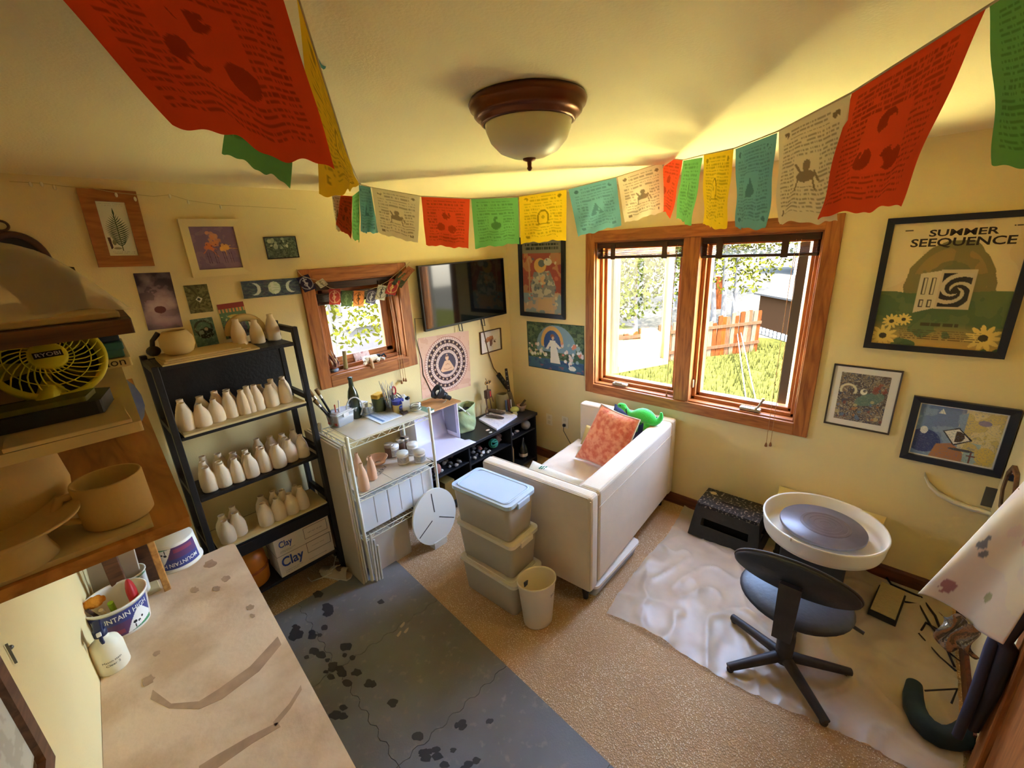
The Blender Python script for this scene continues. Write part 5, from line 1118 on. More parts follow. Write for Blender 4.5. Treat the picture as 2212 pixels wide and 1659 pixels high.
# ------------------------------------------------------------------ sofa
SOFA = mat('cream_upholstery', S(226, 210, 188), .95, var=.05, vs=10, bump=.15, bs=220, spec=.05, sheen=.1); PIPE = mat('sofa_piping', S(206, 190, 168), .95)
SM = T(1.70, 1.07, 0) @ rotz(.061)
sf = thing('sofa', 'small cream upholstered sofa with its back to the pottery wheel', 'sofa', M=SM)
LX, DY, HT, ZB = 1.335, .80, .75, .125
MB().span((.092, .001, ZB), (LX-.092, .13, HT)).build('backrest', SOFA, sf, bev=.022, seg=3)
for nm, x0 in (('armrest', 0), ('armrest', LX-.09)): MB().span((x0, 0, ZB-.01), (x0+.09, DY, HT)).build(nm, SOFA, sf, bev=.022, seg=3)
MB().span((.0905, .131, ZB), (LX-.0905, DY-.02, .31)).build('seat_base', SOFA, sf, bev=.012)
def cush(u, v):
    x = .094+(LX-.188)*u; y = .134+(DY-.12)*v; e = min(u, 1-u, v, 1-v); k = min(1, e/.05)**.5
    return (x, y, .312+.125*k+.012*math.sin(PI*u)*math.sin(PI*v)+.004*math.sin(46*u+6*math.sin(7*v))*(1 if .1 < u < .5 else .3))
MB().grid(cush, 60, 36).build('seat_cushion', SOFA, sf, solid=.004)
for x in (.0015, .0885):
    MB().tube([(x, .02, HT-.006), (x, DY-.02, HT-.006)], .0035, 6).tube([(x, .004, HT-.02), (x, .004, ZB+.02)], .0035, 6).build('piping', PIPE, sf)
MB().tube([(.09, -.001, HT-.10), (LX-.09, -.001, HT-.10)], .0022, 5).build('seam', PIPE, sf)
for x in (.07, LX-.07):
    for y in (.07, DY-.07): MB().lathe([(.016, 0), (.026, ZB-.0155), (0, ZB-.015)], 12, M=T(x, y, 0)).build('leg', mat('black_leg', S(40, 34, 34), .4), sf)
def pillow(name, label, c, th, m, cat='cushion', n=18, piping=None):
    c = [Vector(q) for q in c]; ctr = sum(c, Vector())/4; nrm_ = (c[1]-c[0]).cross(c[3]-c[0]).normalized(); t = thing(name, label, cat, ctr)
    def side(s_):
        def f(u, v):
            e = (4*u*(1-u)*4*v*(1-v))**.42; pin = 1-.07*math.sin(PI*u)*(abs(2*v-1)**3); pv = 1-.07*math.sin(PI*v)*(abs(2*u-1)**3)
            uu = .5+(u-.5)*pv; vv = .5+(v-.5)*pin
            return c[0]*(1-uu)*(1-vv)+c[1]*uu*(1-vv)+c[2]*uu*vv+c[3]*(1-uu)*vv+nrm_*(s_*th*e)
        return f
    mb = MB(); mb.grid(side(1), n, n); k = len(mb.f); mb.grid(side(-1), n, n)
    for i in range(k, len(mb.f)): mb.f[i] = mb.f[i][::-1]
    mb.build('cover', m, t, world=True)
    if piping: 
        f = side(0); e = [f(i/12, 0) for i in range(12)]+[f(1, i/12) for i in range(12)]+[f(1-i/12, 1) for i in range(12)]+[f(0, 1-i/12) for i in range(12)]
        MB().tube(e, .006, 6, closed=True).build('edging', piping, t, world=True)
    return t
ORAN = mat('orange_chenille', S(240, 156, 116), .95, var=.5, vs=26, col2=S(220, 104, 70), bump=.4, bs=70, sheen=.3, thresh=(.38, .6))
pillow('throw_pillow', 'orange patterned throw pillow standing on the sofa seat', [(2.50, 1.72, .462), (2.45, 1.30, .462), (2.60, 1.245, .86), (2.63, 1.57, .90)], .075, ORAN, piping=mat('cream_edging', S(226, 206, 180), .9))
DEN = mat('navy_denim', S(58, 74, 108), .9, var=.25, vs=25, bump=.2, bs=120)
pillow('throw_pillow', 'navy blue denim pillow under the green plush dinosaur', [(2.80, 1.66, .47), (2.74, 1.22, .47), (2.90, 1.25, .78), (2.92, 1.62, .80)], .06, DEN)
WHP = mat('white_print_cotton', S(236, 230, 216), .9, var=.12, vs=6, bump=.2, bs=40)
wp = pillow('throw_pillow', 'white cushion with a small green print beside the near sofa arm', [(1.88, 1.80, .47), (1.90, 1.40, .47), (2.03, 1.33, .615), (2.06, 1.78, .60)], .055, WHP)
for k in range(6): MB().ball((1.99+.006*k, 1.66-.016*(k % 3), .612+.001*k), (.012, .006, .003), 8, 5).build('green_print', mat('green_print', S(50, 120, 90), .8), wp, world=True)
pillow('throw_pillow', 'small tan cushion peeping out behind the orange pillow', [(2.72, 1.82, .462), (2.66, 1.60, .462), (2.75, 1.60, .64), (2.78, 1.80, .62)], .035, mat('tan_cushion', S(206, 178, 112), .9, var=.2, vs=14))
# plush dinosaur
DG = mat('green_plush', S(60, 196, 66), .95, bump=.4, bs=160, sheen=.5, spec=.1)
hd, bd_, tl2 = WX(1347, 879, 2.83), WX(1393, 900, 2.80), WX(1429, 897, 2.83)
dn = thing('plush_dinosaur', 'bright green long necked plush dinosaur on the sofa pillows', 'toy', bd_)
neck = WX(1364, 897, 2.80); tb_ = WX(1415, 912, 2.80)
body = MB().tube([hd+Vector((0, .03, .006)), hd+Vector((0, .0, .004)), hd+(neck-hd)*.55, neck, neck*.5+bd_*.5+Vector((0, 0, .012)), bd_+Vector((0, 0, .01)), bd_*.45+tb_*.55+Vector((0, 0, .004)), tb_, tb_*.55+tl2*.45+Vector((0, -.006, -.018)), tl2+Vector((0, -.004, -.012)), tl2+Vector((0, .004, .02))], [.016, .026, .019, .024, .052, .062, .052, .036, .024, .018, .008], 14)
body.ball(hd+Vector((0, .012, .006)), (.024, .042, .024), 14, 9)
body.build('body', DG, dn, world=True, sub=1)
for k, (f_, dx) in enumerate(((.3, -.03), (.3, .03), (.75, -.03), (.75, .03))):
    q = neck*(1-f_)+tb_*f_+Vector((dx, 0, -.01)); MB().tube([q, q+Vector((dx*.4, 0, -.06)), q+Vector((dx*.5, .004, -.085))], [.026, .022, .024], 10).build('leg', DG, dn, world=True, sub=1)
MB().tube([neck+(hd-neck)*.45+Vector((.022*math.cos(a), .010*math.sin(a), .022*math.sin(a))) for a in np.linspace(0, 2*PI, 14, endpoint=False)], .005, 6, closed=True).build('collar', mat('black_ribbon', S(30, 30, 34), .8), dn, world=True)
for s_ in (-1, 1): MB().ball(hd+Vector((s_*.022, .018, .014)), .005, 8, 6).build('eye', mat('black_gloss', S(24, 24, 26), .2), dn, world=True)
# tote pushed under the sofa
ut = thing('storage_tote', 'low clear tote with white lid pushed under the sofa back', 'storage tote', M=T(2.05, 1.265, .002) @ rotz(.0))
shell(.50, .34, .54, .37, .085, .03, .003).build('body', CLEARP, ut); MB().prism(rrect(.56, .385, .035), .0855, .104).build('lid', mat('white_lid', S(232, 228, 222), .4), ut, bev=.004)
MB().prism(rrect(.44, .28, .02), .008, .06).build('contents', mat('folded_cloth', S(190, 170, 150), .9, var=.2, vs=9), ut)
# stack of storage totes
CONT = [mat('tan_contents', S(206, 186, 156), .9, var=.25, vs=7), mat('beige_contents', S(196, 178, 150), .9, var=.25, vs=8), mat('pale_contents', S(202, 194, 176), .9, var=.25, vs=6)]
LIDB = mat('pale_blue_lid', S(196, 214, 234), .35); LIDW = mat('ivory_lid', S(230, 222, 206), .4)
for k, (z0, h, w, d, ox, oy, lm, lb) in enumerate(((.002, .245, .272, .46, .0, -.02, LIDW, 'bottom clear storage tote of the stack with a blue handle'), (.2475, .245, .26, .455, .008, .0, LIDW, 'middle clear storage tote of the stack with an ivory lid'), (.493, .252, .256, .45, 0, .005, LIDB, 'top clear storage tote of the stack with a pale blue lid'))):
    t = thing('storage_tote', lb, 'storage tote', M=T(1.487+ox, 1.60+oy, z0) @ rotz(.03+.02*k), group='stack of storage totes by the sofa')
    shell(w*.84, d*.88, w*.95, d*.95, h*.9, .03, .003).build('body', mat('cloudy_tote', S(222, 212, 196), .35, alpha=.55, spec=.5), t)
    MB().prism(rrect(w*.74, d*.8, .025), .008, h*.66).build('contents', CONT[k], t)
    MB().prism(rrect(w, d, .035), h*.88, h-.008).build('lid', lm, t, bev=.004)
    MB().tube([(x, y, h-.007) for x, y in rrect(w*.84, d*.86, .03)], .004, 6, closed=True).build('lid_rim', lm, t)
    MB().prism(rrect(w*.80, d*.82, .028), h-.008, h-.0055).build('lid_panel', lm, t)
    hm = mat('blue_handle', S(70, 84, 130), .4) if k == 0 else lm
    for s_ in (-1, 1): MB().box((0, s_*(d*.5+.002), h*.86), (w*.42, .012, h*.14)).build('latch', hm, t, bev=.004)
    if k > 0:
        lx = MB().box((w*.25, -(d*.445), h*.62), (.075, .001, .06)); lx.build('label', mat('paper_label', S(226, 214, 206), .8), t)
        l2 = MB(); put_text(l2, ('', 'BAGS', '6 quart')[k], .045, .012, lambda x, y: (w*.25+x, -(d*.4458), h*.64+y)); put_text(l2, 'storage', .03, .006, lambda x, y: (w*.25+x, -(d*.4458), h*.56+y)); l2.build('lettering', BLKI, t)
# waste bin
wbn = thing('waste_bin', 'off white oval waste bin at the foot of the tote stack', 'waste bin', M=T(1.452, 1.262, .001) @ rotz(-.5))
MB().lathe([(.0, 0), (.078, 0), (.083, .008), (.108, .285), (.113, .29), (.113, .298), (.108, .3), (.104, .29), (.079, .012), (0, .01)], 40, sx=1.0, sy=.82).build('body', mat('off_white_plastic', S(234, 224, 208), .45), wbn)
lt = MB(); put_text(lt, 'Bubba', .055, .022, lambda x, y: ((.1015+.0009)*math.cos(-.75+x/.1), .82*(.1015+.0009)*math.sin(-.75+x/.1), .225+y+x*.25)); lt.build('lettering', mat('grey_marker', S(110, 104, 112), .7), wbn)

# ------------------------------------------------------------------ pottery wheel
pw = thing('pottery_wheel', 'pottery wheel with a white splash pan by the window wall', 'pottery wheel', (2.593, .143, 0))
PAN = mat('cream_splash_pan', S(236, 226, 206), .4); WH = mat('grey_wheel_head', S(126, 120, 124), .35, .2, var=.25, vs=5, col2=S(104, 94, 92))
Rr = .288; ZP = .425
MB().lathe([(.0, ZP), (Rr-.03, ZP), (Rr-.016, ZP+.006), (Rr-.010, ZP+.03), (Rr-.004, ZP+.085), (Rr, ZP+.098), (Rr-.003, ZP+.106), (Rr-.012, ZP+.1), (Rr-.02, ZP+.03), (Rr-.035, ZP+.012), (.07, ZP+.010), (.06, ZP+.03), (0, ZP+.03)], 64).build('splash_pan', PAN, pw)
for a in (2.7, -.45): MB().box((Rr-.004, 0, ZP+.095), (.014, .05, .022), M=rotz(a)).build('pan_clip', PAN, pw, bev=.004)
MB().lathe([(0, ZP+.032), (.02, ZP+.032), (.02, ZP+.06), (.198, ZP+.061), (.20, ZP+.064), (.20, ZP+.076), (.197, ZP+.079), (0, ZP+.079)], 56).build('wheel_head', WH, pw)
DAMP = mat('damp_clay_film', S(108, 92, 86), .3, var=.2, vs=14)
MB().lathe([(0, ZP+.0795), (.118, ZP+.0795), (.116, ZP+.0803), (0, ZP+.0803)], 48, M=T(.012, -.012, 0)).build('clay_film', DAMP, pw)
for r in (.10, .075, .05, .025): MB().lathe([(r, ZP+.0806), (r+.003, ZP+.0815), (r+.006, ZP+.0806)], 48, M=T(.012, -.012, 0), cap=False).build('throwing_ring', DAMP, pw)
b0_, b1_ = FL(1684, 1050, ZP-.004), FL(1915, 1118, ZP-.004)
MB().prism([(.03, -.22), (b1_.x-2.593, b1_.y-.143), (b0_.x-2.593, b0_.y-.143), (.03, .24)], ZP-.028, ZP-.001).build('table_board', mat('cream_wheel_table', S(226, 206, 150), .5), pw, bev=.005)
MB().span((-.12, -.14, .14), (.26, .16, ZP-.0285)).build('motor_housing', mat('dark_motor_box', S(52, 50, 50), .6), pw, bev=.01)
for x, y in ((-.10, .12), (-.08, -.08), (.30, -.10), (.30, .22)): MB().tube([(x, y, ZP-.028), (x*1.02, y*1.02, .010)], .018, 10).lathe([(.024, .004), (.024, .014), (0, .014)], 12, M=T(x*1.02, y*1.02, 0)).build('leg', mat('black_steel_leg', S(36, 36, 38), .45), pw)
# foot pedal and its cable
fp = thing('foot_pedal', 'low wheel foot pedal with a pale tread on the drop cloth', 'pedal', M=T(2.77, -.20, .014) @ rotz(-.12))
MB().prism([(-.135, -.06), (.13, -.06), (.13, .06), (-.135, .06)], 0, .03).build('base', mat('black_pedal', S(40, 38, 36), .6), fp, bev=.006)
MB().prism([(-.125, 0), (.12, 0), (.12, .035), (-.125, .012)], -.052, .052, M=T(0, 0, .0305) @ Matrix.Rotation(PI/2, 4, 'X')).build('tread', mat('worn_tan_tread', S(186, 168, 120), .9, bump=.6, bs=60), fp, bev=.003)
BCB = mat('black_cable', S(30, 26, 26), .6)
tag(MB().tube([FL(*q, .012) for q in ((1900, 1225), (1925, 1262), (1990, 1290), (2020, 1330), (2050, 1410), (2090, 1440), (2110, 1420), (2060, 1380), (2000, 1345), (1985, 1370), (2030, 1420), (2065, 1450))], .006, 8).build('power_cable', BCB), 'black cable snaking from the wheel across the drop cloth', 'cable')
tag(MB().tube([FL(*q, .013) for q in ((1955, 1300), (1985, 1305), (2010, 1350), (2040, 1390), (2062, 1440))], .005, 8).build('power_cable', BCB), 'shorter black cable running from the foot pedal', 'cable')
# black task chair
ch = thing('task_chair', 'black low task chair with oval seat before the pottery wheel', 'chair', (1.995, .158, 0))
BKP = mat('black_vinyl', S(58, 60, 68), .45, var=.25, vs=18, bump=.1, bs=60); BKS = mat('dusty_black_metal', S(66, 60, 60), .55, var=.4, vs=14)
for a, L_ in ((62, .30), (134, .265), (228, .275), (302, .30), (0, .28)):
    a = math.radians(a); c_, s_ = math.cos(a), math.sin(a)
    MB().tube([(c_*.03, s_*.03, .085), (c_*L_*.5, s_*L_*.5, .062), (c_*L_, s_*L_, .032)], [.026, .023, .019], 12).lathe([(.014, .009), (.017, .02), (0, .02)], 12, M=T(c_*L_*.96, s_*L_*.96, 0)).build('leg', BKS, ch)
MB().lathe([(.036, .06), (.038, .2), (.036, .22), (.028, .225), (.026, .40), (0, .40)], 20).build('column', BKS, ch)
MB().box((-.03, 0, .405), (.26, .09, .02)).build('seat_plate', BKS, ch, bev=.004)
MB().ball((.0, 0, .452), (.215, .225, .042), 36, 10).build('seat', BKP, ch)
MB().prism([(-.035, .0), (.035, 0), (.04, .28), (-.04, .28)], -.012, .012, M=Matrix(((0, 0, 1, -.235), (1, 0, 0, 0), (0, 1, 0, .40), (0, 0, 0, 1)))).build('back_bar', BKS, ch, bev=.006)
MB().box((-.19, 0, .405), (.10, .07, .016)).build('back_bracket', BKS, ch, bev=.003)
TM = T(-.215, -.002, .70) @ Matrix.Rotation(-.30, 4, 'Y')
MB().lathe([(0, -.030), (.6, -.028), (.93, -.020), (1.0, -.008), (1.0, .002), (.95, .008), (0, .010)], 44, M=TM @ Matrix.Rotation(-PI/2, 4, 'Y') @ Matrix.Diagonal((.098, .222, 1, 1))).build('backrest', BKP, ch)
MB().tube([TM @ Vector((.012, .222*math.cos(a), .098*math.sin(a))) for a in np.linspace(0, 2*PI, 44, endpoint=False)], .006, 8, closed=True).build('edge_piping', BKS, ch)
MB().tube([(.02, -.05, .405), (.04, -.2, .395), (.03, -.26, .385)], .008, 8).build('lever', BKS, ch)
# splattered step stool
st = thing('step_stool', 'black plastic step stool splattered with clay beside the wheel', 'stool', (2.905, .672, .0))
SB = mat('black_stool_plastic', S(54, 52, 54), .5, var=.3, vs=20); SPL = mat('clay_splatter', S(48, 46, 46), .6, var=.1, vs=26, col2=S(46, 44, 44), detail=8)
def spl_mat():
    m = mat('splattered_top', S(170, 160, 146), .6, var=.1, vs=60, col2=S(42, 40, 42), detail=9, thresh=(.56, .64)); return m
x0, x1, y0, y1 = -.115, .125, -.197, .203
MB().prism([(x0, y0), (x1, y0), (x1, y1), (x0, y1)], .226, .25).build('top', spl_mat(), st, bev=.008)
def leg_panel(pts): 
    mb = MB(); mb.add([pts[0], pts[1], pts[2], pts[3]], [(0, 1, 2, 3)]); return mb
bx0, bx1, by0, by1 = -.175, .145, -.225, .225
def trap(pa, pb, pc, pd, hole):
    """side panel between bottom edge pa-pb and top edge pc-pd with a slot"""
    P = lambda u, v: (Vector(pa)*(1-u)+Vector(pb)*u)*(1-v)+(Vector(pd)*(1-u)+Vector(pc)*u)*v
    u0, u1, v0, v1 = hole; o = [(0, 0), (1, 0), (1, 1), (0, 1)]; i = [(u0, v0), (u1, v0), (u1, v1), (u0, v1)]
    vs = [P(*q) for q in o+i]; mb = MB(); mb.add(vs, [(k, (k+1) % 4, 4+(k+1) % 4, 4+k) for k in range(4)]); return mb
B = [(bx0, by0, .012), (bx1, by0, .012), (bx1, by1, .012), (bx0, by1, .012)]; A = [(x0, y0, .226), (x1, y0, .226), (x1, y1, .226), (x0, y1, .226)]
for k, h in ((3, (.14, .86, .42, .66)), (0, (.2, .8, .4, .68)), (1, (.14, .86, .42, .66)), (2, (.2, .8, .4, .68))):
    trap(B[k], B[(k+1) % 4], A[(k+1) % 4], A[k], h).build('side_panel', SB, st, solid=.008)
MB().span((-.09, -.15, .03), (.1, .15, .2)).build('inner_rib', mat('stool_inner', S(20, 20, 20), .8), st)
MB().lathe([(0, .2502), (.022, .2502), (.021, .2512), (0, .2512)], 16, M=T(.07, .15, 0)).build('clay_drip', CREAM, st)
MB().span((-.02, -.06, .2495), (.0, .07, .2508)).build('grip_slot', mat('stool_inner', S(20, 20, 20), .8), st)

# ------------------------------------------------------------------ things by the door
ap = thing('floral_apron', 'pale apron with faded flowers hanging on the wall by the door', 'apron', (1.87, -.36, .8))
c = Cv(70, 90, S(226, 204, 190), .6); nz = c.noise(4, 3); c.fill(nz > .58, S(232, 190, 176), .5); c.fill(c.noise(3, 9) > .6, S(236, 216, 180), .6)
for (a, b, r, col) in ((.22, .60, .09, S(80, 90, 110)), (.30, .66, .05, S(70, 84, 104)), (.25, .9, .10, S(150, 60, 80)), (.62, .84, .06, S(150, 150, 90)), (.5, .12, .05, S(170, 70, 40)), (.72, .3, .07, S(214, 150, 140)), (.6, .5, .1, S(224, 150, 150))):
    c.fill(c.ell(a, b, r*.5, r*.45) & (c.noise(14, 5) > .42), col, .85)
q = [WX(2212, 1036, 1.88), WX(2250, 1036, 1.78), WX(2140, 1355, 1.72), WX(1983, 1276, 1.86)]
q[0] += (q[0]-q[3])*.35; q[1] = Vector((1.72, -.47, q[0].z+.05)); q[2] = Vector((1.74, -.40, .80))
def apf(u, v): return q[0]*(1-u)*(1-v)+q[1]*u*(1-v)+q[2]*u*v+q[3]*(1-u)*v+Vector((-.02*math.sin(5*u+2*v), .012*math.sin(9*u)*v, .012*math.sin(7*u)*v))
mb = print_grid(c, apf); mb.build('skirt', attr_mat('printed_apron', .9, gloss=.1), ap, world=True, solid=.002)
MB().tube([apf(.02, 0), apf(.5, 0)+Vector((0, 0, .0)), Vector((1.76, -.49, 1.62)), apf(.95, 0)], .006, 6).build('neck_strap', mat('cream_strap', S(214, 196, 176), .9), ap, world=True)
MB().tube([apf(.02, .30), apf(.3, .33), apf(.6, .34)], .003, 5).build('pocket_seam', mat('seam_thread', S(170, 146, 126), .9), ap, world=True)
FOIL = mat('silver_foil', S(176, 164, 150), .25, .85, bump=.8, bs=25)
tag(MB().grid(lambda u, v: WX(2028+80*u+12*math.sin(7*v), 1322+75*v+8*math.sin(9*u)+22*u, 1.80+.05*u*v+.012*math.sin(13*u+9*v)), 16, 14).build('foil_bag', FOIL, solid=.002), 'crinkled silvery bag hanging below the apron hem', 'bag')
DBL = mat('dark_blue_tube', S(52, 52, 72), .5); DTL = mat('dark_teal_pad', S(40, 54, 54), .8, var=.3, vs=14, bump=.2, bs=40)
pd = thing('padded_stand', 'dark twin pole stand with a curved padded foot by the door', 'stand', (2.1, -.42, 0))
fo = [FL(*r, .045) for r in ((1975, 1478), (1968, 1530), (2005, 1582), (2060, 1602), (2098, 1580), (2115, 1545))]
MB().tube(fo, [.030, .046, .05, .05, .045, .036], 14).build('padded_foot', DTL, pd, world=True, sub=1)
MB().tube([WY(2068, 1590, -.42), WY(2105, 1500, -.42), WY(2140, 1400, -.42), WY(2215, 1235, -.44)], [.016, .016, .017, .022], 10).build('pole', DBL, pd, world=True)
MB().tube([WY(2100, 1570, -.455), WY(2145, 1490, -.455), WY(2178, 1400, -.455), WY(2168, 1380, -.44), WY(2230, 1300, -.46)], [.022, .022, .026, .024, .022], 10).build('rear_pole', mat('black_tube', S(40, 36, 46), .5), pd, world=True)
MB().tube([FL(1998, 1492, .09), FL(2068, 1488, .10), FL(2055, 1520, .05)], .004, 6).build('wire_stay', BCB, pd, world=True)
# octagonal mirror, wall plate, white curved strip
mi = thing('octagonal_mirror', 'wood framed octagonal mirror low on the wall by the door', 'mirror', (2.80, YF, .86))
oc = [(.12*math.cos(PI/8+k*PI/4), .12*math.sin(PI/8+k*PI/4)) for k in range(8)]; oi = [(x*.80, y*.80) for x, y in oc]
vs = [(x, .001, z) for x, z in oc]+[(x, .016, z) for x, z in oc]+[(x, .014, z) for x, z in oi]+[(x, .001, z) for x, z in oi]; mb = MB(); mb.add(vs, [(j*8+i, j*8+(i+1) % 8, ((j+1) % 4)*8+(i+1) % 8, ((j+1) % 4)*8+i) for j in range(4) for i in range(8)])
mb.build('frame', wood('walnut_frame', S(120, 84, 60), S(80, 54, 40), 'X', 8), mi); MB().prism([(x*1.01, y*1.01) for x, y in oi], 0, .003, M=T(0, .010, 0) @ Matrix.Rotation(PI/2, 4, 'X')).build('mirror_glass', mat('mirror_silver', S(226, 226, 220), .04, 1), mi)
p = WX(2145, 1076, XR-.004); tag(MB().box((0, 0, 0), (.008, .07, .11), M=T(*p)).box((-.005, 0, 0), (.004, .012, .03), M=T(*p)).build('wall_plate', mat('dark_grey_plate', S(82, 78, 70), .5), bev=.002), 'dark grey plate on the wall under the blue framed picture', 'wall plate')
arc = [WX(*r, XR-.02) for r in ((1997, 1026), (2006, 1046), (2026, 1066), (2056, 1083), (2092, 1097), (2140, 1110), (2170, 1116))]
mb = MB(); n_ = len(arc); vs = [a+Vector((.018, 0, .012)) for a in arc]+[a+Vector((-.012, 0, .012)) for a in arc]+[a+Vector((-.012, 0, -.010)) for a in arc]+[a+Vector((.018, 0, -.010)) for a in arc]
mb.add(vs, [(j*n_+i, j*n_+i+1, ((j+1) % 4)*n_+i+1, ((j+1) % 4)*n_+i) for j in range(4) for i in range(n_-1)], 0, True)
tag(mb.build('curved_strip', mat('ivory_plastic_strip', S(226, 218, 200), .5)), 'white curved plastic strip against the wall below the blue framed picture', 'strip')
# wall outlets and cords
for (a, b), lb in (((1187, 906), 'white wall outlet nearer the room corner'), ((1221, 912), 'white wall outlet with a black plug beside the sofa')):
    p = WX(a, b, XR); t = thing('wall_outlet', lb, 'outlet', p)
    MB().box((-.003, 0, 0), (.006, .072, .115)).build('plate', mat('ivory_plate', S(232, 222, 196), .4), t, bev=.002)
    for s_ in (-1, 1): MB().box((-.0068, 0, s_*.026), (.002, .032, .034)).build('socket', mat('ivory_socket', S(214, 204, 178), .4), t, bev=.001)
p = WX(1220, 918, XR-.008); 
pc_ = thing('extension_cable', 'black plug with a thin cord falling behind the sofa', 'cord', p); MB().box((-.012, 0, 0), (.022, .026, .026), M=T(*p)).build('plug', BCB, pc_, world=True, bev=.005)
MB().tube([p+Vector((-.02, 0, 0)), WX(1217, 930, XR-.05), WX(1225, 945, XR-.05), WX(1236, 965, XR-.05), WX(1240, 990, XR-.04)], .0028, 6).build('cord', BCB, pc_, world=True)
# ------------------------------------------------------------------ pictures on the walls
def hang(wall, c, d=.0):
    """four photo corners TL TR BR BL on a wall -> matrix (x along, z up, -y into the room), width, height"""
    f = (lambda q: WY(*q, YB-d)) if wall == 'back' else (lambda q: WX(*q, XR-d))
    P = [f(q) for q in c]; ctr = (P[0]+P[1]+P[2]+P[3])/4; w = ((P[1]-P[0]).length+(P[2]-P[3]).length)/2; h = ((P[3]-P[0]).length+(P[2]-P[1]).length)/2
    r = (P[1]-P[0]+P[2]-P[3]); a = math.atan2(r.z, math.hypot(r.x, r.y))
    if wall == 'back': M = T(ctr.x, YB, ctr.z)
    else: M = T(XR, ctr.y, ctr.z) @ rotz(-PI/2)
    return M @ Matrix.Rotation(-a, 4, 'Y'), w, h
NAVYF = mat('black_navy_frame', S(34, 36, 48), .35); BLKF = mat('black_frame', S(40, 34, 36), .35); PICG = glass('picture_glass', (.97, .97, .97), .03, .05)
def picture(name, label, wall, c, nx, paint, frame=None, fw=.02, fd=.018, matw=0.0, matcol=(235, 230, 220), thick=.003, cat='picture', glazed=False, mt=None):
    M, w, h = hang(wall, c); t = thing(name, label, cat, M=M)
    if frame: rails(MB(), w, h, fw, fd).build('frame', frame, t)
    else:
        MB().span((-w/2, -thick, -h/2), (w/2, -.0002, h/2)).build('backing', mat('paper_white', S(226, 216, 196), .8), t)
        fw = 0
    iw, ih = w-2*fw, h-2*fw; dep = (-.006 if frame else -thick-.0006)
    if matw:
        MB().span((-iw/2, dep+.002, -ih/2), (iw/2, dep, ih/2)).build('mount', mat('mount_%d_%d_%d' % matcol, S(*matcol), .8), t); dep -= .0008; iw -= 2*matw; ih -= 2*matw
    cv = Cv(nx, max(8, int(nx*ih/iw)), (1, 1, 1), iw/ih); paint(cv)
    print_grid(cv, lambda u, v: ((u-.5)*iw, dep, (.5-v)*ih)).build('print', mt or PRINT, t)
    if glazed: MB().span((-w/2+fw, -fd*.75, -h/2+fw), (w/2-fw, -fd*.75+.001, h/2-fw)).build('glass', PICG, t)
    return t, w, h
def p_fern(c):
    c.c[:] = S(224, 222, 190); c.fill(c.script(.1, .03, .9, .1, 2, 3, .5, .3), S(170, 166, 140), .5); g = S(56, 76, 52)
    c.fill(c.line([(.52, .9), (.5, .25)], .008), S(90, 96, 60))
    for k in range(15):
        y = .80-.036*k; L_ = .30*math.sin(PI*(k+2.5)/17)+.05
        for s_ in (-1, 1): c.fill(c.poly([(.51, y+.022), (.51+s_*L_*.6, y-.012), (.51+s_*L_*1.25, y-.085), (.51+s_*L_*.5, y-.03), (.51, y+.004)]), g if (k+s_) % 3 else S(76, 96, 66))
    c.fill(c.poly([(.5, .3), (.54, .2), (.5, .1), (.47, .2)]), g)
    c.fill(c.poly([(.08, .66), (.18, .66), (.2, .85), (.12, .88)]), S(76, 52, 48)); c.fill(c.ell(.28, .75, .03, .05), S(120, 126, 90)); c.fill(c.ell(.35, .86, .06, .02), S(150, 140, 110)); c.fill(c.script(.15, .92, .95, .97, 2, 9), S(150, 146, 120), .7)
def p_dancers(c):
    c.c[:] = S(124, 92, 130); c.fill(c.noise(4, 2) > .5, S(146, 112, 136), .6)
    rg2 = np.random.RandomState(4)
    for cx_, cy_, col in ((.34, .47, S(228, 110, 40)), (.68, .50, S(240, 164, 50)), (.47, .22, S(220, 140, 90)), (.50, .34, S(226, 130, 70))):
        for k in range(9): c.fill(c.ell(cx_+rg2.randn()*.06, cy_+rg2.randn()*.045, .05, .04, rg2.rand()*3), col, .75)
        for k in range(6): c.fill(c.line([(cx_, cy_), (cx_+rg2.randn()*.12, cy_+rg2.randn()*.09)], .008), col, .8)
    for x in (.26, .42, .62, .76): c.fill(c.line([(x, .60), (x+.02, .86)], .006) | c.line([(x+.05, .60), (x+.07, .86)], .006), S(86, 54, 84))
    for k in range(5): c.fill(c.ell(.3+.1*k, .42+.03*(k % 2), .015, .012), S(120, 40, 40))
def p_flock(c):
    c.c[:] = S(70, 84, 66); c.fill(c.noise(9, 7) > .52, S(104, 116, 92), .8); c.fill(c.noise(14, 3) > .62, S(44, 54, 44), .8)
    c.blobs(12, .05, .11, [S(176, 180, 140), S(150, 158, 124)], 5, (.1, .08, .9, .5)); c.blobs(14, .015, .04, [S(40, 44, 34)], 6, (.1, .1, .9, .6)); c.fill(c.ell(.68, .42, .06, .09), S(196, 196, 160))
    for k in range(9): c.fill(c.line([(.05+.1*k, .9), (.1+.1*k, .62+.1*(k % 3))], .01), S(96, 112, 92), .7)
def p_moons(c):
    c.c[:] = S(52, 66, 84); c.fill(c.noise(5, 3) > .5, S(84, 104, 104), .7); c.fill(c.noise(9, 8) > .6, S(74, 60, 86), .5)
    pl_ = S(206, 216, 206)
    for x, s_ in ((.20, -1), (.84, 1)): c.fill(c.ell(x, .5, .34, .36) & ~c.ell(x+s_*.05, .48, .32, .33), pl_)
    c.fill(c.ell(.535, .5, .36, .37), pl_); c.fill(c.ell(.535, .5, .36, .37) & (c.noise(5, 1) > .5), S(160, 190, 150), .7)
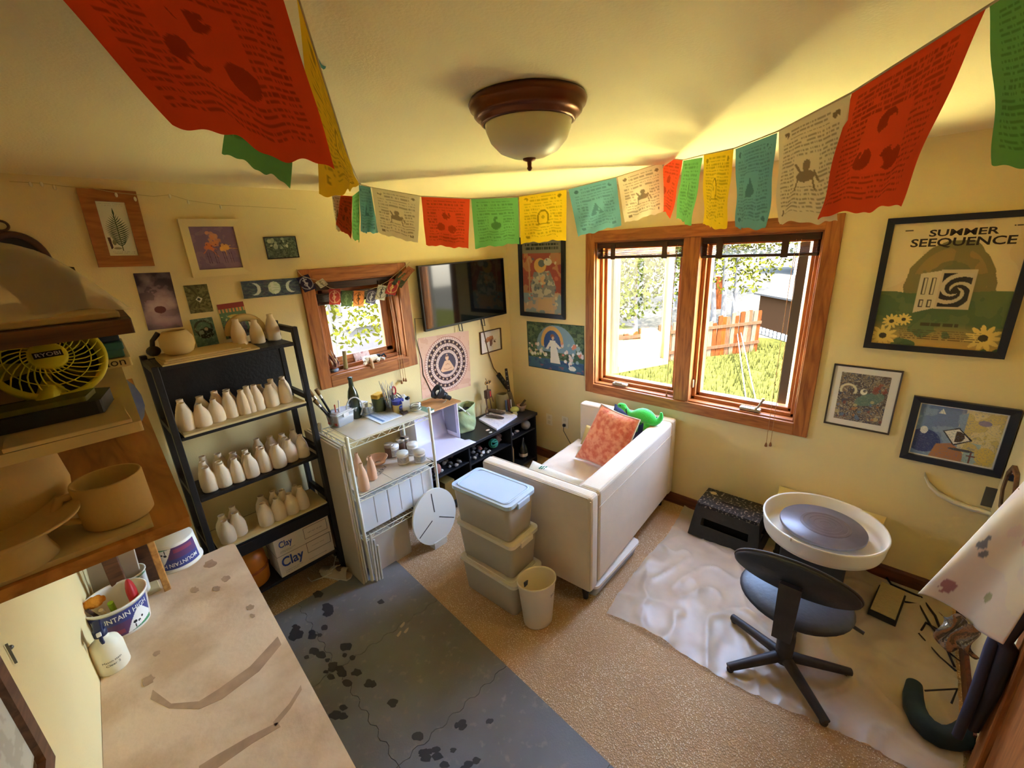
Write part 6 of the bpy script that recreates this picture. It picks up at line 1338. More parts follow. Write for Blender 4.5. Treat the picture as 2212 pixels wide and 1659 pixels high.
def p_nebula(c):
    c.c[:] = S(60, 44, 56); d = np.hypot((c.u/c.a-.47), (c.v-.65)*1.3); c.fill(np.clip(1-d*1.4, 0, 1), S(190, 150, 170)); n = c.noise(5, 5, 5)
    c.fill(np.clip((n-.45)*3, 0, 1)*np.clip(1.2-d*1.2, 0, 1), S(206, 176, 186), .7); c.fill((n < .42)*np.clip(1-c.v*.9, 0, 1), S(44, 34, 46), .8); c.fill(np.clip(c.v*2-1.3, 0, 1)*(n > .5), S(150, 90, 110), .6); c.fill(c.ell(.47, .65, .085, .065), S(96, 44, 50))
def p_eye(c):
    c.c[:] = S(96, 92, 50); a = np.arctan2(c.v-.52, c.u-.5*c.a); d = np.hypot(c.v-.52, c.u-.5*c.a); c.fill(np.sin(a*14+d*9) > .2, S(70, 66, 36), .8); c.fill(c.noise(12, 2) > .58, S(130, 122, 70), .7)
    c.fill(c.poly([(.36, .52), (.5, .42), (.66, .5), (.52, .64)]), S(220, 214, 180)); c.fill(c.ell(.5, .52, .05, .05), S(60, 60, 50))
def p_teal(c):
    c.c[:] = S(92, 132, 122); c.fill(c.noise(8, 4) > .55, S(74, 112, 108), .7); c.fill(c.ring(.5, .35, .22, .29), S(60, 72, 74)); c.fill(c.ell(.55, .55, .25, .19), S(40, 44, 44)); c.fill(c.ell(.6, .42, .10, .1), S(40, 40, 42)); c.fill(c.ell(.6, .40, .06, .06), S(190, 160, 140)); c.fill(c.ell(.35, .5, .08, .08), S(150, 160, 156), .8)
    c.fill(c.noise(20, 6) > .66, S(140, 170, 160), .6)
def p_card(c):
    c.c[:] = S(96, 130, 84); c.fill(c.v < .14, S(150, 48, 44)); c.fill((c.v > .14) & (c.v < .25) & (np.sin(c.u*70) > -.2), S(222, 150, 70)); c.fill(c.ell(.5, .37, .16, .04), S(206, 176, 60)); c.fill(c.ell(.5, .42, .10, .03), S(190, 120, 60)); c.fill(c.poly([(.12, .5), (.88, .48), (.9, 1), (.1, 1)]), S(104, 98, 100)); c.fill((c.noise(16, 3) > .55) & (c.v > .48), S(66, 60, 70), .8)
    c.blobs(8, .02, .04, [S(200, 200, 120), S(120, 170, 150)], 9, (.05, .25, .95, .48))
def p_tapestry(c):
    c.c[:] = S(226, 172, 140); c.fill(c.noise(8, 3) > .55, S(214, 150, 116), .7); u0, v0 = .52, .50; d = np.hypot(c.u-u0*c.a, (c.v-v0)); a = np.arctan2(c.v-v0, c.u-u0*c.a)
    dk, lt_ = S(62, 36, 36), S(232, 196, 176)
    c.fill(d < .475, lt_); c.fill((d > .455) & (d < .47), S(190, 110, 80)); c.fill((d < .455) & (d > .42) & (np.sin(a*70) > .2), S(170, 110, 90), .8)
    c.fill((d < .41) & (d > .345), dk); c.fill((d < .395) & (d > .36) & (np.sin(a*26) > .45), S(206, 160, 120)); c.fill((d < .345) & (d > .30) & (np.sin(a*60) > .4), S(120, 84, 84), .8); c.fill((d < .295) & (d > .235), dk); c.fill((d < .28) & (d > .25) & (np.sin(a*20) > .5), S(206, 160, 120)); c.fill((d < .235) & (d > .19) & (np.sin(a*48) > .4), S(120, 84, 84), .8); c.fill(d < .185, S(70, 58, 70)); c.fill((d < .185) & (d > .178), S(40, 26, 28))
    sk = S(224, 168, 122); c.fill(c.ell(.52, .40, .036, .045) | c.ell(.52, .352, .018, .02), sk); c.fill(c.poly([(.47, .45), (.57, .45), (.62, .53), (.66, .60), (.63, .635), (.42, .635), (.38, .60), (.42, .53)]), sk); c.fill(c.line([(.45, .58), (.52, .60), (.60, .58)], .006) | c.line([(.49, .52), (.52, .5), (.56, .52)], .005), S(180, 110, 80)); c.fill(c.ell(.52, .366, .03, .014), S(120, 80, 70))
def p_bee(c):
    c.c[:] = S(228, 222, 222); c.fill(c.poly([(.2, .42), (.35, .28), (.62, .26), (.66, .42), (.45, .5), (.24, .56)]), S(196, 124, 70)); c.fill((c.noise(10, 4) > .55) & c.poly([(.2, .42), (.35, .28), (.62, .26), (.66, .42), (.45, .5), (.24, .56)]), S(150, 80, 50), .7); c.fill(c.poly([(.46, .45), (.6, .45), (.58, .66), (.52, .76), (.44, .72)]), S(120, 78, 62)); c.fill(c.ell(.70, .56, .07, .05, .6), S(90, 60, 54)); c.fill(c.line([(.62, .46), (.78, .48)], .012), S(140, 90, 70)); c.fill(c.line([(.45, .78), (.6, .79)], .006), S(200, 150, 140))
def p_monk(c):
    c.c[:] = S(150, 60, 50); c.fill(c.noise(7, 3, 4) > .52, S(176, 120, 70), .8); c.fill(c.v < .16, S(120, 116, 96)); c.fill(c.script(.08, .03, .92, .13, 2, 4, .75, .7), S(46, 50, 44)); c.fill((c.v > .72), S(120, 140, 150)); c.fill((c.noise(9, 5) > .5) & (c.v > .7), S(190, 150, 110), .8)
    c.fill(c.poly([(.30, .42), (.7, .40), (.86, .62), (.8, .76), (.26, .78), (.2, .6)]), S(120, 124, 124)); c.fill((c.noise(14, 8) > .52) & c.poly([(.30, .42), (.7, .40), (.86, .62), (.8, .76), (.26, .78), (.2, .6)]), S(196, 186, 160), .7); c.fill(c.ell(.46, .33, .11, .10), S(206, 150, 60)); c.fill(c.ell(.50, .30, .06, .05), S(90, 100, 100)); c.fill(c.ell(.66, .28, .07, .05), S(190, 180, 160)); c.fill(c.line([(.17, .72), (.18, .35), (.14, .25), (.2, .21), (.24, .28)], .014), S(176, 130, 90)); c.fill(c.poly([(.46, .5), (.56, .46), (.6, .58), (.5, .6)]), S(210, 160, 110)); c.blobs(30, .01, .03, [S(190, 90, 60), S(200, 190, 150), S(70, 90, 110)], 12, (.1, .2, .9, .95), .8); c.fill(c.poly([(.4, .8), (.75, .78), (.78, .95), (.38, .96)]), S(190, 150, 104))
def p_swans(c):
    c.c[:] = S(64, 92, 66); c.fill(c.noise(8, 2) > .5, S(96, 120, 80), .8); c.fill(c.noise(16, 9) > .6, S(40, 60, 50), .8)
    c.fill(c.ell(.52, .5, .50, .46) & (c.v < .6), S(110, 150, 176)); c.fill(c.ell(.46, .42, .29, .36) & (c.v < .5), S(214, 160, 70)); c.fill(c.ell(.46, .44, .22, .29) & (c.v < .52), S(44, 78, 140)); c.fill(c.v > .76, S(50, 96, 130)); c.fill((c.v > .78) & (c.noise(7, 5) > .5), S(40, 70, 120), .7); c.fill((c.v > .9) & (c.noise(6, 6) > .55), S(150, 80, 90), .6)
    c.blobs(26, .02, .045, [S(230, 226, 220), S(214, 170, 150), S(200, 210, 150)], 3, (.02, .45, .34, .78)); c.blobs(30, .02, .05, [S(226, 206, 200), S(220, 120, 90), S(150, 180, 180), S(232, 232, 226)], 4, (.62, .4, .98, .8))
    c.fill(c.poly([(.42, .36), (.52, .36), (.54, .5), (.60, .84), (.42, .84), (.43, .5)]), S(232, 230, 220)); c.fill(c.poly([(.42, .38), (.34, .55), (.38, .56), (.46, .42)]) | c.poly([(.52, .38), (.62, .5), (.58, .53), (.5, .44)]), S(228, 224, 214)); c.fill(c.ell(.475, .30, .035, .05), S(226, 180, 150)); c.fill(c.ell(.47, .27, .05, .045) & ~c.ell(.48, .31, .03, .04), S(150, 80, 50)); c.fill(c.ell(.80, .90, .09, .05) | c.line([(.76, .88), (.74, .80), (.78, .78)], .012), S(236, 234, 228))
    c.fill((c.u < .012) | (c.u > c.a-.012) | (c.v < .012) | (c.v > .988), S(36, 60, 50))
def p_summer(c):
    c.c[:] = S(222, 196, 140); c.fill(c.noise(3, 3) > .55, S(210, 176, 120), .5); hz = .56+.05*(c.noise(4, 5)-.5)+.05*np.abs(c.u/c.a-.5)*-1
    d = np.hypot((c.u/c.a-.52)*1.05, c.v-.50); c.fill((d < .36+.06*(c.noise(6, 2)-.5)) & (c.v < .6), S(120, 110, 60)); c.fill((d < .30) & (c.noise(7, 8) > .5) & (c.v < .6), S(150, 120, 60), .8); c.fill((d < .2) & (c.noise(9, 6) > .52) & (c.v < .6), S(90, 96, 60), .7); c.fill(c.v > hz, S(76, 100, 58)); c.fill((c.v > hz) & (c.noise(8, 4) > .52), S(96, 112, 60), .7); c.fill(np.clip((c.v-.80)*5, 0, 1)*(c.noise(5, 7) > .35), S(214, 160, 50), .8)
    c.fill(c.rect(.45, .37, .72, .68), S(196, 176, 140)); c.fill(c.rect(.475, .395, .695, .665), S(46, 42, 40)); a = np.arctan2(c.v-.535, c.u-.585*c.a); r = np.hypot(c.v-.535, c.u-.585*c.a)
    c.fill(c.rect(.475, .395, .695, .665) & (np.sin(a*3-18*np.sqrt(r+.001)*3) > .25) & (r > .025), S(196, 180, 150)); c.fill(c.poly([(.30, .40), (.46, .375), (.46, .675), (.30, .72)]), S(206, 190, 156))
    for x0, x1 in ((.33, .365), (.395, .43)):
        for y0, y1 in ((.43, .57), (.61, .67)): c.fill(c.rect(x0, y0, x1, y1) & ~c.rect(x0+.008, y0+.008, x1-.008, y1-.008), S(70, 60, 50))
    for cu, cv_, r in ((.09, .93, .09), (.14, .80, .06), (.88, .90, .10), (.24, .78, .05)):
        for k in range(11): c.fill(c.ell(cu+.62*r*math.cos(k*.571)/c.a, cv_+.62*r*math.sin(k*.571), r*.45, r*.16, k*.571), S(226, 190, 70))
        c.fill(c.ell(cu, cv_, r*.28), S(70, 60, 36))
    c.fill(c.script(.22, .86, .86, .95, 5, 8, .7, .45), S(80, 60, 40), .8); c.fill(c.script(.38, .80, .68, .83, 1, 2, .9, .8), S(70, 66, 40)); c.fill(c.script(.1, .05, .16, .07, 1, 2, .9) | c.script(.88, .05, .94, .07, 1, 3, .9), S(60, 52, 44))
def p_maze(c):
    c.c[:] = S(84, 70, 62); n = c.noise(7, 3, 4); c.fill(n > .5, S(122, 100, 78), .9); c.fill(np.sin(n*60) > .55, S(170, 160, 140), .75); c.fill(np.sin(c.noise(5, 9)*44) > .75, S(60, 70, 96), .8); c.fill(c.ell(.66, .5, .24, .12, -.5), S(86, 120, 108), .75); c.fill(c.ring(.2, .36, .10, .14) & (c.v < .42), S(206, 196, 160)); c.fill(c.ell(.52, .36, .055, .06) & ~c.ell(.54, .34, .03, .03), S(226, 222, 206)); c.blobs(26, .015, .04, [S(176, 110, 50), S(80, 110, 150), S(120, 50, 50), S(190, 170, 110)], 21, (0, .55, 1, 1), .7); c.blobs(8, .02, .05, [S(130, 54, 44)], 22, (.75, .1, 1, .4), .7)
def p_kite(c):
    c.c[:] = S(120, 150, 190); n = c.noise(5, 4, 4); c.fill(c.u/c.a > .58, S(206, 182, 96)); c.fill((n > .5) & (c.u/c.a > .5), S(226, 206, 150), .7); c.fill((n > .52) & (c.u/c.a < .55), S(90, 116, 176), .8); c.fill(c.ell(.14, .70, .22, .22), S(50, 60, 120)); c.fill(c.poly([(.3, .72), (.48, .66), (.62, .8), (.66, 1), (.24, 1)]), S(176, 110, 60)); c.fill(c.rect(.64, .6, .8, 1) & (n > .45), S(150, 186, 186), .9); c.fill(c.ell(.87, .80, .12, .16), S(222, 186, 50), .9); c.fill(c.ell(.78, .22, .08, .05), S(130, 110, 160), .9)
    c.fill(c.poly([(.34, .46), (.52, .36), (.70, .56), (.50, .70)]), S(50, 46, 50)); c.fill(c.poly([(.365, .465), (.52, .385), (.67, .56), (.50, .67)]), S(232, 228, 218)); c.fill(c.ell(.52, .53, .09, .10) & (c.u/c.a > .50) , S(70, 50, 40)); c.fill(c.poly([(.24, .16), (.33, .16), (.28, .06)]), S(230, 230, 226)); c.fill(c.ell(.12, .5, .05, .07), S(226, 224, 220)); c.fill(c.ell(.60, .76, .16, .025), S(70, 70, 76)); c.fill(c.line([(.72, .78), (.72, .97)], .012) | c.line([(.68, .84), (.77, .84)], .01), S(120, 70, 60)); c.fill(np.sin(n*70) > .85, S(90, 110, 150), .5); c.fill((c.u < .02) | (c.u > c.a-.02) | (c.v < .025) | (c.v > .975), S(230, 226, 216))
picture('picture_frame', 'botanical fern print in an orange brown wooden frame', 'back', ((146, 405), (290, 415), (335, 574), (228, 577)), 110, p_fern, wood('orange_brown_frame', S(176, 112, 56), S(146, 86, 40), 'X', 8), .052, .02)
picture('picture_frame', 'purple print of orange dancing figures in a cream frame', 'back', ((382, 474.5), (515, 473), (543, 592), (415, 599)), 100, p_dancers, mat('cream_frame', S(232, 214, 160), .6), .038, .022)
picture('small_print', 'small dark green landscape print of pale sheep like shapes', 'back', ((566.6, 512.3), (636.2, 510.4), (647, 556), (580, 560.4)), 80, p_flock, BLKF, .005, .008)
picture('moon_board', 'dark painted board with two crescents and a full moon', 'back', ((517.3, 608.2), (642.7, 599.6), (648, 634), (525, 645.5)), 130, p_moons, thick=.018, cat='plaque')
picture('poster', 'purple grey poster with a dark disc in glowing clouds', 'back', ((286, 590.5), (368, 588), (394, 706), (321.5, 714)), 80, p_nebula)
picture('small_print', 'olive green print with a pale eye at its centre', 'back', ((393.8, 617), (446, 613.6), (461.4, 672), (413, 678)), 60, p_eye)
picture('small_print', 'teal print with a dark rounded figure', 'back', ((408.3, 691), (457.5, 684.4), (473, 742), (427.6, 750)), 60, p_teal)
picture('small_print', 'green print with a red top band and grey lower half', 'back', ((464.3, 658.4), (523, 651.6), (545, 722), (492, 733)), 64, p_card)
picture('tapestry', 'peach cloth hanging of a seated figure inside dark rings', 'back', ((899, 734), (1008.4, 712.7), (1020, 834), (915.4, 859)), 150, p_tapestry, thick=.002, cat='wall hanging')
picture('picture_frame', 'small white picture of an orange winged insect below the television', 'back', ((1033.7, 718), (1079, 708), (1081.6, 753.4), (1039, 766)), 60, p_bee, mat('thin_brown_frame', S(90, 64, 46), .5), .006, .022)
picture('picture_frame', 'tall black framed poster of a robed figure by the room corner', 'right', ((1118.5, 512), (1220, 509), (1224.5, 689.2), (1129.5, 682)), 120, p_monk, NAVYF, .038, .022)
picture('poster', 'unframed poster of a woman in white with swans and flowers', 'right', ((1137.7, 693.7), (1262.5, 703.7), (1262.8, 812), (1143, 790.5)), 150, p_swans)
tp, w, h = picture('picture_frame', 'large black framed concert poster with an open door and sunflowers', 'right', ((1921.3, 472.8), (2270, 448), (2165.4, 774.7), (1863.4, 748.5)), 170, p_summer, NAVYF, .030, .024)
lt = MB(); iw, ih = w-.06, h-.06
for s_, ww, hh, z in (('SUMMER', .50, .052, .085), ('SEEQUENCE', .76, .075, .162)): put_text(lt, s_, iw*ww, ih*hh, lambda x, y: (x+.02, -.0066, ih*(.5-z)+y), 0, .02)
lt.build('lettering', mat('dark_brown_ink', S(52, 40, 36), .7), tp)
picture('picture_frame', 'thin framed maze like colourful print with a white mount', 'right', ((1803.6, 785.2), (1953.3, 801.4), (1920.5, 938.6), (1779.3, 911.3)), 120, p_maze, mat('thin_dark_frame', S(70, 56, 46), .5), .008, .016, matw=.035, matcol=(226, 222, 214))
picture('picture_frame', 'blue black framed abstract painting with a white kite shape', 'right', ((1975.3, 853.4), (2211, 885), (2157.7, 1030), (1942.5, 984.5)), 140, p_kite, NAVYF, .032, .024)
# oval portrait frame half behind the plastic
oc_ = WY(40, 552, YB); of = thing('oval_frame', 'dark oval picture frame with a hanging ring behind the plastic sheet', 'picture', (oc_.x, YB, oc_.z-.03))
MB().tube([(.085*math.cos(a), -.014, .115*math.sin(a)) for a in np.linspace(0, 2*PI, 40, endpoint=False)], .014, 8, closed=True).build('frame', mat('dark_bronze_frame', S(84, 54, 44), .4), of)
MB().prism([(.08*math.cos(a), .11*math.sin(a)) for a in np.linspace(0, 2*PI, 36, endpoint=False)], .001, .006, M=Matrix.Rotation(PI/2, 4, 'X')).build('print', mat('dark_portrait', S(60, 54, 60), .6, var=.4, vs=12, col2=S(30, 28, 34)), of)
MB().tube([(-.02+.024*math.cos(a), -.012, .150+.020*math.sin(a)) for a in np.linspace(0, 2*PI, 18, endpoint=False)], .005, 7, closed=True).build('hanging_ring', mat('dark_bronze_frame', S(84, 54, 44), .4), of)
# ------------------------------------------------------------------ television
M, w, h = hang('back', ((903.5, 574.4), (1089.4, 556.6), (1091.6, 678.3), (917, 717.2)), .06)
tv = thing('television', 'flat black television mounted on the wall beside the small window', 'television', M=M @ T(0, -.035, 0))
MB().span((-w/2, -.03, -h/2), (w/2, .0, h/2)).build('housing', mat('black_tv_plastic', S(22, 22, 24), .3), tv, bev=.004)
MB().span((-w/2+.010, -.0312, -h/2+.018), (w/2-.010, -.0302, h/2-.010)).build('screen', mat('tv_screen', S(12, 14, 16), .06, spec=.75), tv)
MB().span((-w*.3, .0005, -h*.42), (w*.32, .034, h*.1)).build('rear_box', mat('black_tv_plastic', S(22, 22, 24), .3), tv)
for x in (-.10, .17): MB().tube([(x, .01, -h/2+.02), (x-.004, -.005, -h/2-.06), (x+.03, -.005, -h/2-.07), (x+.035, .01, -h/2+.01)], .004, 6).build('cable_loop', BCB, tv)
MB().tube([(-w/2+.02, .02, -h*.3), (-w/2-.05, .025, -h*.28), (-w/2-.06, .028, -h*.6), (-w/2-.03, .03, -h*.95), (-w/2-.035, .028, -h*1.2), (-w/2+.03, .028, -h*1.55), (-w/2+.09, .028, -h*1.72)], .0028, 6).build('power_cord', BCB, tv)
psx = WY(1088, 822, YB-.012)
ps = thing('power_strip', 'black power strip hanging on its cord below the television', 'power strip', psx)
q0, q1 = WY(1076, 808, YB-.015), WY(1097, 838, YB-.015); M2 = frame_to(q0, q1)
MB().box((0, 0, (q1-q0).length/2), (.024, .045, (q1-q0).length), 0, M2).build('body', mat('black_strip_plastic', S(40, 38, 38), .45), ps, world=True, bev=.004)
for k in range(3): MB().box((.0, 0, .04+.045*k), (.028, .022, .022), 0, M2).build('socket', mat('dark_socket', S(84, 80, 76), .5), ps, world=True)
MB().tube([q0, WY(1066, 795, YB-.01), WY(1056, 765, YB-.01), WY(1044, 712, YB-.01), WY(1040, 690, YB-.01)], .005, 7).build('cord', mat('brown_cable', S(110, 80, 50), .6), ps, world=True)
# ------------------------------------------------------------------ ceiling light
p = FL(1147, 245, ZC-.06); cl = thing('ceiling_light', 'flush ceiling light with a bronze rim and a frosted glass bowl', 'ceiling light', (1.085, .905, ZC))
BRZ = mat('bronze_rim', S(112, 66, 46), .3, .75)
MB().lathe([(.0, -.001), (.165, -.001), (.170, -.010), (.166, -.022), (.155, -.030), (.156, -.038), (.148, -.046), (.138, -.050), (.137, -.058), (.128, -.062), (.124, -.056), (0, -.05)], 56).build('rim', BRZ, cl)
MB().lathe([(.126, -.060), (.124, -.075), (.112, -.105), (.086, -.132), (.05, -.147), (.012, -.152), (0, -.152)], 48, cap=False).build('glass_bowl', mat('frosted_alabaster', S(228, 220, 176), .35, var=.1, vs=8, spec=.5), cl)
MB().lathe([(0, -.150), (.020, -.150), (.018, -.156), (.007, -.160), (.006, -.172), (.008, -.178), (.004, -.184), (0, -.185)], 20).build('finial', BRZ, cl)
# ------------------------------------------------------------------ prayer flags
A_, B_ = Vector((1.42, 2.47, 0)), Vector((2.55, 1.15, 0)); C_, D_ = Vector((2.42, 1.03, 0)), Vector((.95, -.08, 0))
def onplane(px, p, q):
    d = ray(*px); n = Vector((-(q-p).y, (q-p).x, 0)); t = n.dot(p-EYE.xy.to_3d())/n.dot(d); return EYE+d*t
COLS = {'blue': S(112, 170, 186), 'white': S(226, 212, 186), 'red': S(230, 84, 48), 'green': S(116, 184, 108), 'yellow': S(232, 196, 44)}
def flag_cv(kind, nx, ny, seed):
    b = COLS[kind]; c = Cv(nx, ny, b); ink = tuple(v*.42 for v in b) if kind != 'white' else S(120, 100, 76)
    rows = max(8, min(22, ny//4)); c.fill(c.script(.10, .06, .90, .92, rows, seed, .72, .45), ink, .62)
    keep = tuple(min(1, v*1.04) for v in b)
    if kind == 'white':
        c.fill(c.rect(.33, .36, .67, .66), keep); c.fill(c.ell(.5, .56, .13, .055) | c.line([(.40, .56), (.37, .68)], .012) | c.line([(.60, .56), (.64, .68)], .012) | c.line([(.42, .52), (.36, .44)], .014) | c.line([(.62, .52), (.68, .60)], .012) | c.ell(.5, .46, .05, .06), ink, .85)
    elif kind == 'red':
        c.fill(c.rect(.3, .28, .7, .7), keep)
        for a, b_ in ((.5, .36), (.38, .60), (.62, .62)): c.fill(c.ell(a, b_, .085, .08) & (c.noise(9, seed) > .35), ink, .8)
    elif kind == 'green':
        c.fill(c.rect(.34, .34, .66, .68), keep); c.fill((c.ell(.5, .56, .11, .08) | c.ell(.5, .44, .05, .07)) & (c.noise(9, seed) > .35), ink, .85)
    elif kind == 'yellow':
        c.fill(c.ell(.5, .48, .15, .19), keep); c.fill(c.ell(.5, .50, .13, .17) & ~c.ell(.5, .51, .10, .145) & (c.v < .62), ink); c.fill(c.line([(.37, .62), (.63, .62)], .012), ink); c.fill(c.ell(.5, .48, .035, .04), ink, .6)
    else:
        c.fill(c.rect(.33, .34, .67, .66), keep); c.fill(c.poly([(.36, .64), (.5, .40), (.64, .64)]) & (c.noise(9, seed) > .36), ink, .8)
    if kind in ('white', 'yellow', 'blue'):
        for a, b_ in ((.15, .10), (.85, .10), (.16, .89), (.84, .89)): c.fill(c.rect(a-.07, b_-.05, a+.07, b_+.05), keep); c.fill(c.ell(a, b_, .05, .035) & (c.noise(14, seed+3) > .4), ink, .9)
    return c
def flag(parent, kind, corners, nx, ny, seed, wob=.012, label=True):
    P = [Vector(q) for q in corners]; n = (P[1]-P[0]).cross(P[3]-P[0]).normalized(); c = flag_cv(kind, nx, ny, seed)
    def f(u, v): return P[0]*(1-u)*(1-v)+P[1]*u*(1-v)+P[2]*u*v+P[3]*(1-u)*v+n*(wob*v*math.sin(7*u+seed)+wob*.5*math.sin(11*u+9*v+seed*2)*v)+Vector((0, 0, .004*v*math.sin(13*u+seed)+.002*math.sin(31*u+seed)*v))
    return print_grid(c, f, False).build('flag', CLOTHP, parent, world=True, label=kind+' prayer flag')
CORDW = mat('pale_flag_cord', S(190, 170, 130), .8)
s1 = thing('prayer_flag_string', 'string of printed prayer flags sagging across the room corner', 'flags', (1.98, 1.8, 2.33))
F1 = [('blue', (775, 399), (800, 405), (816, 503), (779, 502)), ('white', (803, 405), (907, 424.5), (903, 526), (815, 503)), ('red', (910, 425), (1015, 430), (1012, 537), (920, 529)), ('green', (1018, 430), (1119, 427), (1122, 526), (1027, 536)), ('yellow', (1121, 423), (1224, 409), (1223, 518), (1125, 526)), ('blue', (1228, 409), (1331, 383), (1343, 486), (1249, 511)), ('white', (1334, 383), (1432, 352), (1436, 456), (1350, 482))]
for i, (k, *c) in enumerate(F1): flag(s1, k, [onplane(q, A_, B_) for q in c], 56, 56, i+1)
MB().tube([onplane(q, A_, B_)+Vector((0, 0, .001)) for q in ((772, 397), (800, 404.5), (908, 424), (1016, 429.5), (1120, 425), (1226, 409), (1332, 383), (1436, 350))], .0022, 6).build('cord', CORDW, s1, world=True)
s2 = thing('prayer_flag_string', 'string of printed prayer flags rising from the window towards the doorway', 'flags', (1.7, .49, 2.34))
F2 = [('red', (1437, 343), (1475, 346), (1453, 470), (1405, 440), 40, 60), ('green', (1476, 347), (1518, 340), (1493, 486), (1461, 472), 40, 60), ('yellow', (1520, 334), (1585, 322), (1562, 495), (1517, 486), 50, 80), ('blue', (1589, 322), (1679, 287), (1651, 493), (1584, 494), 60, 90), ('white', (1683, 283), (1838, 204), (1810, 480), (1672, 482), 84, 110), ('red', (1840, 202), (2130, 18), (1952, 443), (1770, 470), 110, 130), ('green', (2138, 14), (2420, -160), (2330, 460), (2168, 345), 90, 120)]
for i, (k, a, b, c, d, nx, ny) in enumerate(F2): flag(s2, k, [onplane(q, C_, D_) for q in (a, b, c, d)], nx, ny, i+11, .010)
MB().tube([onplane(q, C_, D_)+Vector((0, 0, .001)) for q in ((1437, 342), (1476, 346), (1520, 335), (1587, 321), (1681, 284), (1839, 202), (2134, 15), (2420, -161))], .0022, 6).build('cord', CORDW, s2, world=True)
# the string running overhead from the back ceiling hook towards the camera side
s3 = thing('prayer_flag_string', 'string of prayer flags running close under the ceiling above the work table', 'flags', (.5, .9, 2.42))
dp = lambda px, d: EYE+ray(*px)*d
for i, (k, c, nx, ny) in enumerate((
        ('yellow', ((640, -12, .60), (753, 342, 1.25), (776, 404, 1.22), (701, 426, .66)), 40, 90),
        ('red', ((-160, -330, .40), (603, -30, .62), (722, 366, .62), (372, 268, .47)), 130, 120),
        ('green', ((520, -60, .95), (642, -12, .85), (632, 404, .82), (486, 330, .98)), 50, 70),
        ('white', ((716, 420, 2.2), (739, 424, 2.4), (742, 502, 2.4), (724, 496, 2.2)), 20, 40), ('red', ((736, 422, 2.25), (761, 424, 2.45), (760, 518, 2.45), (726, 486, 2.25)), 20, 40), ('green', ((761, 424, 2.25), (776, 412, 2.5), (779, 524, 2.5), (763, 515, 2.25)), 20, 40), ('blue', ((686, 92, .9), (700, 112, 1.0), (701, 162, 1.0), (692, 138, .9)), 16, 24))):
    flag(s3, k, [dp(q[:2], q[2]) for q in c], nx, ny, i+21, .006)
MB().tube([A_+Vector((0, 0, ZC-.005)), dp((756, 352), 1.24), dp((640, -14), .60), dp((603, -32), .60), dp((-160, -332), .40)], .0022, 6).build('cord', CORDW, s3, world=True)
def hook(p, lb): return tag(MB().lathe([(0, 0), (.006, 0), (.006, -.004), (.002, -.006), (.002, -.016), (0, -.016)], 10, M=T(p.x, p.y, ZC-.0005)).build('ceiling_hook', FER), lb, 'hook')
hook(A_, 'small ceiling hook above the back end of the flag strings'); hook(B_, 'small ceiling hook above the flags by the big window')
# little flags over the small window
sm = thing('small_flag_string', 'string of little coloured flags hung across the small window', 'flags', WY(765, 620, YB-.04))
yy = YB-.032
LF = [((662, 612), 30, 36, .55, S(40, 34, 62), S(196, 190, 206)), ((695, 612), 22, 18, .75, S(206, 196, 170), S(90, 80, 70)), ((723, 641), 25, 34, .03, S(178, 36, 32), S(232, 170, 120)), ((749, 645), 24, 34, -.05, S(70, 90, 54), S(100, 120, 80)), ((775, 645), 23, 34, -.05, S(226, 120, 28), S(70, 40, 20)), ((803, 641), 22, 30, -.25, S(72, 66, 86), S(186, 180, 196)), ((824, 632), 22, 32, -.25, S(206, 200, 176), S(60, 60, 60)), ((848, 620), 24, 34, -.35, S(178, 36, 32), S(232, 190, 90)), ((866, 604), 26, 34, -.6, S(64, 68, 46), S(90, 96, 60)), ((878, 591), 20, 34, -.75, S(150, 82, 44), S(120, 60, 36))]
for i, ((a, b), w_, h_, ro, c0, c1) in enumerate(LF):
    c = Cv(24, 30, c0, .8); c.fill(c.ring(.5, .5, .36, .40) & (c.noise(3, i) > .3), c1, .7); c.fill(c.line([(.5, .2), (.42, .42), (.58, .5), (.44, .62), (.5, .8)], .035) | c.line([(.35, .3), (.66, .26)], .03) | c.ring(.42, .58, .06, .10), c1)
    cs_, sn_ = math.cos(ro), math.sin(ro)
    f = lambda u, v: WY(a+(u-.5)*w_*cs_-(v-.5)*h_*(-sn_), b+(v-.5)*h_*cs_+(u-.5)*w_*(-sn_)*.6, yy-.004*math.sin(6*u+i)*v-.0015*i)
    print_grid(c, f).build('flag', CLOTHP, sm, world=True, label=('navy', 'cream', 'red', 'green', 'orange', 'purple grey', 'cream', 'red', 'dark green', 'brown')[i]+' little flag')
MB().tube([WY(*q, yy) for q in ((640, 582), (652, 596), (685, 606), (712, 622), (749, 629), (787, 629), (815, 620), (838, 607), (858, 590), (885, 566))], .002, 6).build('cord', CORDW, sm, world=True)
# fairy lights along the walls
fl_ = thing('fairy_lights', 'clear fairy light string pinned along the wall below the ceiling', 'string lights', WY(290, 425, YB-.01))
pts = [(20, 392), (90, 396), (142, 403), (200, 407), (248, 416), (290, 420), (330, 424), (368, 421), (408, 433), (478, 443), (560, 447), (640, 452)]
MB().tube([WY(*q, YB-.026) for q in pts], .0014, 5).build('wire', mat('clear_wire', S(196, 176, 120), .4), fl_, world=True)
for q in ((66, 398), (90, 398), (118, 405), (251, 421), (292, 430), (367, 424), (407, 437), (477, 447)):
    o = WY(*q, YB-.026); MB().ball(o, (.006, .006, .011), 8, 6).build('bulb', mat('clear_bulb', S(236, 226, 196), .2), fl_, world=True)
for q, lb in (((2094, 270), 'clear fairy bulb on the window wall nearer the red flag'), ((2146, 260), 'clear fairy bulb on the window wall nearer the green flag')):
    tag(MB().ball(WX(*q, XR-.007), (.006, .006, .011), 8, 6).build('fairy_bulb', mat('clear_bulb', S(236, 226, 196), .2)), lb, 'string lights')
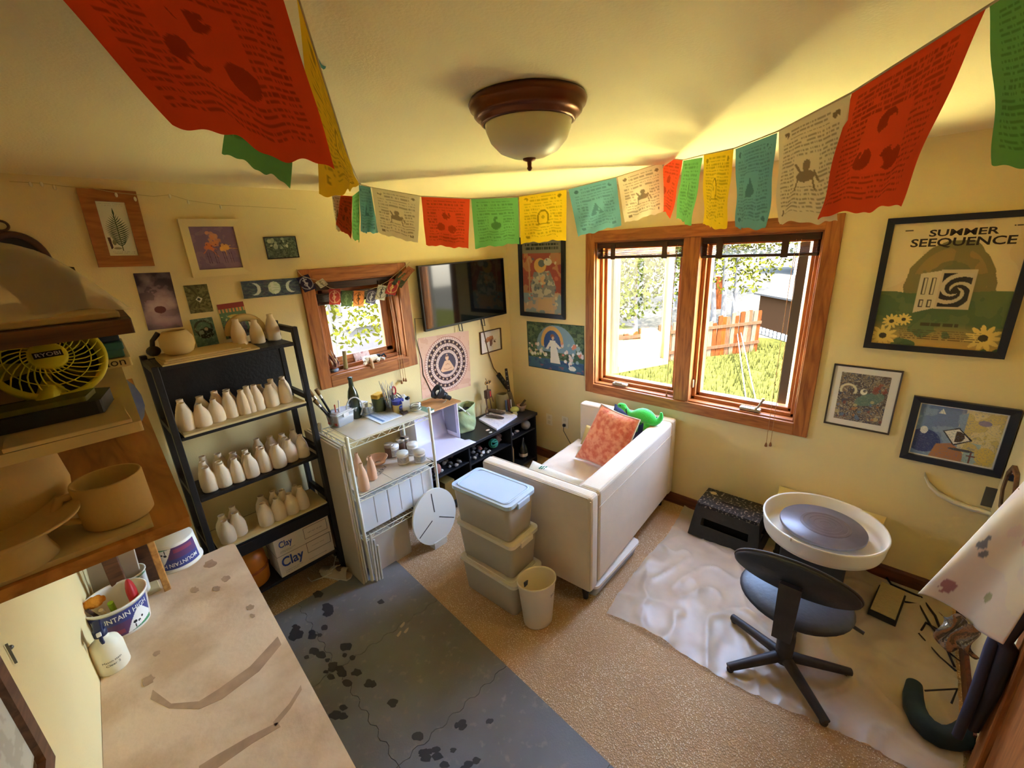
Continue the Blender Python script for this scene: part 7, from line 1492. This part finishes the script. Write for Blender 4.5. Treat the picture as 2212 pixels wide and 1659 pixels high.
# ------------------------------------------------------------------ things on the small window's sill
zs = WB[2]+.0145
def sill(px, py, d): return WY(px, py, YB+d)
t = thing('bird_figurine', 'brown spiky feathered figurine on a blue rimmed stand on the sill', 'figurine', (1.265, YB+.045, zs)); FT = [mat('brown_feather', S(150, 100, 80), .8), mat('pale_feather', S(206, 180, 150), .8), mat('dark_feather', S(86, 54, 48), .8)]
MB().lathe([(0, 0), (.03, 0), (.034, .012), (.03, .018), (0, .018)], 20).build('stand', mat('blue_white_glaze', S(150, 176, 206), .25, var=.4, vs=20, col2=S(70, 90, 140)), t)
MB().ball((0, 0, .055), (.036, .03, .042), 14, 10).build('body', FT[0], t)
for k in range(22):
    a = k*2.4; z = .03+.0028*k; r = .032-.0007*k; MB().tube([(r*math.cos(a), r*.8*math.sin(a), z), (1.35*r*math.cos(a), 1.1*r*math.sin(a), z+.02), (1.2*r*math.cos(a)-.01, r*math.sin(a), z+.045+.002*(k % 5))], [.008, .007, .001], 5).build('feather', FT[k % 3], t)
for x in (-.03, .012): MB().tube([(x, 0, .09), (x-.012, 0, .155)], [.008, .001], 6).build('horn', FT[1], t)
a, b = sill(756, 838, -.02), sill(764, 756, .03); a.z = zs+.001-.0
tag(MB().tube([Vector((1.345, YB+.03, zs)), Vector((1.362, YB+.05, zs+.125))], [.016, .014], 12).build('driftwood_post', mat('olive_driftwood', S(150, 134, 84), .8, bump=.4, bs=40)), 'upright olive brown stick standing on the small window sill', 'stick')
c = Cv(40, 30, S(206, 170, 160), 1.4); c.blobs(26, .05, .12, [S(176, 90, 86), S(226, 206, 196), S(150, 130, 120)], 3, (0, 0, 1, 1), .8); 
ph = thing('photo_card', 'reddish group photo card propped against the small window glass', 'card', (1.50, YB+.08, zs))
mb = print_grid(c, lambda u, v: (1.445+.125*u, YB+.066+.026*(1-v), zs+.001+.085*(1-v))); mb.build('print', GLOSSY, ph, world=True, solid=.002)
WPL = mat('white_plush', S(232, 220, 200), .95, bump=.4, bs=120); BPL = mat('black_plush', S(44, 40, 40), .95)
dg = thing('plush_dog', 'white plush dog with black patches lying on the small window sill', 'toy', (1.56, YB+.03, zs))
MB().tube([(-.05, -.01, .028), (-.02, 0, .032), (.03, .005, .030), (.065, .005, .026)], [.020, .026, .028, .02], 12).build('body', WPL, dg, sub=1)
MB().ball((-.058, -.02, .042), (.028, .026, .024), 14, 10).ball((-.078, -.034, .034), (.014, .014, .011), 10, 8).build('head', WPL, dg)
MB().tube([(-.045, -.035, .05), (-.035, -.05, .02), (-.038, -.058, -.03)], [.010, .014, .012], 8).build('ear', mat('tan_plush', S(214, 176, 140), .95), dg, sub=1)
for p_ in (((-.04, -.02, .02), (-.09, -.035, .011)), ((.05, -.005, .02), (.02, -.04, .012)), ((.06, 0, .02), (.085, -.03, .012))): MB().tube([p_[0], p_[1]], [.014, .011], 8).build('leg', WPL, dg)
MB().ball((.05, .0, .04), (.022, .02, .016), 10, 8).build('patch', BPL, dg); MB().tube([(.07, .004, .03), (.10, .0, .045), (.112, -.005, .02)], [.008, .009, .006], 8).build('tail', BPL, dg)
